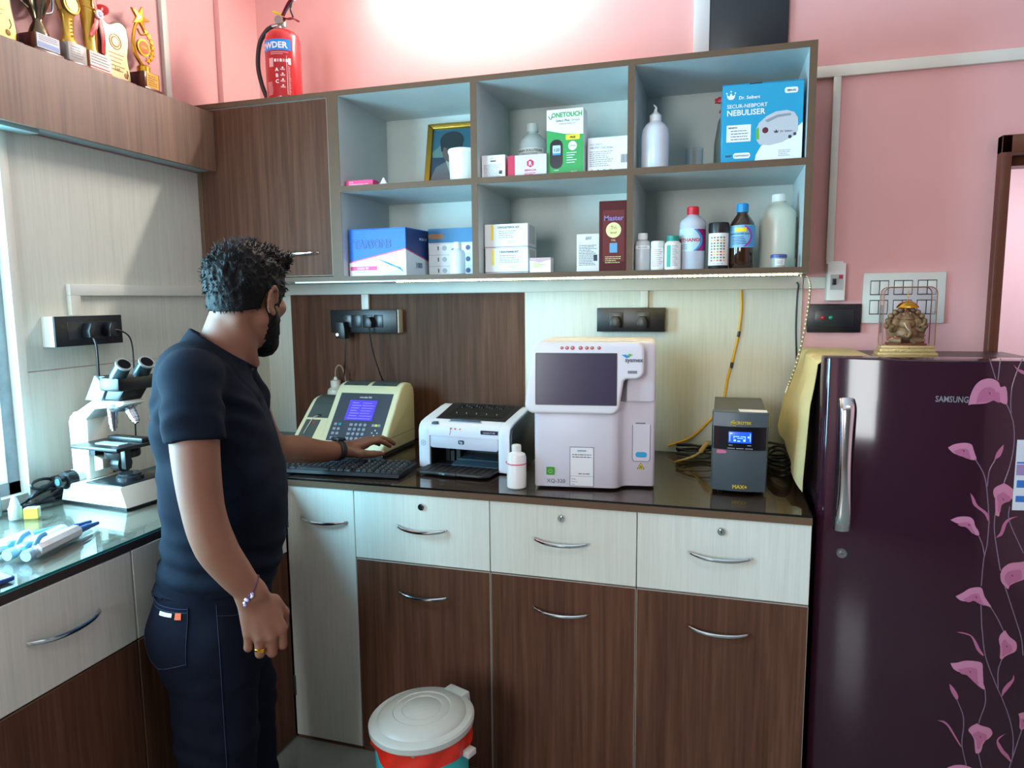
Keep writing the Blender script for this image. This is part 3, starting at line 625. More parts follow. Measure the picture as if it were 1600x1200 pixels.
def p(q):
    q.prism([(0.0003, 0.0003), (0.1197, 0.0003), (0.1197, 0.122), (0.06, 0.126), (0.0003, 0.140)], 'xz', -0.0006, 0.001, 1)
    q.text('ONETOUCH', (0.016, -0.0006, 0.178), 0.0205, 1, bold=0.03, sx=0.86); q.tube([(0.006, -0.0006, 0.184), (0.010, -0.0006, 0.176), (0.015, -0.0006, 0.174), (0.018, -0.0006, 0.182)], 0.0013, 6, 2, sm=4)
    q.text('Select Plus', (0.030, -0.0006, 0.164), 0.0105, 2, bold=0.02); q.text('Simple', (0.081, -0.0006, 0.164), 0.0105, 5); lines(q, 0.04, 0.112, FT, 0.158, 1, 0.003, 0.0016, 2, 5)
    q.prism(rrect(0.063, 0.108, 0.107, 0.123, 0.003), 'xz', -0.0009, 0, 3); q.text('FREE', (0.0855, -0.0011, 0.111), 0.009, 4, align='CENTER', bold=0.03)
    q.prism([(0.085+0.014*math.cos(2*PI*i/20), 0.088+0.014*math.sin(2*PI*i/20)) for i in range(20)], 'xz', -0.0009, 0, 0); q.text('simple', (0.085, -0.0011, 0.086), 0.008, 1, align='CENTER')
    q.prism(rrect(0.011, 0.053, 0.020, 0.110, 0.019), 'xz', -0.0011, 0, 4, bev=0.0); q.prism(rrect(0.020, 0.046, 0.062, 0.092, 0.003), 'xz', -0.0014, 0, 6); q.text('120', (0.033, -0.0016, 0.073), 0.0135, 4, align='CENTER', bold=0.01); q.box(0.020, 0.046, -0.0016, 0, 0.062, 0.068, 7)
    for k in range(5): q.box(0.066, 0.098-(k % 3)*0.006, -0.0009, 0, 0.066-k*0.0075, 0.068-k*0.0075, 0)
    q.box(0.025, 0.04, -0.0009, 0, 0.014, 0.0155, 0); q.text('SELECT', (0.09, -0.0009, 0.006), 0.006, 0, align='CENTER')
carton('carton', 'tall green and white glucose meter carton on the upper shelf', 'box', 1.3235, -0.338, S1, 0.120, 0.060, 0.203, [CARD, GRN, pm('grey_green_print', (96, 120, 110), 0.5), YEL, pm('meter_black', (20, 24, 34), 0.25), GREYINK, pm('meter_lcd', (182, 206, 214), 0.3), pm('meter_blue', (40, 130, 190), 0.4)], paint=p, rotz=-0.02)
def p(q):
    q.text('ACCURATE', (0.006, FT, 0.088), 0.008, 2); q.text('100 PVC Test Strips', (0.006, FT, 0.077), 0.0095, 2, bold=0.01, sx=0.95); lines(q, 0.006, 0.085, FT, 0.069, 8, 0.0062, 0.0022, 2, 8); 
    for k in range(9): q.box(0.106+k*0.0025, 0.1072+k*0.0025, FT, 0, 0.030, 0.056, 1)
    for k in range(4): q.box(0.01+k*0.02, 0.016+k*0.02, FT, 0, 0.008, 0.013, 2)
carton('carton', 'wide glossy white carton with barcode at the end of the upper middle shelf', 'box', 1.4535, -0.318, S1, 0.132, 0.08, 0.112, [pm('glossy_white_card', (228, 228, 230), 0.25, coat=0.5), INK, GREYINK], paint=p)
# lower middle cell: a stack of two kits
def kit(label, x, y, z, w, h, ttl, sd, cat='box'):
    def p(q):
        q.box(0.024, 0.032, -0.0006, 0.001, h*0.34, h*0.97, 1); q.text(ttl, (w*0.56, -0.0006, h*0.82), 0.009, 2, align='CENTER', bold=0.02)
        lines(q, w*0.34, w*0.80, FT, h*0.72, 4, h*0.085, 0.0022, 3, sd); q.box(0.0005, w-0.0005, -0.0007, 0.001, 0.004, 0.0055, 2)
        q.box(w-0.0005, w+0.0006, 0.002, 0.108, 0.004, 0.0055, 2); q.prism(rrect(0.02, 0.09, h*0.2, h*0.95, 0.002), 'yz', w-0.0005, w+0.0005, 4)
        q.tube([(w*0.55, -0.0006, h*0.24), (w*0.6, -0.0006, h*0.30), (w*0.64, -0.0006, h*0.25), (w*0.72, -0.0006, h*0.28)], 0.0006, 5, 3, sm=3)
    return carton('carton', label, cat, x, y, z, w, 0.11, h, [CARD, YEL, INK, GREYINK, pm('kit_side', (196, 192, 184), 0.5)], paint=p)
kit('lower of two stacked yellow-striped white reagent kits on the lower shelf', 1.107, -0.330, S2, 0.150, 0.083, 'CREATININE KIT', 11)
kit('upper of two stacked yellow-striped white reagent kits on the lower shelf', 1.1035, -0.325, S2+0.0834, 0.152, 0.080, 'CHOLESTEROL KIT', 12)
def p(q):
    q.prism([(0.003+0.02+0.013*math.cos(2*PI*i/20), 0.024+0.010*math.sin(2*PI*i/20)) for i in range(20)], 'xz', -0.0006, 0, 1); q.prism([(0.0003, 0.038), (0.035, 0.033), (0.0707, 0.040), (0.0707, 0.0477), (0.0003, 0.0477)], 'xz', -0.0006, 0, 2); lines(q, 0.036, 0.066, FT, 0.026, 2, 0.005, 0.002, 3, 2)
carton('carton', 'small shiny pearl carton in front of the stacked kits', 'box', 1.268, -0.352, S2, 0.071, 0.04, 0.048, [pm('pearl_card', (220, 216, 214), 0.2, coat=0.6), pm('lime_print', (206, 222, 150), 0.4), pm('rose_print', (190, 160, 164), 0.35), GREYINK], paint=p)
def p(q):
    for k in range(4): q.tube([(0.030+k*0.005, FT, 0.103), (0.033+k*0.005, FT, 0.113)], 0.0009, 5, 1)
    q.text('ALT', (0.008, FT, 0.092), 0.006, 2); lines(q, 0.008, 0.068, FT, 0.086, 13, 0.0052, 0.0018, 1, 21); q.box(0.056, 0.068, FT, 0, 0.035, 0.055, 1)
carton('carton', 'upright white carton with fine print beside the maroon box', 'box', 1.417, -0.315, S2, 0.076, 0.06, 0.122, [CARD, INK, GREYINK], paint=p)
MAR = pm('maroon_gloss_card', (78, 18, 22), 0.5, spec=0.2)
def p(q):
    q.prism(rrect(0.012, 0.080, 0.030, 0.190, 0.004), 'xz', -0.0006, 0.001, 1); q.text('Master', (0.046, -0.0010, 0.158), 0.022, 4, align='CENTER', bold=0.02)
    q.prism([(0.046+0.024*math.cos(2*PI*i/26), 0.128+0.024*math.sin(2*PI*i/26)) for i in range(26)], 'xz', -0.0009, 0, 2); q.text('Tri', (0.046, -0.0012, 0.130), 0.016, 5, align='CENTER'); q.text('level', (0.046, -0.0012, 0.117), 0.011, 5, align='CENTER')
    q.prism(rrect(0.034, 0.058, 0.058, 0.088, 0.002), 'xz', -0.0009, 0, 3); q.text('CAL', (0.046, -0.0009, 0.094), 0.008, 2, align='CENTER'); lines(q, 0.020, 0.072, -0.0008, 0.046, 4, 0.006, 0.002, 2, 31)
carton('carton', 'tall maroon carton with a round yellow seal on the lower shelf', 'box', 1.4955, -0.345, S2, 0.087, 0.07, 0.219, [MAR, pm('maroon_panel', (104, 40, 40), 0.5, spec=0.2), pm('straw_print', (226, 214, 150), 0.45), pm('sky_print', (80, 150, 190), 0.45), pm('violet_print', (130, 110, 170), 0.45), pm('olive_print', (110, 110, 40), 0.5)], paint=p)
# upper right cell
CLEARP = pm('frosted_plastic', (206, 214, 222), 0.25, trans=0.55)
wb = thing('wash_bottle', 'tall frosted squeeze wash bottle standing on the upper right shelf', 'bottle', (1.664, -0.310, S1))
q = MB(); q.lathe([(0, 0), (0.040, 0), (0.0425, 0.004), (0.0425, 0.104), (0.039, 0.124), (0.030, 0.138), (0.019, 0.146), (0.017, 0.150), (0, 0.150)], seg=36); q.build('body', pm('frosted_white_plastic', (210, 216, 224), 0.22, noise=0.02), wb)
q = MB(); q.lathe([(0, 0.148), (0.018, 0.148), (0.018, 0.166), (0.013, 0.170), (0.006, 0.176), (0.0035, 0.186), (0, 0.188)]); q.tube([(0.002, 0, 0.180), (0.001, 0, 0.190), (-0.006, 0, 0.198)], lambda u: 0.0032-0.0012*u, 8, sm=4); q.build('nozzle_cap', pm('clear_white_cap', (222, 228, 228), 0.3), wb)
q = MB(); q.lathe([(0.026, 0.002), (0.027, 0.0), (0.027, 0.066), (0.0255, 0.066), (0.0250, 0.004), (0, 0.004)], seg=32)
tag(q.build('beaker', glass_mat('beaker_glass', (0.95, 0.97, 0.97), 1.6), loc=(1.781, -0.270, S1)), 'small clear glass beaker on the upper right shelf', 'beaker')
mk = thing('face_mask', 'small clear plastic breathing mask lying behind the glass beaker', 'mask', (1.800, -0.205, S1))
q = MB(); q.grid(lambda u, v: ((u-0.5)*0.10, 0.03*math.sin(PI*u)*(v-0.5)*2, 0.028*math.sin(PI*u)**0.7*math.sin(PI*min(1, v+0.15))+0.001), 16, 10); q.build('shell', pm('smoky_clear_plastic', (150, 156, 150), 0.25, trans=0.6), mk)
q = MB(); q.tube([(0.036, 0, 0.012), (0.046, -0.005, 0.024), (0.049, -0.006, 0.027)], 0.003, 8, sm=4); q.build('elastic_end', BLACK, mk)
sb_ = thing('spray_bottle', 'grey spray bottle with a red trigger head behind the nebuliser carton', 'bottle', (1.875, -0.150, S1))
q = MB(); q.lathe([(0, 0), (0.036, 0), (0.038, 0.004), (0.037, 0.10), (0.026, 0.17), (0.014, 0.195), (0.013, 0.20), (0, 0.20)]); q.build('body', pm('grey_green_plastic', (120, 130, 120), 0.35), sb_)
q = MB(); q.lathe([(0, 0.198), (0.015, 0.198), (0.015, 0.222), (0.010, 0.226), (0, 0.226)]); q.box(-0.030, 0.012, -0.009, 0.009, 0.226, 0.246, bev=0.005); q.box(-0.038, -0.028, -0.006, 0.006, 0.228, 0.242, bev=0.002); q.prism([(-0.012, 0.226), (-0.004, 0.226), (-0.018, 0.196), (-0.024, 0.198)], 'xz', -0.005, 0.005); q.build('trigger_head', pm('red_plastic', (186, 26, 40), 0.4), sb_)
CY = pm('carton_cyan', (10, 150, 190), 0.36, coat=0.25); NEBW = pm('carton_white_print', (230, 234, 236), 0.4)
nb = thing('carton', 'large cyan nebuliser carton filling the corner of the upper right shelf', 'box', (1.862, -0.360, S1), math.radians(2.0))
q = MB(); w, d, h = 0.224, 0.17, 0.222
q.box(0, w, 0, d, 0, h, bev=0.0015, seg=1)
q.prism([(0.095, 0.0004), (0.098, 0.02), (0.112, 0.045), (0.15, 0.06), (0.19, 0.075), (w-0.0004, 0.105), (w-0.0004, 0.0004)], 'xz', -0.0006, 0.001, 1)
q.text('Dr. Seibert', (0.046, -0.0006, 0.180), 0.013, 1, bold=0.02); q.prism([(0.014, 0.186), (0.012, 0.196), (0.019, 0.190), (0.024, 0.200), (0.029, 0.190), (0.036, 0.196), (0.034, 0.186), (0.029, 0.181), (0.019, 0.181)], 'xz', -0.0007, 0, 1)
for zz, xx in ((0.199, 0.012), (0.204, 0.024), (0.199, 0.036)): q.cyl((xx, -0.0007, zz), (xx, 0, zz), 0.0022, seg=10, m=1)
q.text('SECUR-NEBPORT', (0.013, -0.0006, 0.156), 0.0150, 1, bold=0.012, sx=0.98); q.text('NEBULISER', (0.013, -0.0006, 0.135), 0.0225, 1, bold=0.02, sx=0.98)
q.prism(rrect(0.172, 0.208, 0.188, 0.204, 0.006), 'xz', -0.0007, 0, 1); q.text('SBH-02', (0.190, -0.0010, 0.1925), 0.008, 2, align='CENTER', bold=0.02)
q.prism(rrect(0.014, 0.082, 0.060, 0.108, 0.002), 'xz', -0.0007, 0, 1); q.text('BENEFITS', (0.019, -0.0010, 0.098), 0.006, 2, bold=0.03); lines(q, 0.026, 0.078, -0.0008, 0.092, 4, 0.008, 0.002, 2, 44)
q.prism(rrect(0.034, 0.082, 0.012, 0.028, 0.007), 'xz', -0.0007, 0, 1); q.text('LIGHTWEIGHT', (0.058, -0.0010, 0.0175), 0.0062, 2, align='CENTER', bold=0.02); q.text('EASY', (0.012, -0.0008, 0.017), 0.008, 2, bold=0.03)
body = [(0.098, 0.062), (0.096, 0.09), (0.104, 0.110), (0.125, 0.128), (0.150, 0.139), (0.180, 0.141), (0.200, 0.134), (0.210, 0.118), (0.212, 0.085), (0.205, 0.070), (0.170, 0.052), (0.135, 0.045), (0.108, 0.048)]
q.prism(body, 'xz', -0.0009, 0, 3); q.prism([(0.120, 0.116), (0.155, 0.130), (0.190, 0.132), (0.192, 0.126), (0.155, 0.122), (0.128, 0.110)], 'xz', -0.0011, 0, 4); q.prism([(0.097, 0.062), (0.096, 0.092), (0.104, 0.098), (0.106, 0.064)], 'xz', -0.0011, 0, 5)
q.cyl((0.122, -0.0012, 0.088), (0.122, 0, 0.088), 0.0085, seg=20, m=6); q.cyl((0.190, -0.0012, 0.066), (0.190, 0, 0.066), 0.005, seg=14, m=2); q.cyl((0.203, -0.0012, 0.073), (0.203, 0, 0.073), 0.0045, seg=14, m=2)
q.prism([(0.148, 0.079), (0.144, 0.086), (0.149, 0.083), (0.152, 0.089), (0.155, 0.083), (0.160, 0.086), (0.156, 0.079)], 'xz', -0.0012, 0, 2); q.text('Dr. Seibert', (0.163, -0.0012, 0.080), 0.0075, 2); lines(q, 0.16, 0.196, -0.0008, 0.030, 4, 0.005, 0.0016, 4, 45)
q.build('carton_body', [CY, NEBW, INK, pm('print_pale_grey', (186, 190, 196), 0.4), GREYINK, pm('print_green', (96, 170, 60), 0.45), pm('print_maroon', (90, 24, 44), 0.45)], nb)
q = MB(); q.prism([(0, 0), (w, 0), (w, d), (0, d)], 'xy', h, h+0.0012); q.prism([(0.075, -0.001), (0.11, -0.001), (0.10, 0.02), (0.085, 0.02)], 'xy', h-0.001, h+0.0016, 1); q.build('carton_flap', [CY, BLACK], nb)
# lower right cell
bottle('bottle', 'small clear bottle with white screw cap, first on the lower right shelf', 1.6325, -0.335, S2, [(0, 0), (0.024, 0), (0.0255, 0.003), (0.0255, 0.078), (0.021, 0.090), (0.013, 0.094), (0.013, 0.097), (0, 0.097)], [pm('cloudy_plastic', (188, 192, 192), 0.3), WHITEP], [(0, 0.096), (0.0145, 0.096), (0.0145, 0.115), (0, 0.116)], extra=lambda t: wrap_label(t, 0.0255, 0.066, 0.076, -50, 60, [LABELW, INK], lambda q, W: ctext(q, W(0.0002), 'SOLUTION', 0.002, 0.0685, 0.006, 1)))
def ex(t):
    def p(q, W):
        for k in range(9): cpatch(q, W(0.0002), [(-0.018, 0.012+k*0.006), (0.008+(k*7 % 5)*0.003, 0.012+k*0.006), (0.008+(k*7 % 5)*0.003, 0.0138+k*0.006), (-0.018, 0.0138+k*0.006)], 1, 4)
    wrap_label(t, 0.0205, 0.006, 0.066, -80, 80, [LABELW, pm('faded_pink_print', (176, 150, 160), 0.5)], p)
bottle('jar', 'squat white plastic jar between the clear bottle and green-capped bottle', 1.6795, -0.345, S2, [(0, 0), (0.019, 0), (0.0205, 0.002), (0.0205, 0.070), (0.018, 0.073), (0, 0.073)], [WHITEP, WHITEP], [(0, 0.072), (0.0205, 0.072), (0.0205, 0.087), (0.018, 0.089), (0, 0.089)], extra=ex, cat='jar')
def ex(t):
    def p(q, W):
        wf = W(0.0002)
        for k in range(14): cpatch(q, wf, [(-0.002, 0.012+k*0.0046), (0.017-(k*5 % 4)*0.002, 0.012+k*0.0046), (0.017-(k*5 % 4)*0.002, 0.0136+k*0.0046), (-0.002, 0.0136+k*0.0046)], 2, 4)
        cpatch(q, wf, [(-0.018, 0.008), (-0.005, 0.008), (-0.005, 0.074), (-0.018, 0.074)], 1)
    wrap_label(t, 0.0245, 0.004, 0.078, -80, 80, [LABELW, pm('jade_print', (40, 160, 140), 0.5), GREYINK], p)
bottle('bottle', 'small white bottle with a green cap and green print', 1.7260, -0.350, S2, [(0, 0), (0.023, 0), (0.0245, 0.002), (0.0245, 0.080), (0.018, 0.087), (0, 0.087)], [WHITEP, pm('jade_cap', (20, 140, 124), 0.4)], [(0, 0.086), (0.0185, 0.086), (0.0185, 0.103), (0, 0.104)], extra=ex)
def ex(t):
    def p(q, W):
        wf = W(0.0002); ctext(q, wf, 'METHANOL', -0.010, 0.084, 0.0150, 1, 0.03)
        n = 8
        for k in range(n):   # magenta crescent with blue border
            z0 = 0.056+0.066*k/n; z1 = 0.056+0.066*(k+1)/n; c0 = 0.006+0.022*(1-((k/n-0.5)*2)**2); c1 = 0.006+0.022*(1-(((k+1)/n-0.5)*2)**2)
            cpatch(q, wf, [(c0, z0), (0.052, z0), (0.052, z1), (c1, z1)], 2); cpatch(q, W(0.0004), [(c0-0.002, z0), (c0+0.006, z0), (c1+0.006, z1), (c1-0.002, z1)], 3)
        for k in range(3): cpatch(q, wf, [(-0.042, 0.074-k*0.006), (-0.014, 0.074-k*0.006), (-0.014, 0.0755-k*0.006), (-0.042, 0.0755-k*0.006)], 4)
    wrap_label(t, 0.0395, 0.055, 0.124, -85, 85, [pm('icy_label', (190, 218, 228), 0.45), pm('crimson_letters', (190, 30, 60), 0.5), pm('magenta_label', (150, 30, 110), 0.45), pm('cyan_label', (40, 150, 205), 0.45), GREYINK], p)
bottle('bottle', 'red-capped clear bottle of methanol on the lower right shelf', 1.783, -0.315, S2, [(0, 0), (0.037, 0), (0.0395, 0.004), (0.0395, 0.140), (0.036, 0.150), (0.020, 0.163), (0.016, 0.166), (0.016, 0.168), (0, 0.168)], [pm('clear_liquid_plastic', (192, 198, 208), 0.22), pm('scarlet_cap', (206, 24, 44), 0.4)], [(0, 0.167), (0.0178, 0.167), (0.0178, 0.190), (0.016, 0.192), (0, 0.192)], extra=ex)
STRIPC = [pm('strip_pad_%d' % k, c_, 0.5) for k, c_ in enumerate([(190, 60, 90), (90, 140, 130), (222, 190, 90), (140, 110, 80), (210, 150, 70), (120, 150, 90)])]
def ex(t):
    def p(q, W):
        wf = W(0.0002)
        for i in range(5):
            for k in range(9): cpatch(q, wf, [(-0.024+i*0.0095, 0.022+k*0.0085), (-0.018+i*0.0095, 0.022+k*0.0085), (-0.018+i*0.0095, 0.027+k*0.0085), (-0.024+i*0.0095, 0.027+k*0.0085)], 1+(i*2+(k > 4)+(k % 3 == 1)) % 6, 2)
        ctext(q, wf, '8.5  6.0  7.0', 0, 0.013, 0.006, 7)
    wrap_label(t, 0.029, 0.010, 0.106, -88, 88, [LABELW]+STRIPC+[INK], p)
bottle('canister', 'black-capped test strip canister with colour chart label', 1.861, -0.340, S2, [(0, 0), (0.028, 0), (0.029, 0.002), (0.029, 0.112), (0, 0.112)], [BLACK, BLACK], [(0, 0.111), (0.030, 0.111), (0.030, 0.130), (0.0285, 0.138), (0, 0.138)], extra=ex, cat='canister')
def ex(t):
    def p(q, W):
        wf = W(0.0002); n = 8
        for k in range(n):
            z0 = 0.064+0.062*k/n; z1 = 0.064+0.062*(k+1)/n; c0 = 0.004+0.022*(1-((k/n-0.5)*2)**2); c1 = 0.004+0.022*(1-(((k+1)/n-0.5)*2)**2)
            cpatch(q, wf, [(c0, z0), (0.052, z0), (0.052, z1), (c1, z1)], 3); cpatch(q, W(0.0004), [(c0-0.001, z0), (c0+0.006, z0), (c1+0.006, z1), (c1-0.001, z1)], 2)
        cpatch(q, W(0.0006), [(-0.022, 0.108), (0.012, 0.108), (0.012, 0.120), (-0.022, 0.120)], 1); ctext(q, wf, 'HYDROCHLORIC ACID', -0.010, 0.100, 0.0062, 4, 0.02)
        for k in range(5): cpatch(q, wf, [(-0.030, 0.092-k*0.005), (0.004+k*0.003, 0.092-k*0.005), (0.004+k*0.003, 0.0938-k*0.005), (-0.030, 0.0938-k*0.005)], 4)
    wrap_label(t, 0.0375, 0.062, 0.128, -85, 85, [pm('azure_label', (120, 180, 215), 0.4), YEL, pm('magenta_band', (170, 40, 150), 0.4), pm('sky_label', (60, 150, 210), 0.4), NAVY], p)
AMB = pm('amber_glass', (48, 24, 10), 0.08, coat=0.6)
bottle('bottle', 'amber glass bottle with a blue cap on the lower right shelf', 1.9285, -0.322, S2, [(0, 0), (0.035, 0), (0.0375, 0.004), (0.0375, 0.128), (0.032, 0.140), (0.018, 0.160), (0.015, 0.166), (0.015, 0.170), (0, 0.170)], [AMB, pm('sky_cap', (20, 140, 200), 0.4)], [(0, 0.168), (0.017, 0.168), (0.017, 0.192), (0.015, 0.194), (0, 0.194)], extra=ex)
bottle('jerry_bottle', 'big cloudy two-litre bottle with white cap in the shelf corner', 2.0365, -0.238, S2, [(0, 0), (0.052, 0), (0.0555, 0.006), (0.0555, 0.150), (0.052, 0.172), (0.036, 0.192), (0.020, 0.202), (0.018, 0.206), (0, 0.206)], [pm('yellowish_cloudy_plastic', (214, 218, 202), 0.3, trans=0.1), WHITEP], [(0, 0.205), (0.0205, 0.205), (0.0205, 0.226), (0.018, 0.228), (0, 0.228)],
  extra=lambda t: wrap_label(t, 0.0555, 0.03, 0.155, 62, 74, [pm('graduation_strip', (120, 122, 96), 0.5)], name='graduation_strip'))
sc = thing('sample_container', 'tiny sample container with a blue lid before the cloudy bottle', 'container', (2.033, -0.358, S2))
q = MB(); q.lathe([(0, 0), (0.017, 0), (0.0185, 0.001), (0.0205, 0.029), (0, 0.029)]); q.build('body', pm('cup_plastic', (196, 206, 190), 0.3, trans=0.3), sc)
q = MB(); q.lathe([(0, 0.028), (0.0235, 0.028), (0.0235, 0.036), (0.020, 0.038), (0, 0.038)]); q.build('lid', pm('cobalt_lid', (70, 84, 150), 0.4), sc)
wrap_label(sc, 0.0200, 0.006, 0.024, -30, 55, [LABELW, GREYINK], lambda q, W: [cpatch(q, W(0.0002), [(-0.006, 0.010+k*0.004), (0.010, 0.010+k*0.004), (0.010, 0.0115+k*0.004), (-0.006, 0.0115+k*0.004)], 1, 3) for k in range(3)])
# ------------------------------------------------------------------ things on the back worktop
CREAM = pm('cream_plastic', (222, 218, 180), 0.42, noise=0.02, nscale=10)
SLATE = pm('slate_plastic', (74, 84, 82), 0.45)
ca = thing('chemistry_analyzer', 'cream chemistry analyzer with a lit blue screen and keypad', 'analyzer', (0.335, -0.372, ZC))
def hood(zt, y0=0.0, yb=0.285):
    return [(y0, 0.010), (y0, 0.030), (y0+0.020, 0.045), (y0+0.155, zt*0.86), (y0+0.180, zt*0.955), (y0+0.205, zt*0.99), (y0+0.232, zt), (y0+0.258, zt*0.975), (yb-0.006, zt*0.90), (yb, zt*0.80), (yb, 0.010)]
R0, R1, ZR, ZL = 0.118, 0.388, 0.246, 0.186
q = MB(); q.prism(hood(ZL), 'yz', 0.0, R0+0.012, bev=0.006); q.prism(hood(ZR), 'yz', R0, R1, bev=0.008); q.build('housing', CREAM, ca, angle=50)
q = MB(); q.box(0.006, R1-0.004, 0.008, 0.278, 0.0, 0.012); q.build('base_tray', DARKG, ca)
# sloped faces
def slope(zt):
    a = Vector((0, 0.020, 0.045)); b = Vector((0, 0.155, zt*0.86)); return a, b
def on_slope(zt, off):
    a, b = slope(zt); n = Vector((0, -(b.z-a.z), (b.y-a.y))).normalized()
    return lambda x, t: tuple(Vector((x, 0, 0)) + a.lerp(b, t) + n*off)
def plate(q, zt, x0, x1, t0, t1, m, off=0.0008, th=0.0012):
    f0 = on_slope(zt, off); f1 = on_slope(zt, off-th)
    t = bmesh.new(); v = [t.verts.new(f(x, tt)) for f in (f0, f1) for x, tt in ((x0, t0), (x1, t0), (x1, t1), (x0, t1))]
    t.faces.new(v[:4]); 
    for i in range(4): t.faces.new((v[i], v[4+i], v[4+(i+1) % 4], v[(i+1) % 4]))
    bmesh.ops.recalc_face_normals(t, faces=t.faces); q.add(t, m)
q = MB(); plate(q, ZR, R0+0.026, R1-0.024, 0.02, 0.985, 0, 0.0010, 0.004)
def stext(q, zt, txt, x, t_, size, m, bold=0.0, align='CENTER', off=0.0016):
    f = on_slope(zt, off); a, b = slope(zt); L_ = (b-a).length
    q.text(txt, (0, 0, 0), size, m, align=align, bold=bold, wrap=lambda px, py: f(x+px, t_+py/L_))
stext(q, ZR, 'microlab 300', R0+0.135, 0.885, 0.0095, 1, 0.02)
q.build('control_panel', [pm('panel_grey', (66, 72, 82), 0.35), WHITEP], ca)
SCR = pm('violet_lcd', (74, 62, 246), 0.25, emit=0.85)
q = MB(); plate(q, ZR, R0+0.075, R0+0.188, 0.435, 0.835, 0, 0.0022, 0.0014)
for k in range(6): plate(q, ZR, R0+0.088, R0+0.115+(k*5 % 3)*0.006, 0.775-k*0.052, 0.785-k*0.052, 1, 0.0027, 0.0006); plate(q, ZR, R0+0.132, R0+0.170+(k*7 % 4)*0.004, 0.775-k*0.052, 0.783-k*0.052, 1, 0.0027, 0.0006)
plate(q, ZR, R0+0.085, R0+0.180, 0.462, 0.470, 1, 0.0027, 0.0006)
q.build('screen', [SCR, pm('lcd_text', (140, 136, 252), 0.3, emit=0.6)], ca)
KEY = pm('pad_key', (150, 160, 172), 0.4); KYEL = pm('yellow_key', (228, 210, 60), 0.4); KTEAL = pm('teal_key', (40, 150, 160), 0.4)
for r in range(4):
    tt = 0.345-r*0.090
    for c_ in range(3):
        q = MB(); f = on_slope(ZR, 0.0020); x = R0+0.130+c_*0.019; p_ = f(x, tt); a, b = slope(ZR); n = Vector((0, -(b.z-a.z), (b.y-a.y))).normalized()
        q.cyl(tuple(Vector(p_)-n*0.001), tuple(Vector(p_)+n*0.0008), 0.0062, seg=12); q.build('key', KEY, ca)
    for x, w_ in ((R0+0.040, 0.011), (R0+0.058, 0.011), (R0+0.104, 0.013)):
        q = MB(); plate(q, ZR, x, x+w_, tt-0.024, tt+0.022, 0, 0.0022, 0.0012); q.build('key', KTEAL if (r == 0 and x < R0+0.07 and x > R0+0.05) else KEY, ca)
for x, tt, mt in ((R0+0.196, 0.345, KEY), (R0+0.208, 0.345, KYEL), (R0+0.220, 0.345, KEY), (R0+0.196, 0.07, KEY), (R0+0.218, 0.07, KEY)):
    q = MB(); plate(q, ZR, x, x+0.0105, tt-0.022, tt+0.022, 0, 0.0022, 0.0012); q.build('key', mt, ca)
for x, tt in ((R0+0.2135, 0.25), (R0+0.203, 0.20), (R0+0.224, 0.20), (R0+0.2135, 0.15)):
    q = MB(); plate(q, ZR, x, x+0.004, tt-0.010, tt+0.010, 0, 0.0022, 0.0012); q.build('arrow_key', WHITEP, ca)
# lids on top, sample lid and cuvette port on the left part
def lid(zt, x0, x1, name, ys):
    H = hood(zt); pts = [H[i] for i in ys]; q = MB(); t = bmesh.new()
    off = 0.0012
    rows = [[t.verts.new((x, y-off*0.4, z+off)) for x in (x0, x1)] for y, z in pts]
    for a, b in zip(rows, rows[1:]): t.faces.new((a[0], a[1], b[1], b[0]))
    bmesh.ops.recalc_face_normals(t, faces=t.faces); bmesh.ops.solidify(t, geom=t.faces[:], thickness=-0.0015); q.add(t, 0)
    y, z = pts[0]; q.ball(((x0+x1)/2, y+0.008, z+0.003), (0.010, 0.006, 0.003), 12, 1)
    return q.build(name, [SLATE, BLACK], ca, angle=50)
lid(ZR, R0+0.020, R0+0.122, 'printer_lid', (4, 5, 6, 7, 8)); lid(ZR, R0+0.140, R0+0.245, 'paper_lid', (4, 5, 6, 7, 8))
H = hood(ZL); q = MB(); plate(q, ZL, 0.018, R0-0.006, 0.62, 1.0, 0, 0.0016, 0.003); q.build('sample_lid_front', SLATE, ca); lid(ZL, 0.018, R0-0.006, 'sample_lid', (3, 4, 5, 6))
q = MB(); plate(q, ZL, 0.020, 0.082, 0.02, 0.56, 0, 0.0016, 0.003); plate(q, ZL, 0.055, 0.062, 0.44, 0.50, 1, 0.0022, 0.001); q.build('sipper_panel', [SLATE, pm('red_dot', (190, 50, 60), 0.4)], ca)
f = on_slope(ZL, 0.006); q = MB(); q.ball(on_slope(ZL, 0.0)(0.066, 0.67), (0.012, 0.007, 0.007), 14, 1); q.tube([on_slope(ZL, 0.004)(0.066, 0.66), f(0.050, 0.60), f(0.045, 0.40), on_slope(ZL, 0.004)(0.040, 0.16)], 0.0014, 8, 0, sm=6); q.build('sipper_tube', [pm('sipper_tubing', (210, 206, 190), 0.3), BLACK], ca)
q = MB(); q.box(R1-0.0005, R1+0.0006, 0.004, 0.281, 0.058, 0.0592); q.build('side_seam', DARKG, ca)
wbt = thing('reagent_bottle', 'small cloudy waste bottle with tubing behind the cream analyzer', 'bottle', (0.352, -0.049, ZC))
q = MB(); q.lathe([(0, 0), (0.034, 0), (0.036, 0.004), (0.036, 0.180), (0.033, 0.197), (0.022, 0.206), (0.018, 0.212), (0, 0.212)]); q.build('body', pm('cloudy_waste_plastic', (200, 196, 180), 0.35), wbt)
q = MB(); q.lathe([(0, 0.210), (0.021, 0.210), (0.021, 0.234), (0.010, 0.238), (0.005, 0.250), (0, 0.250)]); q.build('cap', pm('ivory_cap', (204, 200, 188), 0.4), wbt)
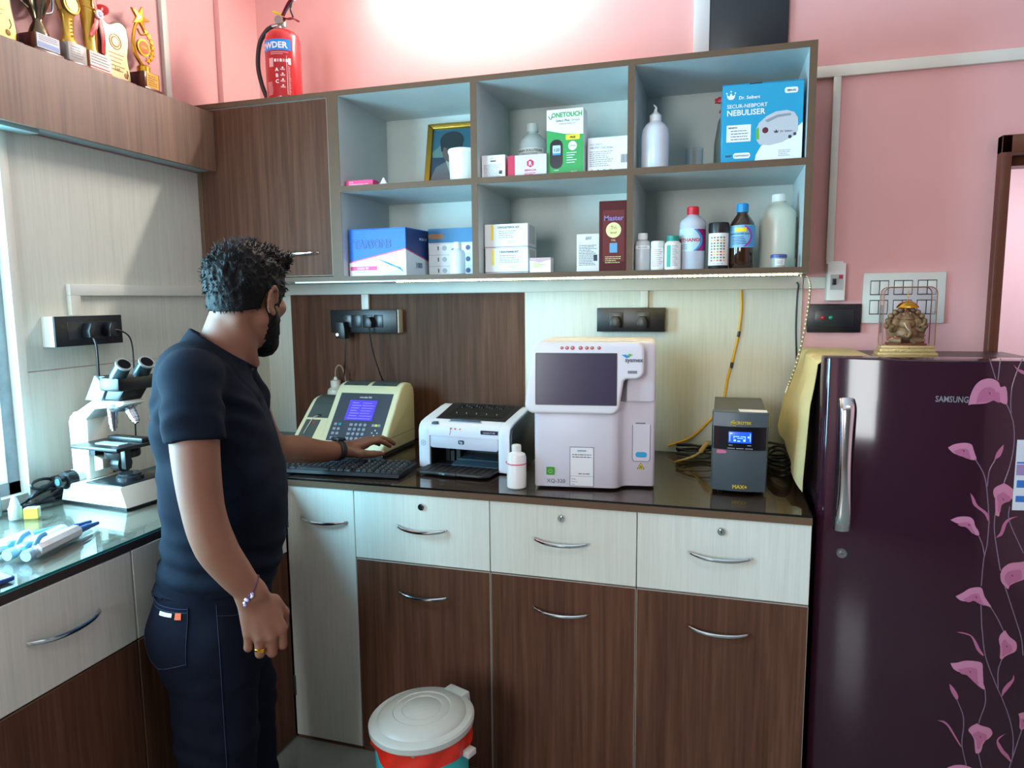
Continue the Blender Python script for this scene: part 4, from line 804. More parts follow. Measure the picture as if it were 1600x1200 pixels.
q = MB(); q.tube([(0, 0, 0.245), (0.001, 0, 0.275), (0.014, 0.0, 0.297), (0.030, 0.004, 0.288), (0.038, 0.008, 0.25), (0.042, 0.010, 0.20)], 0.003, 8, sm=6); q.build('tubing', pm('brownish_tubing', (150, 128, 112), 0.35), wbt)
# keyboard
KBM = pm('keyboard_black', (26, 28, 33), 0.4); KEYM = pm('keycap_black', (36, 40, 46), 0.38); LEG = pm('keycap_legend', (190, 196, 204), 0.5)
kb = thing('keyboard', 'black keyboard at the worktop edge under the reaching hand', 'keyboard', (0.912, -0.636, ZC), math.radians(3.0)); 
KW, KD = 0.452, 0.160
q = MB(); q.prism([(0, 0.004), (0.004, 0.0005), (KD-0.004, 0.0005), (KD, 0.006), (KD, 0.019), (KD-0.006, 0.022), (0.05, 0.0165), (0.006, 0.013)], 'yz', -KW, 0.0, bev=0.002); q.build('case', KBM, kb)
rows_ = [(0.014, 'b'), (0.034, 'k'), (0.054, 'k'), (0.074, 'k'), (0.094, 'k'), (0.120, 'f')]
rk = random.Random(3)
for y, kind in rows_:
    z = 0.0150+(y-0.006)*0.075
    if kind == 'b': xs = [(-KW+0.010, 0.024), (-KW+0.036, 0.022), (-KW+0.060, 0.024), (-KW+0.086, 0.118), (-KW+0.206, 0.024), (-KW+0.232, 0.022), (-KW+0.256, 0.024)]
    else: xs = [(-KW+0.010+i*0.0198, 0.0184) for i in range(14)]
    xs += [(-KW+0.298+i*0.0198, 0.0184) for i in range(3)] + [(-KW+0.364+i*0.0198, 0.0184) for i in range(4)]
    for x, w_ in xs:
        q = MB(); q.prism([(x, 0), (x+w_, 0), (x+w_-0.0022, 0.0085), (x+0.0022, 0.0085)], 'xz', y, y+0.0172, bev=0.0012, seg=1)
        q.box(x+0.004, x+0.0075, y+0.0095, y+0.0130, 0.0084, 0.0087, 1)
        q.build('key', [KEYM, LEG], kb, loc=(0, 0, z-0.0035))
q = MB(); q.tube([(-0.10, KD-0.002, 0.012), (-0.07, KD+0.03, 0.006), (-0.05, KD+0.06, 0.004), (-0.045, KD+0.14, 0.004), (-0.05, KD+0.20, 0.004)], 0.0022, 8, sm=5); q.build('cord', BLACK, kb)
# laser printer
SIL = pm('silver_white_plastic', (214, 218, 228), 0.35); PBLK = pm('printer_black', (24, 26, 30), 0.4); PBLU = pm('tray_blue_grey', (52, 72, 86), 0.35)
pr = thing('laser_printer', 'compact silver and black laser printer with its paper tray folded down', 'printer', (0.905, -0.468, ZC), math.radians(-4.5))
PW, PD, PH = 0.338, 0.235, 0.185
side = [(0.0, 0.004), (0.0, 0.128), (0.006, 0.145), (0.020, 0.156), (0.05, 0.164), (0.17, 0.187), (0.20, 0.190), (0.225, 0.186), (PD, 0.170), (PD, 0.004)]
q = MB(); q.prism(side, 'yz', 0.004, 0.045, bev=0.003); q.prism(side, 'yz', PW-0.045, PW-0.006, bev=0.003)
q.prism([(0.0, 0.112), (0.0, 0.128), (0.006, 0.145), (0.020, 0.156), (0.048, 0.1635), (0.048, 0.112)], 'yz', 0.044, PW-0.044)
q.prism([(0.19, 0.004), (PD, 0.004), (PD, 0.168), (0.22, 0.180), (0.19, 0.180)], 'yz', 0.044, PW-0.044)
q.build('casing', SIL, pr, angle=40)
q = MB(); q.prism([(0.004, 0.003), (0.004, 0.125), (0.012, 0.146), (0.05, 0.158), (0.17, 0.181), (0.2, 0.184), (PD-0.002, 0.165), (PD-0.002, 0.003)], 'yz', PW-0.006, PW+0.002, bev=0.002); q.build('side_panel', PBLK, pr)
q = MB(); q.prism([(0.02, 0.003), (0.02, 0.125), (0.05, 0.15), (0.2, 0.178), (PD-0.002, 0.16), (PD-0.002, 0.003)], 'yz', 0.0, 0.004); q.build('side_panel', PBLK, pr)
# dark top recess
def top(y): return 0.1640+(y-0.05)*(0.023/0.12)
q = MB(); q.grid(lambda u, v: (0.050+u*(PW-0.088)-(0.012*v if u < .5 else -0.006*v), 0.044+v*0.172, top(min(0.044+v*0.172, 0.19))+0.0010), 6, 8, thick=0.002); q.build('top_cover', PBLK, pr)
q = MB()
q.prism([(0.082, 0.001), (0.150, 0.001), (0.185, 0.012), (0.082, 0.012)], 'yz', 0.085, 0.270, 0)
pit = pm('output_pit', (10, 11, 13), 0.5); q.grid(lambda u, v: (0.078+u*0.200, 0.075+v*0.115, top(0.075+v*0.115)+0.0022-0.0*v), 2, 2, 1)
for k in range(14): x = 0.095+k*0.0125; y = 0.150+(k*5 % 3)*0.008; q.box(x, x+0.004, y, y+0.022, top(y)+0.0018, top(y)+0.0075, 0)
for k in range(18): q.box(0.09+k*0.0105, 0.095+k*0.0105, 0.200, 0.212, 0.1885, 0.1925, 0)
for k in range(5): q.box(0.10+k*0.037, 0.1025+k*0.037, 0.095, 0.10, top(0.095)+0.002, top(0.095)+0.006, 2)
q.bm.verts.ensure_lookup_table()
for v in q.bm.verts:
    if v.co.z < 0.02: v.co.z += top(v.co.y)-0.010
q.build('output_bin', [PBLK, pit, pm('pin_grey', (120, 124, 126), 0.4)], pr)
q = MB(); q.box(0.108, 0.215, 0.030, 0.052, 0.1600, 0.1655, bev=0.002); q.box(0.106, 0.222, 0.024, 0.032, 0.157, 0.1605, m=1); q.build('output_flap', [PBLU, pm('pale_lip', (150, 156, 164), 0.4)], pr)
q = MB(); q.prism([(0.050, 0.150), (0.075, 0.150), (0.068, 0.158), (0.052, 0.157)], 'xz', 0.006, 0.022, bev=0.001); q.build('side_vent', PBLU, pr)
# front: door panel, opening, tray
q = MB(); q.prism(rrect(0.046, PW-0.046, 0.071, 0.1155, 0.010), 'xz', 0.0025, 0.016, bev=0.002); q.build('front_panel', pm('lavender_silver', (196, 200, 214), 0.35), pr)
q = MB(); q.prism(rrect(0.150, 0.171, 0.088, 0.1015, 0.0035), 'xz', 0.0014, 0.003, 0); q.text('hp', (0.1605, 0.0010, 0.0915), 0.0125, 1, align='CENTER', bold=0.02); q.build('logo_badge', [pm('badge_navy', (30, 36, 50), 0.35), pm('badge_pale', (196, 204, 216), 0.4)], pr)
q = MB(); q.prism(rrect(0.232, 0.292, 0.1265, 0.139, 0.001), 'xz', -0.0012, 0.004, 0); q.text('LaserJet P1108', (0.262, -0.0014, 0.1305), 0.0068, 1, align='CENTER'); q.build('model_plate', [pm('plate_plum', (48, 36, 66), 0.3), WHITEP], pr)
q = MB()
for x, rr in ((0.124, 0.0028), (0.140, 0.0024), (0.157, 0.002)): q.cyl((x, -0.0010, 0.1395-0.3*(x-0.124)*0.1), (x, 0.003, 0.1395), rr, seg=10)
q.tube([(0.124, -0.001, 0.139), (0.123, -0.001, 0.128), (0.120, -0.001, 0.118)], 0.0008, 5); q.build('indicator_mark', pm('orange_red_mark', (222, 96, 76), 0.5), pr)
q = MB(); q.tube([(0.0215+0.0085*math.cos(2*PI*i/24), -0.0002, 0.086+0.0085*math.sin(2*PI*i/24)) for i in range(25)], 0.0008, 6); q.tube([(0.0215+0.003*math.cos(2*PI*i/16), -0.0002, 0.086+0.003*math.sin(2*PI*i/16)) for i in range(17)], 0.0008, 6); q.build('power_button', pm('button_ring', (110, 130, 150), 0.4), pr)
q = MB(); q.box(0.046, PW-0.046, 0.020, 0.19, 0.006, 0.0135); q.box(0.046, PW-0.046, 0.120, 0.125, 0.0135, 0.112); q.box(0.046, 0.048, 0.006, 0.12, 0.006, 0.112); q.box(PW-0.048, PW-0.046, 0.006, 0.12, 0.006, 0.112)
for x, h_ in ((0.070, 0.05), (0.088, 0.036), (0.11, 0.044)): q.box(x, x+0.014, 0.07, 0.12, 0.0135, 0.0135+h_)
q.build('paper_well', pm('well_black', (15, 17, 20), 0.45), pr)
q = MB()
for x, w_ in ((0.13, 0.010), (0.155, 0.008), (0.175, 0.012), (0.228, 0.006), (0.27, 0.010)): q.box(x, x+w_, 0.117, 0.1205, 0.046, 0.050)
q.build('feed_roller', pm('roller_grey', (130, 136, 140), 0.4), pr)
q = MB(); q.prism([(0.012, 0.012), (0.115, 0.034), (0.115, 0.037), (0.012, 0.015)], 'yz', 0.118, 0.285, bev=0.0008); q.box(0.120, 0.283, 0.055, 0.058, 0.022, 0.0275); q.build('paper_guide', PBLU, pr)
q = MB(); q.prism([(0.040, 0.015), (PW-0.042, 0.015), (PW-0.046, -0.075), (PW-0.075, -0.092), (0.055, -0.092), (0.030, -0.070)], 'xy', 0.0045, 0.0125, bev=0.002); q.prism([(0.040, 0.013), (PW-0.046, 0.013), (PW-0.052, -0.070), (PW-0.080, -0.084), (0.060, -0.084), (0.040, -0.066)], 'xy', 0.0125, 0.0132, 1)
for k in range(9): q.box(0.07+k*0.024, 0.072+k*0.024, -0.078, 0.01, 0.0130, 0.0150, 0)
q.box(0.125, 0.185, -0.0965, -0.088, 0.0045, 0.0145, 0, bev=0.002); q.box(0.138, 0.146, -0.0972, -0.0960, 0.0075, 0.0115, 2); q.build('paper_tray', [PBLK, pm('tray_mesh', (18, 20, 23), 0.6, bump=0.6, bscale=300), pm('tray_mark', (150, 160, 164), 0.4)], pr)
# white plastic bottle with a pink line
wp = thing('bottle', 'white plastic bottle with a pink band in front of the printer', 'bottle', (1.2985, -0.628, ZC))
q = MB(); q.lathe([(0, 0), (0.0265, 0), (0.029, 0.003), (0.029, 0.092), (0.026, 0.102), (0.014, 0.108), (0.013, 0.112), (0, 0.112)]); q.build('body', pm('bright_white_plastic', (236, 238, 236), 0.35), wp)
q = MB(); q.lathe([(0.0290, 0.072), (0.0296, 0.0725), (0.0296, 0.0757), (0.0290, 0.076)]); q.box(-0.0335, -0.0295, -0.002, 0.004, 0.0715, 0.0775); q.build('band', pm('pink_tape', (232, 100, 130), 0.45), wp)
q = MB(); q.lathe([(0, 0.110), (0.0138, 0.110), (0.0138, 0.128), (0.012, 0.130), (0, 0.130)])
for i in range(22): q.box(0.0136, 0.0142, -0.0006, 0.0006, 0.112, 0.127, M=Matrix.Rotation(2*PI*i/22, 4, 'Z'))
q.build('cap', WHITEP, wp)
# haematology analyzer
HW = pm('analyzer_white', (224, 222, 228), 0.38); HW2 = pm('analyzer_lilac_white', (208, 204, 214), 0.4)
ha = thing('blood_analyzer', 'large white blood analyzer with a dark touchscreen on the worktop', 'analyzer', (1.352, -0.622, ZC), math.radians(6.5))
W_, D_, H_ = 0.352, 0.345, 0.437
foot = [(0.0, 0.012), (0.004, 0.004), (0.012, 0.0), (0.225, 0.0), (0.240, 0.004), (0.250, 0.014), (0.256, 0.028), (0.266, 0.036), (0.280, 0.040), (W_-0.008, 0.040), (W_, 0.048), (W_, D_-0.02), (W_-0.02, D_), (0.02, D_), (0.0, D_-0.02)]
q = MB(); q.prism(foot, 'xy', 0.006, 0.262, bev=0.002)
fup = [(0.004, 0.030), (0.270, 0.030), (0.282, 0.060), (W_-0.004, 0.060), (W_, 0.066), (W_, D_-0.02), (W_-0.02, D_), (0.02, D_), (0.004, D_-0.02)]
q.prism(fup, 'xy', 0.262, 0.405); q.prism([(0.02, 0.07), (W_-0.03, 0.07), (W_-0.03, D_-0.02), (0.02, D_-0.02)], 'xy', 0.0, 0.006)
q.prism([(0.030, 0.262), (0.030, 0.405), (0.040, H_-0.012), (0.055, H_-0.002), (D_-0.035, H_-0.002), (D_-0.010, H_-0.012), (D_, 0.40), (D_, 0.262)], 'yz', 0.003, W_, bev=0.012, seg=4)
q.build('cabinet', HW2, ha, angle=45)
# head: profile in xz with the stepped right side, leaning back slightly
hd = rrect(-0.026, 0.318, 0.232, H_-0.002, 0.026, 6)
x0, x1, z0, z1 = -0.026, 0.318, 0.228, H_-0.002
def arc(cx_, cz_, r, a0, a1, n=6): return [(cx_+r*math.cos(math.radians(a0+(a1-a0)*i/n)), cz_+r*math.sin(math.radians(a0+(a1-a0)*i/n))) for i in range(n+1)]
hp = arc(x1-0.024, z1-0.024, 0.024, 0, 90) + arc(x0+0.044, z1-0.024, 0.024, 90, 172) + arc(x0+0.028, z0+0.028, 0.028, 184, 270) + arc(0.250-0.028, z0+0.028, 0.028, -90, 0) + arc(0.262+0.010, 0.330-0.012, 0.012, 180, 90)[0:] + arc(x1-0.026, 0.330+0.026, 0.026, -90, 0)
q = MB(); q.prism(hp, 'xz', -0.018, 0.055, bev=0.009, seg=4)
for v in q.bm.verts: v.co.y += (v.co.z-z0)*0.075
q.build('head', HW, ha, angle=60)
def lean(z): return -0.0186+(z-z0)*0.075
def hpoly(q, pts, m, off=0.0004, th=0.002):
    t = bmesh.new(); va = [t.verts.new((x, lean(z)-off, z)) for x, z in pts]; vb = [t.verts.new((x, lean(z)-off+th, z)) for x, z in pts]
    t.faces.new(va); n = len(pts)
    for i in range(n): t.faces.new((va[i], vb[i], vb[(i+1) % n], va[(i+1) % n]))
    bmesh.ops.recalc_face_normals(t, faces=t.faces); q.add(t, m)
def htext(q, txt, x, z, size, m, bold=0.0, align='LEFT'): q.text(txt, (0, 0, 0), size, m, align=align, bold=bold, wrap=lambda a, b_: (x+a, lean(z+b_)-0.0008, z+b_))
q = MB(); hpoly(q, rrect(0.006, 0.242, 0.254, 0.427-0.022, 0.003), 0, 0.0004); hpoly(q, rrect(0.0085, 0.2395, 0.2565, 0.4025, 0.002), 1, 0.0010, 0.001); q.build('touchscreen', [DARKG, pm('screen_off_violet', (58, 48, 72), 0.22)], ha)
q = MB(); htext(q, 'sysmex', 0.264, 0.3800, 0.0170, 0, 0.03); hpoly(q, [(0.254, 0.400), (0.266, 0.401), (0.276, 0.394), (0.268, 0.391)], 1, 0.0008); hpoly(q, [(0.268, 0.397), (0.276, 0.404), (0.285, 0.400), (0.276, 0.395)], 2, 0.0008); q.build('logo', [pm('logo_grey', (84, 92, 108), 0.5), pm('logo_blue', (30, 130, 205), 0.45), pm('logo_green', (96, 170, 70), 0.45)], ha)
q = MB(); hpoly(q, rrect(0.272, 0.298, 0.347, 0.355, 0.0012), 0, 0.0006); q.build('status_lamp', pm('lamp_grey', (124, 120, 132), 0.35), ha)
q = MB()
for x, r_ in ((0.083, 0.0050), (0.098, 0.0056), (0.114, 0.0062), (0.137, 0.0060), (0.155, 0.0055), (0.170, 0.0054), (0.190, 0.0052)):
    hpoly(q, [(x+r_*math.cos(2*PI*i/16), 0.4195+r_*0.9*math.sin(2*PI*i/16)) for i in range(16)], 0, 0.0006); hpoly(q, [(x+0.5*r_*math.cos(2*PI*i/10)-0.001, 0.4205+r_*0.45*math.sin(2*PI*i/10)) for i in range(10)], 1, 0.0010)
q.build('sticker_row', [pm('sticker_crimson', (176, 60, 72), 0.45), pm('sticker_gold', (214, 160, 120), 0.45)], ha)
# lower front details
q = MB(); q.prism([(0.2865, 0.088), (0.2865, 0.190), (0.2885, 0.192), (0.337, 0.192), (0.339, 0.190), (0.339, 0.088), (0.334, 0.081), (0.2915, 0.081)], 'xz', 0.0385, 0.041, 1); q.prism([(0.2880, 0.089), (0.2880, 0.193), (0.3375, 0.193), (0.3375, 0.089), (0.3330, 0.0825), (0.2925, 0.0825)], 'xz', 0.0375, 0.041, 0); q.box(0.296, 0.324, 0.038, 0.060, 0.1945, 0.1970, 1); q.build('sample_port', [HW2, pm('port_outline', (70, 84, 96), 0.4)], ha)
q = MB(); q.prism(rrect(0.2965, 0.329, 0.094, 0.110, 0.007), 'xz', 0.0365, 0.039); q.build('start_plate', pm('cyan_plate', (50, 160, 212), 0.35), ha)
q = MB(); q.prism([(0.301, 0.058), (0.323, 0.058), (0.312, 0.077)], 'xz', 0.0390, 0.041, 1); q.prism([(0.3033, 0.0592), (0.3207, 0.0592), (0.312, 0.0745)], 'xz', 0.0386, 0.041, 0)
for a in (90, 210, 330): q.cyl((0.312+0.0028*math.cos(math.radians(a)), 0.0384, 0.0642+0.0028*math.sin(math.radians(a))), (0.312+0.0028*math.cos(math.radians(a)), 0.040, 0.0642+0.0028*math.sin(math.radians(a))), 0.0021, seg=10, m=1)
q.build('biohazard_sign', [YEL, BLACK], ha)
q = MB(); q.prism(rrect(0.036, 0.060, 0.042, 0.066, 0.003), 'xz', -0.002, 0.004, 0); q.tube([(0.048+0.0055*math.cos(math.radians(a)), -0.0022, 0.0535+0.0055*math.sin(math.radians(a))) for a in range(120, 421, 20)], 0.0006, 6, 1); q.box(0.0475, 0.0485, -0.0026, 0, 0.054, 0.0605, 1); q.build('power_button', [pm('leaf_green_button', (64, 150, 40), 0.35), pm('button_symbol', (190, 220, 170), 0.4)], ha)
q = MB(); q.text('XQ-320', (0.037, -0.0004, 0.0185), 0.0165, 0, bold=0.01); q.build('model_lettering', pm('lettering_grey', (104, 108, 122), 0.5), ha)
q = MB(); q.prism(rrect(0.106, 0.176, 0.010, 0.128, 0.002), 'xz', -0.0010, 0.002, 0)
for a in ((0.106, 0.176, 0.010, 0.0112), (0.106, 0.176, 0.1268, 0.128), (0.106, 0.1072, 0.010, 0.128), (0.1748, 0.176, 0.010, 0.128)): q.box(a[0], a[1], -0.0013, 0, a[2], a[3], 1)
q.text('sysmex', (0.141, -0.0012, 0.115), 0.009, 2, align='CENTER', bold=0.02); lines(q, 0.113, 0.169, -0.0010, 0.106, 2, 0.007, 0.0022, 1, 51, False); q.text('1800 123 4470', (0.130, -0.0012, 0.046), 0.0055, 1, bold=0.02); q.box(0.107, 0.175, -0.0012, 0, 0.040, 0.0406, 1)
for k, s_ in enumerate(('Model', 'Serial no', 'Date')): q.text(s_, (0.111, -0.0012, 0.030-k*0.008), 0.005, 1)
q.build('service_label', [pm('label_paper', (228, 228, 230), 0.5), INK, pm('label_blue', (60, 110, 160), 0.5)], ha)
# UPS
UG = pm('ups_grey', (72, 82, 88), 0.42); UT = pm('ups_top_grey', (74, 74, 72), 0.45)
up = thing('power_supply', 'tall dark grey power supply unit with a glowing blue display', 'power supply', (1.857, -0.540, ZC), 0)
w, d, h = 0.154, 0.350, 0.236
q = MB(); q.box(0.004, w-0.004, 0.012, d, 0.012, h-0.004, bev=0.002); q.build('case', UT, up)
fp_ = [(0.0, 0.020), (0.004, 0.005), (0.05, -0.003), (w/2, -0.005), (w-0.05, -0.003), (w-0.004, 0.005), (w, 0.020)]
q = MB(); q.prism(fp_, 'xy', 0.008, h, bev=0.002); q.prism([(0.001, 0.012), (w-0.001, 0.012), (w-0.001, 0.05), (0.001, 0.05)], 'xy', h-0.006, h-0.0002); q.build('front_fascia', UG, up, angle=50)
def curve_y(x): return -0.005+0.010*((x-w/2)/(w/2))**2 if abs(x-w/2) < w/2-0.01 else 0.002
q = MB(); q.grid(lambda u, v: (0.002+u*(w-0.004), -0.0062+0.0115*((u-0.5)*2)**2 + (0.008 if u in (0, 1) else 0), 0.130+v*0.066), 24, 1, thick=-0.0015); q.build('display_band', pm('band_black', (16, 18, 24), 0.2), up)
BLUES = pm('display_blue', (20, 70, 240), 0.3, emit=1.5); GLOW = pm('display_glyph', (150, 200, 255), 0.3, emit=1.5)
q = MB(); q.box(0.046, 0.108, -0.0085, -0.005, 0.150, 0.182, 0, bev=0.001)
for a in ((0.049, 0.056, 0.1765, 0.179), (0.060, 0.075, 0.168, 0.1695), (0.078, 0.092, 0.168, 0.1695), (0.060, 0.0615, 0.163, 0.169), (0.0905, 0.092, 0.160, 0.169), (0.070, 0.086, 0.163, 0.1645), (0.049, 0.0505, 0.155, 0.178), (0.104, 0.1055, 0.155, 0.178), (0.060, 0.066, 0.155, 0.160), (0.070, 0.078, 0.1545, 0.157), (0.086, 0.092, 0.155, 0.1605), (0.098, 0.102, 0.165, 0.170)): q.box(a[0], a[1], -0.0088, -0.0080, a[2], a[3], 1)
q.build('display', [BLUES, GLOW], up)
q = MB()
for k in range(3): q.box(0.044+k*0.024, 0.064+k*0.024, -0.0078, -0.004, 0.1335, 0.1350, 0); q.box(0.047+k*0.025, 0.058+k*0.025, -0.0076, -0.004, 0.1425, 0.1442, 0)
q.build('key_marks', pm('pale_marks', (170, 176, 190), 0.4), up)
q = MB(); q.text('MICROTEK', (0.079, -0.0058, 0.2035), 0.0115, 0, align='CENTER', bold=0.03); q.tube([(0.062, -0.0056, 0.2150), (0.054, -0.0054, 0.2110), (0.052, -0.0052, 0.2040), (0.058, -0.0054, 0.2000), (0.066, -0.0058, 0.1990)], 0.0008, 6, 0, sm=4); q.text('MAX+', (0.080, -0.0058, 0.0175), 0.0150, 0, align='CENTER', bold=0.04); q.build('lettering', pm('mustard_print', (206, 176, 40), 0.5), up)
q = MB(); q.prism([(0.014, 0.118), (0.016, 0.128), (0.036, 0.127), (0.042, 0.123), (0.040, 0.118), (0.020, 0.117)], 'xz', -0.0030, 0.004); q.build('sticker', pm('rose_sticker', (206, 110, 140), 0.5), up)
q = MB(); q.prism([(0.075, 0.022), (0.150, 0.018), (0.150, 0.060), (0.072, 0.064)], 'xy', h-0.0006, h+0.0006); q.build('paper_slip', LABELW, up)
for x in (0.018, w-0.030):
    for y in (0.03, d-0.04): MB().box(x, x+0.014, y, y+0.014, 0.0, 0.0125).build('foot', BLACK, up)
# cable bundle beside it
cbm = MB(); rc = random.Random(5)
for k in range(7):
    a = rc.uniform(0, 6); pts = []
    for i in range(9):
        u = i/8; pts.append((1.735+0.36*u, -0.105+0.055*math.sin(a+u*5+k)+0.01*rc.random(), ZC+0.010+0.012*(k % 4)+0.010*rc.random()))
    cbm.tube(pts, 0.0042 if k % 2 else 0.0032, 8, m=0, sm=5)
for k in range(4):
    cx_, cy_ = 2.066, -0.25+0.015*k; cbm.tube([(cx_+0.036*math.cos(t_/10*2*PI), cy_+0.12*math.sin(t_/10*2*PI), ZC+0.014+0.012*k+0.006*math.sin(t_)) for t_ in range(11)], 0.0042, 8, 0, sm=4)
tag(cbm.build('cable_bundle', pm('black_rubber_cable', (18, 18, 20), 0.45)), 'tangle of black cables lying behind the grey power unit', 'cables')
# faint tan cable end on the worktop
q = MB(); q.tube([(1.735, -0.21, ZC+0.006), (1.80, -0.21, 0.935), (1.835, -0.22, 0.970), (1.849, -0.225, 0.99)], 0.004, 8, 0, sm=5); q.cyl((1.820, -0.215, 0.952), (1.842, -0.22, 0.985), 0.0085, 0.007, 12, 0)
tag(q.build('plug_lead', pm('tan_cable', (182, 150, 70), 0.45)), 'tan cable with connector leaning on the left of the grey power unit', 'cable')
# ------------------------------------------------------------------ fridge, cloth and idol
FR = pm('fridge_plum_gloss', (46, 20, 34), 0.1, coat=0.3, spec=0.35)
fx, FXC, FH = 2.13, 2.43, 1.310
fg = thing('refrigerator', 'dark plum refrigerator printed with pink lilies, chrome handle on its left', 'refrigerator', (FXC, 0, 0))
q = MB(); q.box(-0.292, 0.292, -0.600, -0.06, 0.03, FH-0.034, bev=0.004); q.build('body', pm('fridge_side_dark', (44, 30, 36), 0.4), fg)
def door_y(x): return -0.66-0.06*(1-(x/0.3)**2)
def fy(u):   # rounded vertical edges, gentle belly
    x = -0.3+0.6*u
    e = min(u, 1-u)*0.6
    r = 0.016
    if e < r: return x, door_y(x)+(r-math.sqrt(max(0, r*r-(r-e)**2)))*0.9
    return x, door_y(x)
us = [0, 0.002, 0.006, 0.012, 0.02, 0.028] + [0.028+(0.972-0.028)*i/30 for i in range(1, 30)] + [0.972, 0.98, 0.988, 0.994, 0.998, 1]
q = MB(); pts = [fy(u) for u in us] + [(0.3, -0.605), (-0.3, -0.605)]; q.prism(pts, 'xy', 0.05, FH, bev=0.004, seg=3); q.build('door', FR, fg, angle=30)
q = MB(); tp = [(-0.292, -0.602), (0.292, -0.602)] + [(0.292, -0.06), (-0.292, -0.06)]; q.prism(tp, 'xy', FH-0.034, FH-0.024, bev=0.002); q.build('top_panel', pm('fridge_top_dark', (40, 24, 32), 0.35), fg)
q = MB(); q.box(-0.28, 0.28, -0.58, -0.08, 0.0, 0.035); q.build('plinth', BLACK, fg)
def on_door(pts, off): return [(x, door_y(x)-off, z) for x, z in pts]
def decal(q, pts, m, off=0.0006):
    # fan-triangulated patch bent to the door, split so that it follows the curve
    t = bmesh.new(); f = t.faces.new([t.verts.new((x, 0, z)) for x, z in pts])
    bmesh.ops.triangulate(t, faces=[f]); bmesh.ops.subdivide_edges(t, edges=t.edges[:], cuts=2, use_grid_fill=False)
    for v in t.verts: v.co.y = door_y(v.co.x)-off
    bmesh.ops.recalc_face_normals(t, faces=t.faces); q.add(t, m)
PETALS=[('f',[(10,1205),(13,1228),(21,1251),(34,1265),(53,1269),(69,1261),(74,1249),(86,1249),(91,1211),(81,1211),(64,1218),(46,1210),(19,1207)]),('f',[(-26,1101),(-12,1110),(9,1114),(23,1110),(29,1093),(35,1075),(22,1074),(6,1081),(-11,1086),(-22,1095)]),('l',[(73,1076),(76,1092),(85,1107),(90,1112),(89,1098),(84,1084)]),('f',[(97,1020),(110,1012),(125,997),(123,985),(107,978),(94,965),(92,940),(88,940),(83,944),(83,974),(76,992),(78,1008)]),('l',[(27,993),(36,981),(45,963),(67,945),(69,925),(60,943),(37,962),(31,977)]),('l',[(97,1303),(107,1293),(121,1287),(122,1279),(108,1287)]),('f',[(-11,923),(5,932),(27,934),(38,927),(42,913),(50,900),(52,890),(43,891),(31,905),(18,915),(3,916)]),('l',[(88,885),(97,900),(101,919),(112,934),(133,940),(120,934),(110,922),(106,906),(101,892)]),('f',[(104,795),(108,810),(122,823),(143,827),(161,827),(166,792),(138,776),(126,767),(124,759),(116,766),(107,778)]),('f',[(11,732),(26,743),(40,755),(58,760),(67,757),(71,743),(79,729),(90,712),(84,713),(68,719),(49,729),(35,722),(22,723)]),('f',[(124,655),(135,639),(151,625),(152,604),(138,594),(129,588),(122,580),(117,585),(118,605),(112,629),(115,644)]),('l',[(18,641),(32,642),(50,637),(62,623),(71,605),(81,589),(78,587),(65,601),(54,627),(45,636)]),('f',[(10,559),(26,563),(44,570),(72,570),(81,561),(82,526),(90,500),(76,506),(60,522),(43,537),(28,539),(17,546)]),('l',[(11,505),(20,497),(31,479),(32,468),(27,467),(15,487)]),('l',[(-10,404),(5,405),(18,394),(30,374),(47,344),(43,346),(27,371),(13,393),(2,401)]),('f',[(78,409),(88,404),(107,399),(114,386),(108,373),(96,361),(92,338),(86,330),(79,332),(76,359),(69,376),(60,388),(65,399)]),('l',[(128,481),(129,502),(138,518),(149,531),(151,542),(153,528),(144,509),(133,492)]),('l',[(145,388),(132,376),(128,360),(139,346),(154,331),(162,312),(152,321),(135,339),(125,360),(128,376)]),('f',[(19,282),(37,292),(58,294),(77,286),(70,266),(52,257),(34,264)]),('f',[(169,441),(182,445),(192,439),(191,413),(185,403),(179,399),(174,406),(173,428)]),]
STEMS=[[(47,1316),(63,1268)],[(70,1316),(68,1265)],[(116,1316),(106,1284),(99,1251),(98,1217),(101,1187)],[(89,1211),(101,1184),(109,1154),(112,1111),(107,1062),(97,1020)],[(33,1075),(51,1044),(60,1013),(69,948),(72,920)],[(75,1076),(64,1048),(62,1010)],[(68,951),(71,928),(71,870),(66,828),(65,763)],[(51,890),(61,866),(67,840)],[(83,946),(84,905),(94,850),(104,804)],[(89,711),(106,683),(121,652)],[(67,719),(73,656)],[(116,766),(138,705),(161,641)],[(113,964),(115,927),(151,850)],[(73,659),(85,587),(112,517),(130,478),(150,427),(162,375),(164,322)],[(122,580),(116,550),(119,505)],[(90,500),(93,463),(84,422),(82,409)],[(29,468),(45,429),(49,396),(48,349),(61,294)],[(86,330),(95,295),(99,276)],[(180,399),(169,347),(159,298),(155,277)],[(153,664),(163,631),(169,592)],]

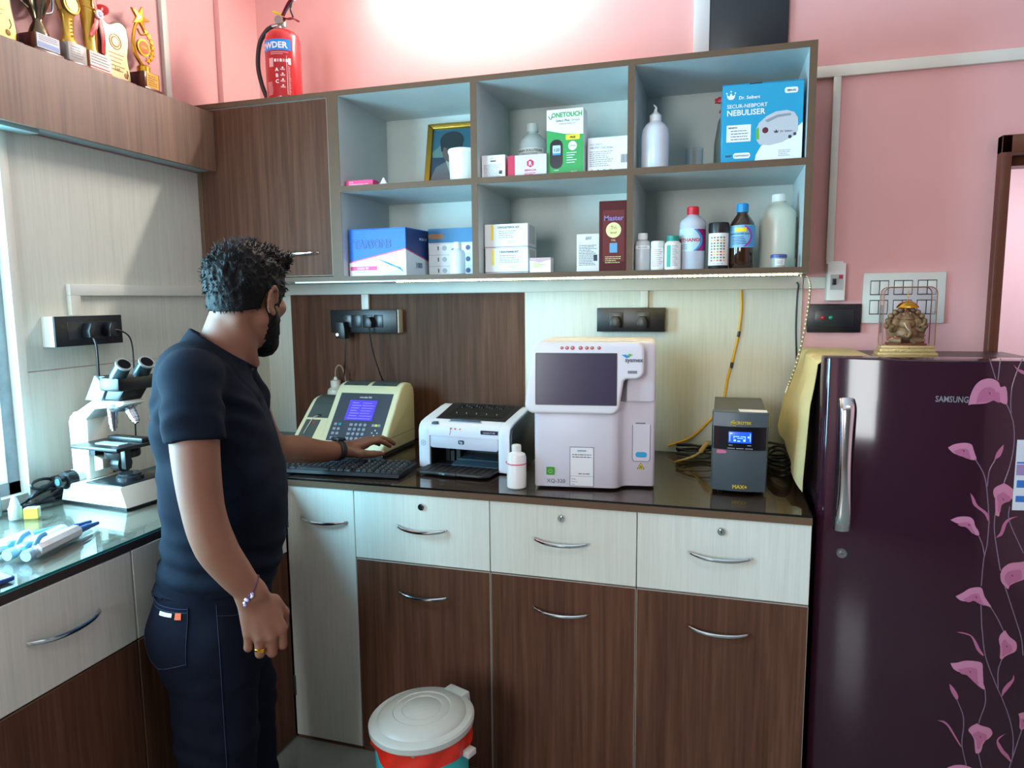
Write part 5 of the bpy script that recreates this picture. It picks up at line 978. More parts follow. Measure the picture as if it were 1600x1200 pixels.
P1 = pm('lily_pink', (186, 120, 150), 0.2, coat=0.3); P2 = pm('lily_rose', (168, 96, 130), 0.2, coat=0.3); ST_ = pm('stem_mauve', (112, 90, 112), 0.2, coat=0.6); P3 = pm('throat_plum', (112, 44, 78), 0.2, coat=0.6)
for k, (kind, pts) in enumerate(PETALS):
    pts = [(x/1000, z/1000) for x, z in pts]
    q = MB()
    P_ = [Vector((x, 0, z)) for x, z in pts]; sm_ = smooth_path(P_+[P_[0]], 3)[:-1]
    decal(q, [(p_.x, p_.z) for p_ in sm_], 0 if kind == 'f' else 1)
    if kind == 'f':
        cx_ = sum(p_[0] for p_ in pts)/len(pts); cz_ = sum(p_[1] for p_ in pts)/len(pts); zmin = min(p_[1] for p_ in pts)
        low = [p_ for p_ in pts if p_[1] < cz_]
        shr = [(cx_+(p_.x-cx_)*0.60, cz_-0.006+(p_.z-cz_)*0.60) for p_ in sm_]
        if k: shr = [(a, b) for a, b in shr]
        decal(q, [(a, b) for a, b in shr], 1, 0.0009)
        decal(q, [(cx_-0.001, cz_+0.004), (cx_+0.004, cz_+0.001), (cx_+0.002, cz_-0.003)], 2, 0.0012)
    q.build('lily_print' if kind == 'f' else 'leaf_print', [P1, P2, P3], fg, angle=0)
q = MB()
for pts in STEMS:
    pts = [(x/1000, door_y(x/1000)-0.0003, z/1000) for x, z in pts]; q.tube(pts, lambda u: (0.0011, 0.0004), 6, 0, sm=5 if len(pts) > 2 else 0, flat=(1, 0, 0))
q.build('stem_print', ST_, fg)
q = MB(); q.text('SAMSUNG', (0, 0, 0), 0.0205, 0, bold=0.02, sx=0.74, wrap=lambda a, b_: (-0.059+a, door_y(-0.059+a)-0.0007, 1.2105+b_)); q.build('maker_lettering', pm('silver_lettering', (170, 170, 180), 0.25, metal=0.6), fg)
# handle: chrome grip in a slim recess plate
q = MB(); hx = -0.247
q.tube([(hx+0.002, door_y(hx)-0.002, 1.205), (hx+0.001, door_y(hx)-0.020, 1.180), (hx, door_y(hx)-0.026, 1.12), (hx, door_y(hx)-0.028, 1.04), (hx+0.002, door_y(hx)-0.024, 0.96), (hx+0.003, door_y(hx)-0.016, 0.90), (hx+0.004, door_y(hx)-0.002, 0.866)], lambda u: (0.0185-0.005*math.sin(PI*u)**2+0.002*u, 0.0085), 16, sm=8, flat=(1, 0, 0)); q.build('handle', CHROME, fg)
q = MB(); q.prism(rrect(hx-0.017, hx+0.019, 0.868, 1.210, 0.008), 'xz', door_y(hx)-0.0015, door_y(hx)+0.008); q.build('handle_plate', pm('handle_plate_dark', (34, 22, 30), 0.3), fg)
q = MB(); q.cyl((-0.241, door_y(-0.241)+0.004, 0.803), (-0.241, door_y(-0.241)-0.004, 0.803), 0.0135, 0.012, 24, 0); q.cyl((-0.241, door_y(-0.241)-0.004, 0.803), (-0.241, door_y(-0.241)-0.0058, 0.803), 0.006, seg=14, m=0); q.box(-0.2436, -0.2384, door_y(-0.241)-0.0062, door_y(-0.241)-0.005, 0.8022, 0.8038, 1); q.build('lock', [pm('lock_steel', (160, 162, 168), 0.3, metal=0.9), BLACK], fg)
q = MB()
def dp(x0, x1, z0, z1, m, off): q.grid(lambda u, v: (x0+(x1-x0)*u, door_y(x0+(x1-x0)*u)-off, z0+(z1-z0)*v), 6, 2, m)
dp(0.118, 0.20, 0.955, 1.125, 0, 0.0008); dp(0.121, 0.197, 1.068, 1.072, 1, 0.0012); dp(0.121, 0.197, 1.040, 1.066, 2, 0.0012); dp(0.124, 0.195, 0.975, 0.990, 1, 0.0012); dp(0.124, 0.150, 1.01, 1.028, 1, 0.0012)
q.build('energy_label', [pm('energy_label_white', (206, 216, 226), 0.4), pm('energy_label_blue', (40, 110, 190), 0.4), pm('energy_label_violet', (150, 130, 180), 0.4)], fg)
dp = None
# cloth hanging over the near top corner of the fridge
CL = pm('yellowish_cloth', (222, 206, 150), 0.85, noise=0.10, nscale=9, bump=0.5, bscale=320)
def cloth(u, v):
    # u: from back (0) to front (1); v: 0 on the top ... 1 hanging hem
    y = -0.055-0.50*u
    top = 0.155; s = v*(0.155+0.258+0.098*u)
    if s < top-0.01: x = FXC-0.298+top-s; z = FH-0.0170; return (x, y, z+0.002*math.sin(30*u+8*v)*0)
    s2 = s-top+0.01
    wv = math.sin(u*9+0.6)*0.010*min(1, s2*6)
    out = 0.010+0.050*min(1, s2*3.0)*(0.35+0.65*(1-u))
    return (FXC-0.302-out*min(1, s2*8)-max(0, wv), y+0.05*s2*(1-u)-0.02*s2*u, FH-0.0170-s2+0.002*math.sin(25*u))
q = MB(); q.grid(cloth, 40, 46, thick=0.0016)
co = tag(q.build('cloth', CL, angle=60), 'yellowed cotton cloth draped over the left side of the fridge', 'cloth')
# idol in a clear dome on a stepped gold base
idl = thing('idol', 'gilded elephant-headed idol in a clear domed case on the fridge', 'idol', (2.372, -0.400, FH-0.0235), math.radians(-4))
q = MB(); hw, hd_ = 0.078, 0.048
for k, (dz, inset) in enumerate(((0.0, 0.0), (0.010, 0.004), (0.020, 0.009), (0.029, 0.012))): q.box(-hw+inset, hw-inset, -hd_+inset, hd_-inset, dz, dz+0.011, bev=0.003)
q.build('base', pm('gold_embossed', (200, 176, 122), 0.35, metal=0.55, bump=0.6, bscale=240), idl)
q = MB(); q.box(-0.048, 0.048, -0.030, 0.030, 0.038, 0.046, bev=0.002); q.build('plinth', pm('red_brown_plinth', (120, 60, 34), 0.4), idl)
IG = pm('antique_gold', (150, 126, 88), 0.4, metal=0.45, bump=0.5, bscale=260)
q = MB()
q.prism([(0.050*math.cos(math.radians(a)), 0.088+0.046*math.sin(math.radians(a))) for a in range(-10, 191, 10)]+[(-0.046, 0.05), (0.046, 0.05)], 'xz', 0.012, 0.018, bev=0.002)
for a in range(0, 181, 18): q.ball((0.047*math.cos(math.radians(a)), 0.012, 0.092+0.047*math.sin(math.radians(a))), 0.0085, 10)
q.ball((0, 0.0, 0.072), (0.030, 0.022, 0.026), 18); q.ball((0, -0.003, 0.098), (0.022, 0.018, 0.020), 18); q.ball((-0.026, 0.0, 0.100), (0.013, 0.004, 0.015), 14); q.ball((0.026, 0.0, 0.100), (0.013, 0.004, 0.015), 14)
q.tube([(0, -0.018, 0.100), (0.002, -0.026, 0.086), (0.006, -0.028, 0.074), (0.000, -0.028, 0.064), (-0.006, -0.027, 0.068)], lambda u: 0.0075-0.0035*u, 10, sm=5)
for s_ in (-1, 1):
    q.tube([(s_*0.022, 0, 0.086), (s_*0.038, -0.010, 0.080), (s_*0.040, -0.020, 0.092)], 0.0065, 10, sm=4); q.tube([(s_*0.022, 0.004, 0.090), (s_*0.042, -0.002, 0.098), (s_*0.044, -0.006, 0.112)], 0.0055, 10, sm=4)
    q.tube([(s_*0.012, -0.006, 0.054), (s_*0.036, -0.016, 0.053), (s_*0.014, -0.028, 0.052)], 0.0095, 10, sm=4)
q.lathe([(0, 0.140), (0.004, 0.136), (0.009, 0.128), (0.016, 0.118), (0.019, 0.112), (0, 0.110)])
q.build('figure', IG, idl)
q = MB(); ri = random.Random(2)
for _ in range(46):
    c_ = ri.choice([(-0.034, 0.058), (0.034, 0.058), (-0.004, 0.128)]); a = ri.uniform(0, 6.28); r_ = ri.uniform(0, 0.013); q.ball((c_[0]+r_*math.cos(a), -0.024 if c_[1] < 0.1 else -0.006, c_[1]+r_*math.sin(a)), 0.0022, 8, ri.choice([0, 0, 1]))
q.build('garland', [pm('ruby_beads', (186, 40, 40), 0.3), pm('pearl_beads', (222, 200, 180), 0.3)], idl)
q = MB(); q.tube([(-0.010, -0.030, 0.102), (-0.004, -0.033, 0.088), (0.002, -0.034, 0.082)], lambda u: 0.0018-0.001*u, 8, sm=3); q.build('tusk', pm('ivory_white', (232, 224, 200), 0.3), idl)
q = MB(); q.lathe([(0, 0.162), (0.012, 0.160), (0.022, 0.154), (0.028, 0.146), (0.029, 0.143), (0, 0.146)], sy=0.7); q.cyl((0, 0, 0.160), (0, 0, 0.190), 0.0012, seg=8); q.build('parasol', GOLD, idl)
q = MB(); prof = [(-0.064, 0.041)]+[(-0.064+0.018-0.018*math.cos(math.radians(a)), 0.182+0.018*math.sin(math.radians(a))) for a in range(0, 91, 15)]+[(0.064-0.018+0.018*math.sin(math.radians(a)), 0.182+0.018*math.cos(math.radians(a))) for a in range(0, 91, 15)]+[(0.064, 0.041)]
t = bmesh.new(); A_ = [t.verts.new((x, -0.038, z)) for x, z in prof]; B_ = [t.verts.new((x, 0.038, z)) for x, z in prof]
for i in range(len(prof)-1): t.faces.new((A_[i], A_[i+1], B_[i+1], B_[i]))
t.faces.new(A_); t.faces.new(B_[::-1]); q.add(t, 0); q.build('dome', glass_mat('acrylic_dome', (0.93, 0.89, 0.92), 1.5, 0.03), idl)
q = MB()
for s_ in (-0.038, 0.038): q.tube([(x, s_, z) for x, z in prof], 0.0014, 6, 0)
q.build('dome_edge', pm('amber_edge', (140, 96, 62), 0.3), idl)
# ------------------------------------------------------------------ fire extinguisher on the wall cabinet
fe = thing('fire_extinguisher', 'red powder fire extinguisher standing on the wall cabinet corner', 'fire extinguisher', (0.335, -0.290, ZT+0.001))
r = 0.062
q = MB(); q.lathe([(0, 0.006), (0.054, 0.006), (0.054, 0.0), (0.058, 0.0), (r, 0.010), (r, 0.215), (0.058, 0.232), (0.046, 0.245), (0.030, 0.253), (0.018, 0.256), (0, 0.256)], seg=40); q.build('cylinder', RED, fe)
def p(q, W):
    cpatch(q, W(0.0002), [(-0.086, 0.168), (0.063, 0.168), (0.063, 0.205), (-0.086, 0.205)], 1, 24); ctext(q, W(0.0006), 'POWDER', -0.010, 0.1755, 0.0290, 2, 0.035)
    for k in range(2): cpatch(q, W(0.0002), [(-0.01, 0.160-k*0.006), (0.055-k*0.02, 0.160-k*0.006), (0.055-k*0.02, 0.1625-k*0.006), (-0.01, 0.1625-k*0.006)], 3, 6)
    for k, ch in enumerate('ABC'): ctext(q, W(0.0003), ch, 0.012, 0.096-k*0.020, 0.017, 2, 0.03)
    for k in range(4): cpatch(q, W(0.0003), [(0.024, 0.100-k*0.020), (0.040, 0.100-k*0.020), (0.040, 0.105-k*0.020), (0.024, 0.105-k*0.020)], 3, 4); q.ball(W(0.0002)(0.032, 0.108-k*0.020), 0.003, 8, 2)
    for k in range(5): cpatch(q, W(0.0003), [(0.004+k*0.010, 0.128), (0.011+k*0.010, 0.128), (0.011+k*0.010, 0.138), (0.004+k*0.010, 0.138)], 3 if k % 2 else 2, 3)
    cpatch(q, W(0.0003), [(-0.018, 0.112), (0.0, 0.112), (0.0, 0.142), (-0.018, 0.142)], 3, 6)
    cpatch(q, W(0.0003), [(0.0465, 0.018), (0.0478, 0.018), (0.0478, 0.150), (0.0465, 0.150)], 2, 2); cpatch(q, W(0.0003), [(0.052, 0.120), (0.062, 0.120), (0.062, 0.142), (0.052, 0.142)], 2, 4)
    rr_ = random.Random(4)
    for k in range(34):
        z = 0.018+k*0.0029; cpatch(q, W(0.0003), [(0.051, z), (0.051+rr_.uniform(0.004, 0.010), z), (0.051+rr_.uniform(0.004, 0.010), z+0.0014), (0.051, z+0.0014)], 3, 2)
    for k in range(12): z = 0.018+k*0.0038; cpatch(q, W(0.0003), [(-0.03, z), (-0.004-rr_.uniform(0, 0.01), z), (-0.004, z+0.0016), (-0.03, z+0.0016)], 3, 3)
wrap_label(fe, r, 0.012, 0.206, -82, 64, [pm('label_crimson', (176, 24, 30), 0.3), pm('label_blue_band', (20, 130, 214), 0.35), pm('label_white_ink', (240, 232, 230), 0.4), pm('label_pink_ink', (226, 160, 156), 0.4)], p)
vm = pm('valve_steel', (170, 164, 158), 0.3, metal=0.8)
q = MB(); q.lathe([(0, 0.254), (0.020, 0.254), (0.022, 0.262), (0.016, 0.266), (0.016, 0.290), (0.012, 0.298), (0, 0.300)]); q.cyl((0, 0, 0.276), (-0.036, -0.006, 0.270), 0.008, seg=12); q.cyl((0.0, -0.012, 0.282), (0.004, -0.028, 0.282), 0.014, 0.014, 20); q.build('valve', vm, fe)
lv = pm('lever_dark_red', (128, 22, 34), 0.35); 
q = MB(); q.tube([(0.004, 0, 0.298), (0.030, -0.006, 0.288), (0.056, -0.014, 0.284), (0.080, -0.020, 0.270)], (lambda u: (0.0085, 0.003)), 8, sm=5, flat=(0.2, 1, 0)); q.build('carry_handle', lv, fe)
q = MB(); q.tube([(0.006, 0, 0.304), (0.022, -0.004, 0.324), (0.044, -0.010, 0.344), (0.064, -0.016, 0.346)], (lambda u: (0.0085, 0.0035)), 8, sm=5, flat=(0.2, 1, 0)); q.build('squeeze_lever', lv, fe)
q = MB(); q.tube([(0.052, -0.012, 0.342), (0.046, -0.011, 0.316), (0.056, -0.014, 0.290)], 0.0035, 8, sm=4); q.tube([(0.014, -0.003, 0.308), (0.03, -0.007, 0.322), (0.05, -0.012, 0.338)], 0.003, 8); q.build('lever_bracket', BLACK, fe)
q = MB(); q.prism([(-0.034, 0.318), (0.002, 0.304), (0.004, 0.310), (-0.032, 0.326)], 'xz', -0.006, 0.002, bev=0.001); q.tube([(0.0, -0.004, 0.306), (0.008, -0.012, 0.29), (0.014, -0.014, 0.274)], 0.0018, 6, sm=4); q.build('safety_pin', pm('yellow_seal', (226, 206, 40), 0.4), fe)
q = MB(); q.tube([(-0.034, -0.006, 0.270), (-0.062, -0.004, 0.258), (-0.096, 0.0, 0.220), (-0.108, 0.0, 0.150), (-0.098, 0.0, 0.085), (-0.074, 0.0, 0.02), (-0.066, 0.0, 0.006)], 0.0082, 12, sm=8); q.build('hose', pm('hose_rubber', (40, 34, 38), 0.45), fe)
# ------------------------------------------------------------------ trophies on the boxed shelf (fronts face the room, +x)
TZ = 2.1442
TG = 'trophies on the boxed wall shelf'
def trophy(label, y, x=0.046): return thing('trophy', label, 'trophy', (x, y, TZ), PI/2, TG)
MAROON = pm('maroon_base', (76, 26, 30), 0.3, coat=0.4); PLAQ = pm('brass_yellow_plate', (226, 188, 84), 0.32, metal=0.35); PPL = pm('champagne_plate', (226, 206, 150), 0.3, metal=0.3); BRUSHW = pm('plate_print_brown', (150, 104, 40), 0.5)
def plaque(t, w, h, mt, word):
    q = MB(); out = []
    for i in range(41):
        u = i/40; out.append((w/2*(0.92+0.08*math.sin(u*9+0.8)) , 0.014+h*u))
    left = [(-x_*(0.98), z_) for x_, z_ in reversed(out)]
    topw = [(w*0.46*(1-2*i/12), 0.014+h+0.010*math.sin(PI*i/12*2)) for i in range(1, 12)]
    shape = out + topw + left
    q.prism(shape, 'xz', 0.004, 0.014, bev=0.002); q.box(-w*0.48, w*0.48, -0.018, 0.030, 0.0, 0.014, bev=0.002); q.build('wooden_board', pm('dark_plaque_wood', (84, 50, 42), 0.35), t)
    q = MB(); sc_ = [(x_*0.9, 0.018+(z_-0.014)*0.94) for x_, z_ in shape]; q.prism(sc_, 'xz', 0.0015, 0.0045, 0)
    q.tube([(0.022*math.cos(2*PI*i/24), 0.001, h*0.74+0.022*math.sin(2*PI*i/24)) for i in range(25)], 0.0014, 6, 1); q.cyl((0, 0.0008, h*0.74), (0, 0.003, h*0.74), 0.017, seg=24, m=1)
    q.cyl((0, 0.0004, h*0.74), (0, 0.003, h*0.74), 0.012, seg=20, m=0)
    for k in range(5): q.box(-w*0.26+0.004*(k % 2), w*0.26-0.006*(k % 3), 0.0010, 0.002, h*0.52-k*0.012, h*0.535-k*0.012, 1)
    for sx_, zz in ((-1, h*0.36), (1, h*0.30)): q.tube([(sx_*w*0.34, 0.001, zz), (sx_*w*0.37, 0.001, zz-0.014), (sx_*w*0.33, 0.001, zz-0.026)], 0.0012, 6, 2, sm=4)
    if word: q.text(word, (0, 0.0008, 0.040), 0.019, 1, align='CENTER', bold=0.02)
    q.ball((w*0.30, 0.002, 0.034), (0.009, 0.0015, 0.009), 12, 1); q.build('engraved_plate', [mt, BRUSHW, INK], t)
t = trophy('broad yellow shield plaque at the left edge of the trophy row', -1.150); plaque(t, 0.150, 0.235, PLAQ, '')
t = trophy('dark silver two-handled cup trophy on a maroon base, next to the yellow shield', -1.018, 0.048)
q = MB(); q.box(-0.044, 0.044, -0.034, 0.034, 0.0, 0.010, bev=0.001); q.box(-0.038, 0.038, -0.030, 0.030, 0.010, 0.052, bev=0.001); q.build('base', MAROON, t)
q = MB(); q.box(-0.034, 0.034, -0.0318, -0.029, 0.013, 0.050, 0); q.box(-0.032, 0.032, -0.0322, -0.030, 0.016, 0.028, 1); lines(q, -0.028, 0.028, -0.0319, 0.046, 3, 0.005, 0.0018, 2, 61, False); q.build('label', [pm('cup_label', (206, 214, 226), 0.4), pm('cup_label_blue', (110, 150, 200), 0.4), GREYINK], t)
q = MB(); q.lathe([(0, 0.052), (0.026, 0.052), (0.026, 0.058), (0.020, 0.075), (0.012, 0.090), (0.013, 0.100), (0.022, 0.120), (0.034, 0.150), (0.040, 0.190), (0.040, 0.215), (0.037, 0.215), (0.036, 0.190), (0.030, 0.152), (0, 0.13)]); q.build('cup', pm('smoked_silver', (120, 112, 92), 0.18, metal=1.0), t)
for s_ in (-1, 1):
    q = MB(); q.tube([(s_*0.026, 0, 0.120), (s_*0.048, 0, 0.135), (s_*0.052, 0, 0.175), (s_*0.046, 0, 0.205), (s_*0.038, 0, 0.205)], 0.0035, 8, sm=6); q.build('handle', CHROME, t)
q = MB(); q.cyl((0.006, -0.042, 0.176), (0.006, -0.034, 0.176), 0.015, seg=20); q.build('medallion', pm('pale_medallion', (206, 200, 170), 0.3, metal=0.6), t)
t = trophy('slim gold figure trophy with a round medallion on a grey block', -0.925, 0.050)
q = MB(); q.box(-0.034, 0.034, -0.034, 0.030, 0.0, 0.008, bev=0.001); q.build('base', MAROON, t)
q = MB(); q.box(-0.030, 0.030, -0.030, 0.026, 0.008, 0.060, 0, bev=0.001); lines(q, -0.022, 0.024, -0.0303, 0.05, 5, 0.007, 0.002, 1, 62); q.build('block', [pm('grey_marble', (190, 188, 184), 0.3, noise=0.08), GREYINK], t)
q = MB(); q.lathe([(0, 0.060), (0.026, 0.060), (0.027, 0.068), (0.018, 0.078), (0.016, 0.10), (0.018, 0.13), (0.022, 0.145), (0.026, 0.150), (0, 0.150)], sy=0.7)
for k in range(6): q.ball((0.002, -0.014, 0.085+k*0.010), 0.0028, 8)
q.lathe([(0, 0.190), (0.024, 0.192), (0.032, 0.200), (0.020, 0.206), (0.012, 0.23), (0.008, 0.25), (0, 0.25)], sy=0.6); q.tube([(-0.02, 0, 0.148), (-0.030, 0, 0.17), (-0.02, 0, 0.196)], 0.005, 8, sm=4); q.tube([(0.02, 0, 0.148), (0.030, 0, 0.17), (0.02, 0, 0.196)], 0.005, 8, sm=4); q.build('figure', GOLDP, t)
q = MB(); q.cyl((0, -0.010, 0.170), (0, -0.020, 0.170), 0.027, seg=28); q.tube([(0.026*math.cos(2*PI*i/28), -0.020, 0.170+0.026*math.sin(2*PI*i/28)) for i in range(29)], 0.0026, 8); q.cyl((0, -0.019, 0.170), (0, -0.022, 0.170), 0.018, seg=20); q.build('medallion', pm('aged_gold', (176, 142, 66), 0.35, metal=0.9), t)
t = trophy('tall gold pillar trophy tied with a red ribbon', -0.848, 0.048)
q = MB(); q.box(-0.040, 0.040, -0.034, 0.034, 0.0, 0.008, bev=0.001); q.box(-0.039, 0.039, -0.032, 0.032, 0.008, 0.058, bev=0.001); q.build('base', pm('light_wood_base', (168, 110, 70), 0.4), t)
q = MB(); q.box(-0.037, 0.038, -0.0335, -0.031, 0.009, 0.057, 0); lines(q, -0.034, 0.036, -0.0338, 0.050, 4, 0.008, 0.002, 1, 63); q.box(-0.038, 0.030, -0.0338, -0.033, 0.013, 0.016, 2); q.build('label', [LABELW, GREYINK, pm('label_red_line', (190, 60, 70), 0.5)], t)
q = MB(); q.lathe([(0, 0.058), (0.024, 0.058), (0.024, 0.064), (0.020, 0.075), (0.021, 0.12), (0.026, 0.17), (0.024, 0.19), (0.028, 0.22), (0.022, 0.25), (0.016, 0.29), (0, 0.30)], sy=0.75); q.tube([(-0.024, -0.006, 0.19), (0, -0.02, 0.185), (0.024, -0.006, 0.19)], 0.003, 6, sm=4); q.build('pillar', GOLDP, t)
rb = pm('red_satin', (186, 20, 34), 0.35)
q = MB()
def strip(pts, w): 
    q.tube(pts, lambda u: (w, 0.0008), 6, sm=6, flat=(1, 0, 0.2))
strip([(0.006, -0.026, 0.170), (-0.004, -0.029, 0.135), (-0.022, -0.026, 0.102)], 0.0075); strip([(0.012, -0.026, 0.170), (0.020, -0.029, 0.12), (0.022, -0.024, 0.065)], 0.0075); strip([(0.008, -0.024, 0.172), (0.0, -0.026, 0.21), (-0.008, -0.022, 0.26)], 0.006)
q.tube([(0.010, -0.026, 0.172), (0.030, -0.034, 0.186), (0.038, -0.026, 0.204), (0.024, -0.018, 0.202), (0.010, -0.024, 0.176)], lambda u: (0.0075, 0.0008), 6, sm=6, flat=(0, 0.5, 1)); q.build('ribbon', rb, t)
q = MB(); q.cyl((0.010, -0.028, 0.172), (0.010, -0.034, 0.172), 0.013, seg=18); q.ball((0.010, -0.034, 0.172), (0.007, 0.001, 0.007), 10, 1); q.build('rosette', [LABELW, pm('rosette_grey', (130, 150, 170), 0.4)], t)
t = trophy('pale gold shield plaque engraved 1st, between the ribbon and star trophies', -0.752); plaque(t, 0.112, 0.172, PPL, '1st')
t = trophy('gold star trophy with orange disc, rightmost on the boxed shelf', -0.650, 0.050)
q = MB(); q.box(-0.036, 0.036, -0.036, 0.036, 0.0, 0.010, bev=0.001); q.box(-0.031, 0.031, -0.031, 0.031, 0.010, 0.060, bev=0.001); q.build('base', MAROON, t)
q = MB(); q.box(-0.024, 0.026, -0.0325, -0.030, 0.012, 0.058, 0); lines(q, -0.018, 0.02, -0.0328, 0.05, 5, 0.007, 0.003, 1, 64); q.build('label', [pm('amber_label', (224, 170, 40), 0.4), BRUSHW], t)
q = MB(); q.lathe([(0, 0.060), (0.020, 0.060), (0.020, 0.080), (0.014, 0.086), (0, 0.086)])
q.tube([(-0.004, 0, 0.084), (-0.030, 0, 0.115), (-0.036, 0, 0.155), (-0.024, 0, 0.20), (-0.006, 0, 0.225)], lambda u: 0.0065-0.002*u, 8, sm=6); q.tube([(-0.018, -0.003, 0.195), (-0.006, -0.003, 0.180), (0.018, -0.003, 0.190)], 0.003, 8, sm=4)
st_ = [((0.040 if i % 2 == 0 else 0.0155)*math.cos(math.radians(75+36*i))-0.002, 0.232+(0.040 if i % 2 == 0 else 0.0155)*math.sin(math.radians(75+36*i))) for i in range(10)]; q.prism(st_, 'xz', -0.005, 0.005, bev=0.002)
for k in range(7):
    a = math.radians(70-22*k); cx_, cz_ = 0.004+0.040*math.cos(a), 0.150+0.048*math.sin(a); s5 = [((0.011 if i % 2 == 0 else 0.0045)*math.cos(math.radians(90+36*i+k*20))+cx_, cz_+(0.011 if i % 2 == 0 else 0.0045)*math.sin(math.radians(90+36*i+k*20))) for i in range(10)]; q.prism(s5, 'xz', -0.003, 0.003)
q.tube([(0.004+0.038*math.cos(math.radians(a)), 0, 0.150+0.046*math.sin(math.radians(a))) for a in range(-80, 80, 12)], 0.0022, 6); q.build('star_frame', GOLD, t)
q = MB(); q.cyl((0.004, 0.004, 0.143), (0.004, -0.004, 0.143), 0.026, seg=28, m=0); q.cyl((0.004, -0.003, 0.143), (0.004, -0.0052, 0.143), 0.020, seg=24, m=1); q.text('STAR', (0.004, -0.0056, 0.139), 0.010, 0, align='CENTER', bold=0.03); q.build('disc', [GOLD, pm('orange_disc', (206, 96, 20), 0.3)], t)
# ------------------------------------------------------------------ left worktop: microscope and small things
MW = pm('microscope_white', (214, 216, 208), 0.35); MBK = pm('microscope_black', (22, 23, 26), 0.35)
ms = thing('microscope', 'white binocular microscope with black stage on the left worktop', 'microscope', (0.088, -1.108, ZC), math.radians(-5))
q = MB(); q.prism([(0.0, 0.006), (0.256, 0.006), (0.236, 0.062), (0.030, 0.058), (0.012, 0.040)], 'xz', 0.0, 0.158, bev=0.004)
q.prism([(-0.006, 0.040), (-0.010, 0.225), (0.012, 0.252), (0.05, 0.258), (0.068, 0.230), (0.062, 0.060), (0.030, 0.046)], 'xz', 0.046, 0.112, bev=0.006)
q.prism([(-0.006, 0.215), (0.0, 0.240), (0.100, 0.292), (0.215, 0.292), (0.222, 0.284), (0.205, 0.276), (0.105, 0.264), (0.055, 0.225)], 'xz', 0.044, 0.114, bev=0.006)
q.build('stand', MW, ms)
q = MB(); q.box(0.004, 0.252, 0.003, 0.155, 0.0, 0.0065); q.box(0.095, 0.234, 0.008, 0.150, 0.061, 0.0645, bev=0.001); q.build('base_plate', MBK, ms)
q = MB(); q.lathe([(0, 0.0), (0.036, 0.0), (0.036, 0.010), (0.030, 0.014), (0.030, 0.018), (0, 0.019)], c=(0.182, 0.078, 0.0645)); q.build('light_source', pm('lamp_collar', (40, 44, 48), 0.2), ms)
for s_, y0 in ((-1, 0.046), (1, 0.112)):
    q = MB(); q.cyl((0.022, y0, 0.064), (0.022, y0+s_*0.020, 0.064), 0.026, seg=24, m=1); q.cyl((0.022, y0+s_*0.018, 0.064), (0.022, y0+s_*0.048, 0.064), 0.0245, seg=24, m=0); q.cyl((0.022, y0+s_*0.047, 0.064), (0.022, y0+s_*0.066, 0.064), 0.016, seg=20, m=0); q.cyl((0.022, y0+s_*0.066, 0.064), (0.022, y0+s_*0.068, 0.064), 0.010, seg=16, m=2)
    for i in range(20): a = 2*PI*i/20; q.box(0.0225, 0.0255, -0.0008, 0.0008, 0, 0.024, M=Matrix.Translation((0.022, y0+s_*0.018+(0 if s_ > 0 else 0), 0.064)) @ Matrix.Rotation(-s_*PI/2, 4, 'X') @ Matrix.Rotation(a, 4, 'Z'))
    q.build('focus_knob', [MBK, MW, pm('knob_cap_blue', (70, 110, 140), 0.35)], ms)
q = MB(); q.prism([(0.062, 0.078), (0.100, 0.090), (0.100, 0.118), (0.062, 0.130)], 'xz', 0.060, 0.098, bev=0.004); q.build('condenser_mount', pm('beige_mount', (176, 172, 156), 0.4), ms)
q = MB(); q.cyl((0.105, 0.100, 0.100), (0.140, 0.100, 0.100), 0.024, seg=20); q.build('rack_knob', MBK, ms)
q = MB(); q.box(0.062, 0.240, -0.004, 0.150, 0.160, 0.170, 0, bev=0.0015); q.box(0.062, 0.085, 0.05, 0.11, 0.130, 0.160, 0); q.box(0.095, 0.23, 0.085, 0.115, 0.170, 0.182, 0, bev=0.002); q.box(0.210, 0.228, 0.03, 0.05, 0.105, 0.160, 0, bev=0.003); q.build('stage', MBK, ms)
q = MB(); q.box(0.115, 0.205, 0.030, 0.060, 0.170, 0.1725, 0); q.build('glass_slide', pm('slide_glass', (170, 196, 204), 0.1), ms)
q = MB(); q.lathe([(0, 0.0), (0.044, 0.0), (0.046, 0.005), (0.046, 0.018), (0.030, 0.022), (0, 0.022)], c=(0.160, 0.078, 0.128)); q.build('condenser', MBK, ms)
q = MB(); q.lathe([(0, -0.014), (0.026, -0.012), (0.040, 0.0), (0.042, 0.012), (0, 0.014)], c=(0.168, 0.079, 0.272)); q.build('nosepiece', pm('nosepiece_steel', (170, 176, 178), 0.25, metal=0.8), ms)
for dx, dy, L_, lab in ((-0.02, -0.006, 0.066, 0), (0.028, 0.008, 0.050, 1)):
    q = MB(); p0 = Vector((0.160+dx, 0.078+dy, 0.268)); d_ = Vector((0.0 if dx < 0 else 0.65, 0.0, -1)).normalized()
    for a, b, r_ in ((0, 0.35, 0.0145), (0.35, 0.7, 0.0130), (0.7, 0.9, 0.0105), (0.9, 1.0, 0.0065)): q.cyl(tuple(p0+d_*L_*a), tuple(p0+d_*L_*b), r_, r_*0.97, 18)
    q.build('objective', CHROME, ms)
q = MB(); q.prism([(0.085, 0.292), (0.205, 0.292), (0.236, 0.330), (0.222, 0.352), (0.150, 0.362), (0.128, 0.360)], 'xz', 0.040, 0.118, bev=0.006); q.box(0.165, 0.240, 0.016, 0.142, 0.322, 0.360, bev=0.008); q.build('head', MBK, ms)
q = MB(); q.prism([(0.084, 0.292), (0.148, 0.292), (0.170, 0.330), (0.128, 0.362)], 'xz', 0.034, 0.044, bev=0.002); q.build('head_side_plate', pm('steel_blue_plate', (120, 150, 170), 0.3), ms)
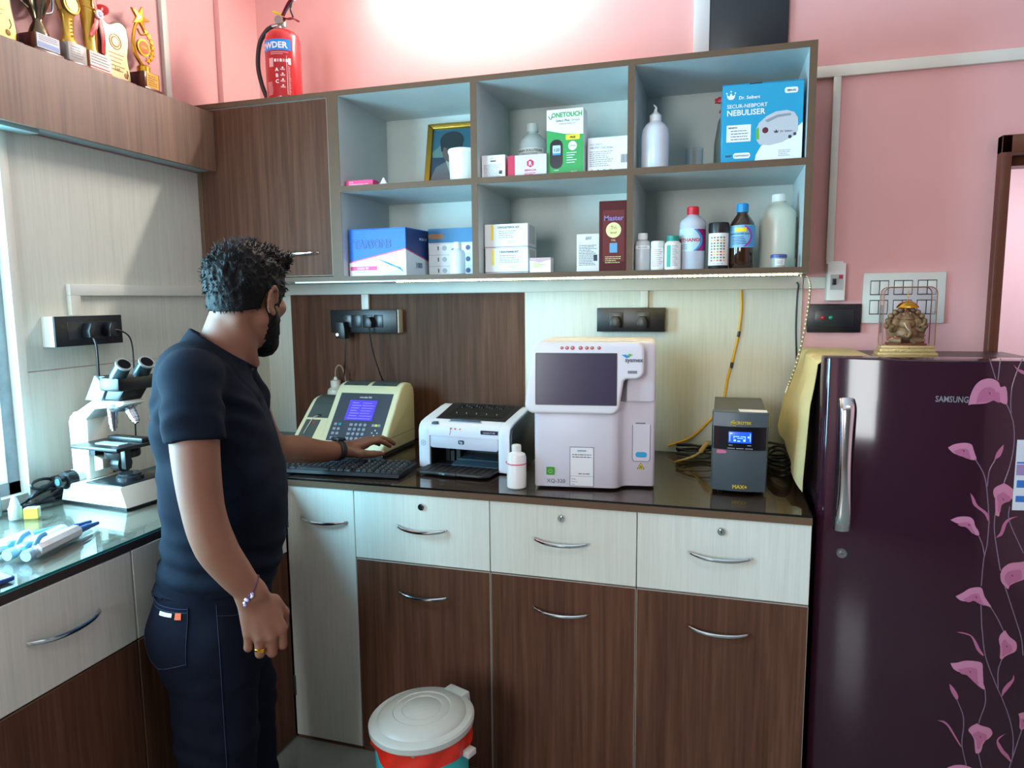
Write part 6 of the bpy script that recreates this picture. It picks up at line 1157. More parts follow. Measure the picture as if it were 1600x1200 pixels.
for y0 in (0.040, 0.112):
    q = MB(); p0 = Vector((0.196, y0, 0.344)); d_ = Vector((0.62, -0.10, 0.62)).normalized()
    q.cyl(tuple(p0), tuple(p0+d_*0.030), 0.019, seg=20, m=0); q.cyl(tuple(p0+d_*0.028), tuple(p0+d_*0.072), 0.0215, 0.0200, 24, m=1); q.cyl(tuple(p0+d_*0.071), tuple(p0+d_*0.076), 0.0215, seg=24, m=2); q.cyl(tuple(p0+d_*0.0755), tuple(p0+d_*0.0768), 0.0165, seg=20, m=3); q.build('eyepiece', [MBK, pm('eyepiece_black_teal', (30, 48, 52), 0.25), pm('eyepiece_ring', (120, 128, 130), 0.6), pm('eyepiece_lens', (10, 12, 16), 0.8, spec=0.05)], ms)
# lead of the microscope adaptor
pa = thing('power_adapter', 'black power adapter brick with coiled lead behind the microscope', 'adapter', (0.043, -1.030, ZC))
MB().box(-0.033, 0.028, -0.045, 0.050, 0.0, 0.060, bev=0.004).build('brick', BLACK, pa)
q = MB()
for k in range(3): q.tube([(0.008+0.024*math.cos(a+k)+0.003*k, -0.105+0.050*math.sin(a), 0.022+0.018*k+0.012*math.sin(a*1.0+k)) for a in [2*PI*i/14 for i in range(15)]], 0.0042, 8, sm=3)
q.tube([(0.0, -0.045, 0.03), (0.012, -0.10, 0.05), (0.010, -0.16, 0.02), (-0.002, -0.19, 0.008), (-0.012, -0.205, 0.006)], 0.0038, 8, sm=6); q.build('coiled_lead', pm('lead_rubber', (26, 28, 32), 0.4), pa)
q = MB(); q.tube([(0.02, 0.0, 0.02), (0.024, -0.06, 0.014), (0.034, -0.10, 0.012)], 0.003, 8, sm=5); q.cyl((0.040, -0.095, 0.012), (0.018, -0.135, 0.012), 0.0085, 0.0075, 12); q.tube([(0.02, -0.13, 0.010), (0.040, -0.155, 0.006), (0.026, -0.17, 0.005), (0.044, -0.188, 0.005), (0.030, -0.195, 0.005)], 0.0026, 8, sm=5); q.build('inline_connector', BLACK, pa)
db = thing('dropper_bottle', 'tiny translucent dropper bottle on the left worktop beside the yellow box', 'bottle', (0.112, -1.262, ZC))
q = MB(); q.lathe([(0, 0), (0.0145, 0), (0.0155, 0.002), (0.0155, 0.030), (0.012, 0.036), (0, 0.036)]); q.build('body', pm('frosted_dropper', (190, 214, 222), 0.25), db)
q = MB(); q.lathe([(0, 0.034), (0.0125, 0.034), (0.0105, 0.044), (0.006, 0.058), (0.004, 0.063), (0, 0.064)]); q.build('nozzle', pm('white_nozzle', (214, 226, 230), 0.35), db)
yb = thing('slide_box', 'tiny yellow and white box next to the dropper bottle', 'box', (0.146, -1.242, ZC), math.radians(28))
q = MB(); q.box(-0.016, 0.016, -0.011, 0.011, 0.0, 0.028, 0, bev=0.001); q.build('case', pm('pale_box', (216, 220, 190), 0.4), yb)
q = MB(); q.box(-0.0162, 0.0168, -0.0116, -0.004, 0.0005, 0.0275, 0); q.box(-0.008, 0.010, -0.004, 0.004, 0.0278, 0.0284, 1); q.build('label', [pm('lemon_label', (220, 216, 70), 0.45), pm('label_blue_mark', (80, 120, 160), 0.45)], yb)
# pipettes lying on the worktop
PIPB = pm('pipette_blue', (90, 160, 205), 0.35); PIPG = pm('pipette_grey', (196, 198, 200), 0.4); PIPD = pm('pipette_dark_blue', (30, 80, 140), 0.35)
def pipette(label, x0, y0, x1, y1, body, tip=True, z=0.0):
    d_ = Vector((x1-x0, y1-y0)); L_ = d_.length
    t = thing('pipette', label, 'pipette', (x0, y0, ZC), math.atan2(d_.y, d_.x)); rr = 0.0165
    q = MB(); q.prism([(rr*math.cos(2*PI*i/8+PI/8), rr*1.05+rr*math.sin(2*PI*i/8+PI/8)) for i in range(8)], 'yz', 0.030, 0.165, bev=0.003); q.build('grip', body, t)
    q = MB(); q.cyl((0.0, 0, rr), (0.018, 0, rr), 0.0125, seg=18, m=0); q.cyl((0.016, 0, rr), (0.032, 0, rr), 0.0085, seg=16, m=1); q.build('plunger_button', [pm('button_clear_blue', (150, 190, 210), 0.25), PIPG], t)
    q = MB(); q.prism([(0.024, 0.010), (0.050, 0.014), (0.048, 0.034), (0.030, 0.038), (0.016, 0.032)], 'xz', 0.012, 0.024, bev=0.003); q.build('tip_ejector', PIPB, t)
    q = MB(); q.tube([(0.030, 0.0, 0.030), (0.046, 0.0, 0.044), (0.062, -0.002, 0.047)], (lambda u: (0.006, 0.0035)), 8, sm=4); q.build('finger_hook', PIPB, t)
    q = MB(); q.cyl((0.162, 0, rr), (0.205, 0, rr*0.9), 0.0085, 0.0075, 14); q.cyl((0.205, 0, rr*0.9), (L_, 0, rr*0.72), 0.0065, 0.0045, 12); q.build('shaft', PIPD if tip else PIPB, t)
    return t
pipette('grey pipette nearest the glass edge among the three on the left worktop', 0.441, -1.498, 0.386, -1.262, PIPG)
pipette('pale blue-white middle pipette of the three on the left worktop', 0.396, -1.505, 0.358, -1.258, pm('pipette_white', (204, 218, 224), 0.35))
pipette('white pipette furthest from the glass edge, its button cut by the frame edge', 0.340, -1.560, 0.318, -1.308, pm('pipette_cream', (214, 214, 196), 0.35), False)
ph = thing('phone', 'corner of a blue-edged phone lying on the left worktop', 'phone', (0.455, -1.640, ZC), math.radians(-12))
q = MB(); q.prism(rrect(-0.037, 0.037, -0.078, 0.078, 0.010), 'xy', 0.0, 0.0085, bev=0.002); q.build('body', pm('phone_blue', (24, 50, 110), 0.3), ph)
q = MB(); q.prism(rrect(-0.034, 0.034, -0.074, 0.074, 0.008), 'xy', 0.0084, 0.0092); q.build('screen', pm('phone_screen', (90, 110, 130), 0.08), ph)
vl = thing('vial', 'clear tall vial cut by the left frame edge on the left worktop', 'bottle', (0.036, -1.262, ZC))
q = MB(); q.lathe([(0, 0), (0.017, 0), (0.018, 0.002), (0.018, 0.060), (0.010, 0.068), (0.010, 0.072), (0, 0.072)]); q.build('body', pm('clear_vial', (206, 222, 220), 0.15, trans=0.5), vl)
q = MB(); q.lathe([(0, 0.071), (0.0125, 0.071), (0.0125, 0.092), (0, 0.093)]); q.build('cap', WHITEP, vl)
# ------------------------------------------------------------------ pedal bin
bn = thing('pedal_bin', 'turquoise pedal bin with grey lid and red liner bag', 'bin', (1.158, -1.040, 0.0), math.radians(-20))
q = MB(); q.lathe([(0, 0.004), (0.095, 0.004), (0.098, 0.0), (0.102, 0.0), (0.108, 0.06), (0.118, 0.375), (0.114, 0.375), (0.104, 0.02), (0, 0.02)], seg=40, sx=1.0, sy=1.08); q.build('bucket', pm('turquoise_plastic', (46, 186, 190), 0.35), bn)
q = MB(); rl = random.Random(9)
def lin_(u, v):
    a = 2*PI*u; drop = 0.040+0.018*math.sin(a*1.0+2.0)+0.006*math.sin(a*7)
    r_ = 0.1205+0.004*math.sin(a*9+v*3)+0.004*v
    return (r_*math.cos(a), 1.07*r_*math.sin(a), 0.383-drop*v)
q.grid(lin_, 60, 6, thick=0.001); q.build('liner_bag', pm('red_liner', (196, 36, 20), 0.4, noise=0.15, nscale=25), bn)
LID = pm('grey_bin_lid', (178, 184, 178), 0.38, noise=0.03, nscale=10)
q = MB(); q.lathe([(0, 0.372), (0.128, 0.372), (0.134, 0.378), (0.135, 0.392), (0.130, 0.397), (0.114, 0.399), (0.111, 0.403), (0.102, 0.410), (0.075, 0.4165), (0.072, 0.4150), (0.070, 0.4165), (0.052, 0.4185), (0.050, 0.4170), (0.048, 0.4185), (0, 0.4195)], seg=56, sx=0.97, sy=1.05)
q.tube([(-0.075, -0.065, 0.4085), (-0.03, -0.048, 0.4140), (0.02, -0.052, 0.4135), (0.06, -0.075, 0.4070)], 0.0022, 6, sm=6); lo = q.build('lid', LID, bn)
q = MB(); q.prism([(-0.038, 0.362), (-0.034, 0.402), (0.034, 0.402), (0.038, 0.362)], 'xz', 0.118, 0.152, bev=0.004); q.build('hinge', LID, bn)
q = MB(); q.box(0.118, 0.140, 0.02, 0.05, 0.318, 0.334, bev=0.002); q.build('side_lug', pm('pale_lug', (190, 190, 186), 0.4), bn)
q = MB(); q.box(-0.035, 0.035, -0.150, -0.10, 0.006, 0.022, bev=0.004); q.build('pedal', pm('grey_pedal', (150, 154, 150), 0.4), bn)
# ------------------------------------------------------------------ person: smooth implicit surfaces meshed into continuous skins
class Field:
    def __init__(s, lo, hi, h):
        s.lo = np.array(lo, np.float32); s.h = h
        s.n = np.ceil((np.array(hi)-np.array(lo))/h).astype(int)+1
        s.F = np.full(s.n, 1.0, np.float32)
        s.ax = [s.lo[i]+h*np.arange(s.n[i], dtype=np.float32) for i in range(3)]
    def block(s, lo, hi):
        a = np.clip(np.floor((np.array(lo)-s.lo)/s.h).astype(int), 0, s.n); b = np.clip(np.ceil((np.array(hi)-s.lo)/s.h).astype(int)+1, 0, s.n)
        sl = tuple(slice(int(i), int(j)) for i, j in zip(a, b))
        X, Y, Z = np.meshgrid(*[s.ax[i][sl[i]] for i in range(3)], indexing='ij')
        return sl, X, Y, Z
    def union(s, sl, d, k):
        f = s.F[sl]
        if k <= 0: s.F[sl] = np.minimum(f, d); return
        hh = np.clip(0.5+0.5*(f-d)/k, 0, 1); s.F[sl] = f*(1-hh)+d*hh-k*hh*(1-hh)
    def cap(s, a, b, ra, rb, k=0.01, flat=None):
        a = np.array(a, np.float32); b = np.array(b, np.float32); m = max(ra, rb)*(1.0 if flat is None else max(1.0, 1/flat[1]))+k+0.012
        sl, X, Y, Z = s.block(np.minimum(a, b)-m, np.maximum(a, b)+m)
        if X.size == 0: return
        d = b-a; L2 = float(d@d)+1e-9
        PX, PY, PZ = X-a[0], Y-a[1], Z-a[2]
        t = np.clip((PX*d[0]+PY*d[1]+PZ*d[2])/L2, 0, 1)
        QX, QY, QZ = PX-t*d[0], PY-t*d[1], PZ-t*d[2]
        r = ra+(rb-ra)*t
        if flat is not None:   # flatten along an axis: (axis, factor<1 widens the other directions)
            n = np.array(flat[0], np.float32); n /= np.linalg.norm(n); w = QX*n[0]+QY*n[1]+QZ*n[2]
            e = 1/flat[1]-1; QX, QY, QZ = QX+n[0]*w*e, QY+n[1]*w*e, QZ+n[2]*w*e
            dist = (np.sqrt(QX*QX+QY*QY+QZ*QZ)-r)*0.8
        else: dist = np.sqrt(QX*QX+QY*QY+QZ*QZ)-r
        s.union(sl, dist, k)
    def chain(s, pts, rs, k=0.01, flat=None):
        for i in range(len(pts)-1): s.cap(pts[i], pts[i+1], rs[i], rs[i+1], k, flat)
    def ell(s, c, r, ax=None, k=0.01, sub=False):
        c = np.array(c, np.float32); m = max(r)+k+0.012; sl, X, Y, Z = s.block(c-m, c+m)
        if X.size == 0: return
        P = [X-c[0], Y-c[1], Z-c[2]]
        if ax is None: U = P
        else: U = [P[0]*v[0]+P[1]*v[1]+P[2]*v[2] for v in ax]
        q = np.sqrt(sum((U[i]/r[i])**2 for i in range(3))); g = np.sqrt(sum((U[i]/r[i]**2)**2 for i in range(3)))+1e-6
        d = q*(q-1)/g
        if sub:
            f = s.F[sl]; hh = np.clip(0.5-0.5*(f+d)/k, 0, 1); s.F[sl] = f*(1-hh)+(-d)*hh+k*hh*(1-hh)
        else: s.union(sl, d, k)
    def loft(s, zs, cx, cy, a, b, k=0.02):
        sl, X, Y, Z = s.block((-9, -9, zs[0]-0.03), (9, 9, zs[-1]+0.03))
        z1 = s.ax[2][sl[2]]; I = lambda v: np.interp(z1, zs, v).astype(np.float32)
        def sm(v):
            w = I(v); 
            for _ in range(8): w = np.convolve(np.pad(w, 3, 'edge'), np.ones(7)/7, 'valid').astype(np.float32)
            return w
        A_, B_, CX, CY = sm(a), sm(b), sm(cx), sm(cy)
        q = (np.abs((X-CX)/A_)**2.3+np.abs((Y-CY)/B_)**2.3)**(1/2.3)
        d = (q-1)*np.minimum(A_, B_); d = np.maximum(d, np.maximum(zs[0]-Z, Z-zs[-1]))
        s.union(sl, d, k)
    def mesh(s, name, mat, parent, angle=0):
        F = s.F; ins = F < 0; n = F.shape
        c = [ins[i:n[0]-1+i, j:n[1]-1+j, k:n[2]-1+k] for i in (0, 1) for j in (0, 1) for k in (0, 1)]
        cnt = np.zeros(c[0].shape, np.int8)
        for q in c: cnt += q
        act = (cnt > 0) & (cnt < 8); idx = np.full(act.shape, -1, np.int64); I, J, K = np.nonzero(act); idx[I, J, K] = np.arange(len(I))
        val = {}
        for i in (0, 1):
            for j in (0, 1):
                for k in (0, 1): val[i, j, k] = F[I+i, J+j, K+k]
        acc = np.zeros((len(I), 3)); w = np.zeros(len(I))
        cor = list(val)
        for u in range(8):
            for v in range(u+1, 8):
                p, q = cor[u], cor[v]
                if sum(abs(p[t]-q[t]) for t in range(3)) != 1: continue
                a, b = val[p], val[q]; m = (a < 0) != (b < 0); t = np.where(m, a/(a-b+1e-12), 0)
                for x in range(3): acc[:, x] += np.where(m, p[x]+t*(q[x]-p[x]), 0)
                w += m
        acc /= w[:, None]; V = (acc+np.stack([I, J, K], 1))*s.h+s.lo
        Q = []
        for ax_ in range(3):
            sh = [0, 0, 0]; sh[ax_] = 1
            A_ = ins[tuple(slice(0, n[t]-sh[t]) for t in range(3))]; B_ = ins[tuple(slice(sh[t], n[t]) for t in range(3))]
            E = np.array(np.nonzero(A_ != B_)).T
            o1, o2 = [t for t in range(3) if t != ax_]
            E = E[(E[:, o1] > 0) & (E[:, o2] > 0) & (E[:, o1] < n[o1]-1) & (E[:, o2] < n[o2]-1)]
            def g(d1, d2):
                T = E.copy(); T[:, o1] += d1; T[:, o2] += d2; return idx[T[:, 0], T[:, 1], T[:, 2]]
            q = np.stack([g(-1, -1), g(0, -1), g(0, 0), g(-1, 0)], 1)
            fl = A_[tuple(E.T)]
            if ax_ == 1: fl = ~fl
            q[~fl] = q[~fl][:, ::-1]; Q.append(q)
        Q = np.concatenate(Q); Q = Q[(Q >= 0).all(1)]
        me = bpy.data.meshes.new(name); me.from_pydata(V.tolist(), [], Q.tolist()); me.update()
        me.polygons.foreach_set('use_smooth', [True]*len(me.polygons)); me.materials.append(mat)
        o = bpy.data.objects.new(name, me); COL.objects.link(o)
        if parent is not None: o.parent = parent
        return o
def vnoise(X, Y, Z, seed=0):
    xi, yi, zi = np.floor(X).astype(np.int64), np.floor(Y).astype(np.int64), np.floor(Z).astype(np.int64)
    xf, yf, zf = X-xi, Y-yi, Z-zi; u, v, w = [t*t*(3-2*t) for t in (xf, yf, zf)]
    def h(i, j, k):
        n = (i*374761393+j*668265263+k*2147483647+seed*974711) & 0xffffffff
        n = ((n ^ (n >> 13))*1274126177) & 0xffffffff
        return ((n ^ (n >> 16)) & 0xffff)/32767.5-1
    r = 0
    for a in (0, 1):
        for b in (0, 1):
            for c in (0, 1): r = r+h(xi+a, yi+b, zi+c)*(u if a else 1-u)*(v if b else 1-v)*(w if c else 1-w)
    return r.astype(np.float32)
man = thing('person', 'man in a navy t-shirt and dark jeans reaching over the keyboard', 'person', (0.6935, -1.214, 0), math.radians(39.5))
SKIN = pm('brown_skin', (120, 80, 62), 0.6, noise=0.05, nscale=18, bump=0.06, bscale=350, sss=0.08)
HAIRM = pm('black_hair', (11, 11, 13), 0.6, bump=0.6, bscale=260, spec=0.15)
SHIRT = pm('navy_cotton', (18, 24, 35), 0.9, noise=0.06, nscale=14, bump=0.15, bscale=700, spec=0.08)
JEAN = pm('dark_denim', (16, 20, 32), 0.85, spec=0.08, noise=0.15, nscale=22, bump=0.25, bscale=900)
# joints
SR, ER, WR = (-0.018, -0.190, 1.300), (-0.014, -0.236, 1.030), (0.074, -0.238, 0.826)
DZ = 0.010
SL, EL, WL = (0.060, 0.180, 1.290), (0.165, 0.360, 1.037), (0.392, 0.510, 0.962+DZ)
th = math.radians(37); tilt = math.radians(7)
HF = np.array((math.sin(th)*math.cos(tilt), math.cos(th)*math.cos(tilt), -math.sin(tilt))); HR = np.array((math.cos(th), -math.sin(th), 0.0)); HU = np.cross(HR, HF)
HC = np.array((0.104, 0.010, 1.492))
def hp_(f, r, u): return tuple(HC+HF*f+HR*r+HU*u)
HA = (HF, HR, HU)
B = Field((-0.11, -0.30, 0.665), (0.63, 0.665, 1.62), 0.0034)
# torso core and neck
B.loft([0.80, 0.90, 1.0, 1.1, 1.2, 1.28, 1.33], [0.015, 0.025, 0.028, 0.026, 0.024, 0.024, 0.03], [0]*7, [0.11, 0.12, 0.125, 0.115, 0.10, 0.075, 0.05], [0.13, 0.13, 0.13, 0.135, 0.135, 0.13, 0.08])
B.cap((0.030, 0.0, 1.30), (0.083, 0.006, 1.44), 0.064, 0.058, 0.03); B.cap((0.03, 0.0, 1.325), SR, 0.05, 0.045, 0.03); B.cap((0.03, 0.0, 1.325), SL, 0.05, 0.045, 0.03)
B.cap((0.085, -0.045, 1.42), (0.115, -0.01, 1.315), 0.016, 0.012, 0.025)   # neck muscle
# head
B.ell(hp_(-0.004, 0, 0.006), (0.097, 0.076, 0.090), HA, 0.02); B.ell(hp_(0.036, 0, -0.052), (0.056, 0.058, 0.085), HA, 0.03)
B.cap(hp_(0.005, 0.050, -0.068), hp_(0.072, 0.016, -0.122), 0.022, 0.020, 0.025); B.cap(hp_(0.005, -0.050, -0.068), hp_(0.072, -0.016, -0.122), 0.022, 0.020, 0.025); B.ell(hp_(0.078, 0, -0.124), (0.018, 0.024, 0.018), HA, 0.02)
B.cap(hp_(0.090, 0, 0.004), hp_(0.108, 0, -0.040), 0.008, 0.0125, 0.012)
for s_ in (-1, 1):
    B.ell(hp_(0.100, s_*0.011, -0.044), (0.009, 0.008, 0.007), HA, 0.006)        # nostril wings
    B.cap(hp_(0.084, s_*0.014, 0.016), hp_(0.070, s_*0.048, 0.016), 0.0085, 0.0075, 0.012)   # brow
    B.ell(hp_(0.070, s_*0.042, -0.036), (0.022, 0.022, 0.020), HA, 0.02)     # cheek
    B.ell(hp_(0.085, s_*0.031, 0.000), (0.012, 0.016, 0.0085), HA, 0.006, sub=True)
    B.ell(hp_(0.072, s_*0.031, 0.000), (0.013, 0.013, 0.012), HA, 0.003)
    # ear
    for i in range(9):
        a0, a1 = math.radians(-70+32*i), math.radians(-70+32*(i+1))
        if i < 8: B.cap(hp_(-0.012-0.015*math.cos(a0), s_*(0.083+0.004*math.sin(a0)), -0.026+0.030*math.sin(a0)), hp_(-0.012-0.015*math.cos(a1), s_*(0.083+0.004*math.sin(a1)), -0.026+0.030*math.sin(a1)), 0.0048, 0.0048, 0.003)
    B.ell(hp_(-0.010, s_*0.078, -0.026), (0.012, 0.005, 0.024), HA, 0.006); B.ell(hp_(-0.004, s_*0.080, -0.055), (0.007, 0.005, 0.009), HA, 0.006)
B.cap(hp_(0.092, -0.020, -0.078), hp_(0.092, 0.020, -0.078), 0.007, 0.007, 0.008); B.cap(hp_(0.089, -0.017, -0.091), hp_(0.089, 0.017, -0.091), 0.008, 0.008, 0.006)
# right arm and loosely closed hand hanging with the back of the hand outward
def limb(pts, rs):
    P_ = smooth_path(pts, 14); n = len(P_); us = np.linspace(0, 1, len(rs)); R_ = np.interp(np.linspace(0, 1, n), us, rs)
    B.chain([tuple(p) for p in P_], [r-0.001 for r in R_], 0.0015)
limb([SR, (-0.022, -0.222, 1.16), ER, (0.006, -0.240, 0.945), (0.040, -0.240, 0.880), WR], [0.053, 0.050, 0.044, 0.0435, 0.037, 0.0290])
B.ell(WR, (0.030, 0.022, 0.030), None, 0.015)
KN = [((0.062, -0.240, 0.738), 0.0128), ((0.084, -0.249, 0.728), 0.0142), ((0.108, -0.251, 0.727), 0.0148), ((0.130, -0.244, 0.738), 0.0142)]
for (kx, r_) in KN:
    B.cap((WR[0]+(kx[0]-0.096)*0.45, WR[1]+0.002, WR[2]-0.012), kx, 0.018, r_, 0.012)
B.ell((0.098, -0.226, 0.772), (0.038, 0.017, 0.045), None, 0.015); B.ell((0.075, -0.226, 0.775), (0.020, 0.018, 0.042), None, 0.015)
FR_ = [((0.060, -0.238, 0.704), (0.062, -0.212, 0.694), (0.064, -0.203, 0.712), 0.0098), ((0.083, -0.247, 0.690), (0.084, -0.218, 0.680), (0.085, -0.206, 0.700), 0.0108), ((0.108, -0.249, 0.688), (0.107, -0.219, 0.677), (0.105, -0.206, 0.698), 0.0112), ((0.131, -0.242, 0.698), (0.128, -0.214, 0.686), (0.124, -0.203, 0.706), 0.0106)]
for (kx, r_), (p1, p2, p3, rf) in zip(KN, FR_):
    B.cap(kx, p1, r_*0.88, rf, 0.0035); B.cap(p1, p2, rf, rf*0.92, 0.003); B.cap(p2, p3, rf*0.92, rf*0.8, 0.003)
B.chain([(0.118, -0.218, 0.792), (0.138, -0.207, 0.757), (0.138, -0.198, 0.722), (0.128, -0.194, 0.703)], [0.017, 0.0135, 0.0115, 0.009], 0.006)
# left arm reaching over the keyboard, palm down
limb([SL, (0.110, 0.27, 1.165), EL, (0.25, 0.418, 1.005), (0.33, 0.470, 0.980), WL], [0.053, 0.050, 0.044, 0.0435, 0.036, 0.0290])
KL = [((0.484, 0.522, 0.974), 0.0135), ((0.494, 0.544, 0.979), 0.0140), ((0.489, 0.566, 0.975), 0.0132), ((0.477, 0.586, 0.966), 0.0118)]
KL = [((a, b, c+DZ), r_) for (a, b, c), r_ in KL]
for (kx, r_) in KL: B.cap((WL[0]+0.008, WL[1]+0.012+(kx[1]-0.553)*0.45, WL[2]), kx, 0.0175, r_, 0.012)
B.ell((0.447, 0.543, 0.962+DZ), (0.045, 0.034, 0.014), None, 0.012)
FL_ = [((0.524, 0.534, 0.977), (0.548, 0.541, 0.966), (0.566, 0.546, 0.952), 0.0095), ((0.541, 0.557, 0.980), (0.567, 0.565, 0.968), (0.586, 0.570, 0.954), 0.0098), ((0.534, 0.580, 0.976), (0.558, 0.588, 0.964), (0.576, 0.593, 0.951), 0.0094), ((0.510, 0.600, 0.964), (0.528, 0.607, 0.956), (0.543, 0.611, 0.947), 0.0084)]
FL_ = [tuple((p[0], p[1], p[2]+DZ) for p in t_[:3])+(t_[3],) for t_ in FL_]
for (kx, r_), (p1, p2, p3, rf) in zip(KL, FL_):
    B.cap(kx, p1, r_*0.86, rf, 0.003); B.cap(p1, p2, rf, rf*0.92, 0.003); B.cap(p2, p3, rf*0.92, rf*0.78, 0.003)
B.chain([(0.415, 0.502, 0.956+DZ), (0.456, 0.490, 0.946+DZ), (0.500, 0.498, 0.939+DZ), (0.532, 0.510, 0.936+DZ)], [0.020, 0.0150, 0.0112, 0.0088], 0.007)
body = B.mesh('body', SKIN, man); del B
# nails
NAIL = pm('fingernail', (196, 150, 134), 0.3)
def nail(p, n, d):
    q = MB(); n = Vector(n).normalized(); d = Vector(d).normalized(); M = Matrix((d, n.cross(d), n)).transposed().to_4x4(); M.translation = Vector(p)
    q.ball((0, 0, 0), (0.0058, 0.0046, 0.0016), 12, 0, M=M); q.build('fingernail', NAIL, man)
nail((0.533, 0.507, 0.9435+DZ), (-0.15, -0.55, 0.83), (0.9, 0.3, -0.1))
for (kx, r_), (p1, p2, p3, rf) in zip(KL, FL_):
    d = Vector(p3)-Vector(p2); n = Vector((0.35, 0.0, 0.94)); nail(tuple(Vector(p3)+n*rf*0.70), n, d)
# hair
Hh = Field((-0.05, -0.12, 1.40), (0.26, 0.17, 1.66), 0.003)
sl, X, Y, Z = Hh.block((-9, -9, -9), (9, 9, 9))
f_ = (X-HC[0])*HF[0]+(Y-HC[1])*HF[1]+(Z-HC[2])*HF[2]; r_ = (X-HC[0])*HR[0]+(Y-HC[1])*HR[1]; u_ = (X-HC[0])*HU[0]+(Y-HC[1])*HU[1]+(Z-HC[2])*HU[2]
sst = lambda a, b, v: (lambda t: t*t*(3-2*t))(np.clip((v-a)/(b-a), 0, 1))
tk = 0.0045+0.013*sst(-0.06, 0.075, u_)
def eld(c, r):
    q = np.sqrt(((f_-c[0])/r[0])**2+((r_-c[1])/r[1])**2+((u_-c[2])/r[2])**2); g = np.sqrt(((f_-c[0])/r[0]**2)**2+((r_-c[1])/r[1]**2)**2+((u_-c[2])/r[2]**2)**2)+1e-6
    return q*(q-1)/g
d0 = eld((-0.004, 0, 0.006), (0.097, 0.076, 0.090))-tk
def smin(a, b, k): h_ = np.clip(0.5+0.5*(b-a)/k, 0, 1); return b*(1-h_)+a*h_-k*h_*(1-h_)
d0 = smin(d0, eld((0.076, 0.016, 0.082), (0.044, 0.056, 0.030)), 0.02); d0 = smin(d0, eld((0.096, 0.044, 0.070), (0.032, 0.030, 0.026)), 0.015); d0 = smin(d0, eld((0.02, 0, 0.088), (0.07, 0.05, 0.026)), 0.02)
nape = eld((-0.060, 0, -0.045), (0.034, 0.052, 0.040)); d0 = smin(d0, nape, 0.02)
# strands: noise stretched along the comb direction
na = vnoise(f_*70, r_*150, u_*95, 1)*0.0042+vnoise(f_*150, r_*300, u_*190, 2)*0.0022+vnoise(f_*34, r_*50, u_*40, 3)*0.0035
d0 = d0+na*(0.35+0.9*sst(-0.05, 0.05, u_))
pl1 = -(u_+0.062-0.22*np.clip(f_+0.09, 0, 1))            # nape to ear
pl2 = (f_-0.044-0.34*(u_+0.035))                    # temples and forehead
ear = 0.020-np.sqrt(((f_+0.010)*0.9)**2+((u_+0.028)*0.62)**2)*1.0; ear = np.where(np.abs(r_) > 0.06, ear, -1)
Hh.F = np.maximum(np.maximum(np.maximum(d0, pl1*0.9), pl2*0.9), ear).astype(np.float32)
hair = Hh.mesh('hair', HAIRM, man)
# loose tufts that break the outline
from mathutils.bvhtree import BVHTree
vs = [v.co.copy() for v in hair.data.vertices]; ns = [v.normal.copy() for v in hair.data.vertices]
q = MB(); rt = random.Random(12); t = bmesh.new(); C_ = Vector(HC); Fv = Vector(HF); Uv = Vector(HU)
for _ in range(1500):
    i = rt.randrange(len(vs)); p, n = vs[i], ns[i]; uu = (p-C_).dot(Uv)
    if uu < -0.03 and rt.random() < 0.6: continue
    L_ = rt.uniform(0.010, 0.022)*(0.55+0.45*max(0, min(1, (uu+0.03)/0.1))); d = (n*0.55+Fv*rt.uniform(-0.1, 0.6)+Uv*(0.25 if uu > 0.03 else -0.55)+Vector((rt.uniform(-.4, .4), rt.uniform(-.4, .4), rt.uniform(-.3, .3)))).normalized()
    s_ = d.orthogonal().normalized(); s2 = d.cross(s_); w_ = rt.uniform(0.0008, 0.0016); base = p-n*0.003; mid = base+d*L_*0.55+n*0.001; tip = base+d*L_+Vector((rt.uniform(-.002, .002), rt.uniform(-.002, .002), -0.001))
    ring = [t.verts.new(base+s_*w_*math.cos(a)+s2*w_*math.sin(a)) for a in (0, 2.09, 4.19)]; r2 = [t.verts.new(mid+s_*w_*0.8*math.cos(a)+s2*w_*0.8*math.sin(a)) for a in (0, 2.09, 4.19)]; tv = t.verts.new(tip)
    for a in range(3): t.faces.new((ring[a], ring[(a+1) % 3], r2[(a+1) % 3], r2[a])); t.faces.new((r2[a], r2[(a+1) % 3], tv))
q.add(t, 0); o = q.build('hair_tuft', HAIRM, man, angle=60); o['kind'] = 'stuff'
# beard and eyebrows
Bd = Field((0.02, -0.10, 1.31), (0.24, 0.13, 1.52), 0.003)
sl, X, Y, Z = Bd.block((-9, -9, -9), (9, 9, 9))
f_ = (X-HC[0])*HF[0]+(Y-HC[1])*HF[1]+(Z-HC[2])*HF[2]; r_ = (X-HC[0])*HR[0]+(Y-HC[1])*HR[1]; u_ = (X-HC[0])*HU[0]+(Y-HC[1])*HU[1]+(Z-HC[2])*HU[2]
def capd(a, b, ra, rb):
    a = np.array(a); b = np.array(b); d = b-a; P_ = (f_-a[0], r_-a[1], u_-a[2]); tt = np.clip((P_[0]*d[0]+P_[1]*d[1]+P_[2]*d[2])/(d@d), 0, 1)
    return np.sqrt(sum((P_[i]-tt*d[i])**2 for i in range(3)))-(ra+(rb-ra)*tt)
dB = smin(smin(capd((0.002, 0.055, -0.058), (0.072, 0.016, -0.120), 0.0275, 0.026), capd((0.002, -0.055, -0.058), (0.072, -0.016, -0.120), 0.0275, 0.026), 0.025), eld((0.076, 0, -0.130), (0.026, 0.030, 0.026)), 0.025)
dB = smin(dB, eld((0.036, 0, -0.052), (0.0605, 0.0625, 0.088)), 0.02)
dB = dB+vnoise(f_*120, r_*120, u_*90, 5)*0.0018+vnoise(f_*260, r_*260, u_*200, 6)*0.0010
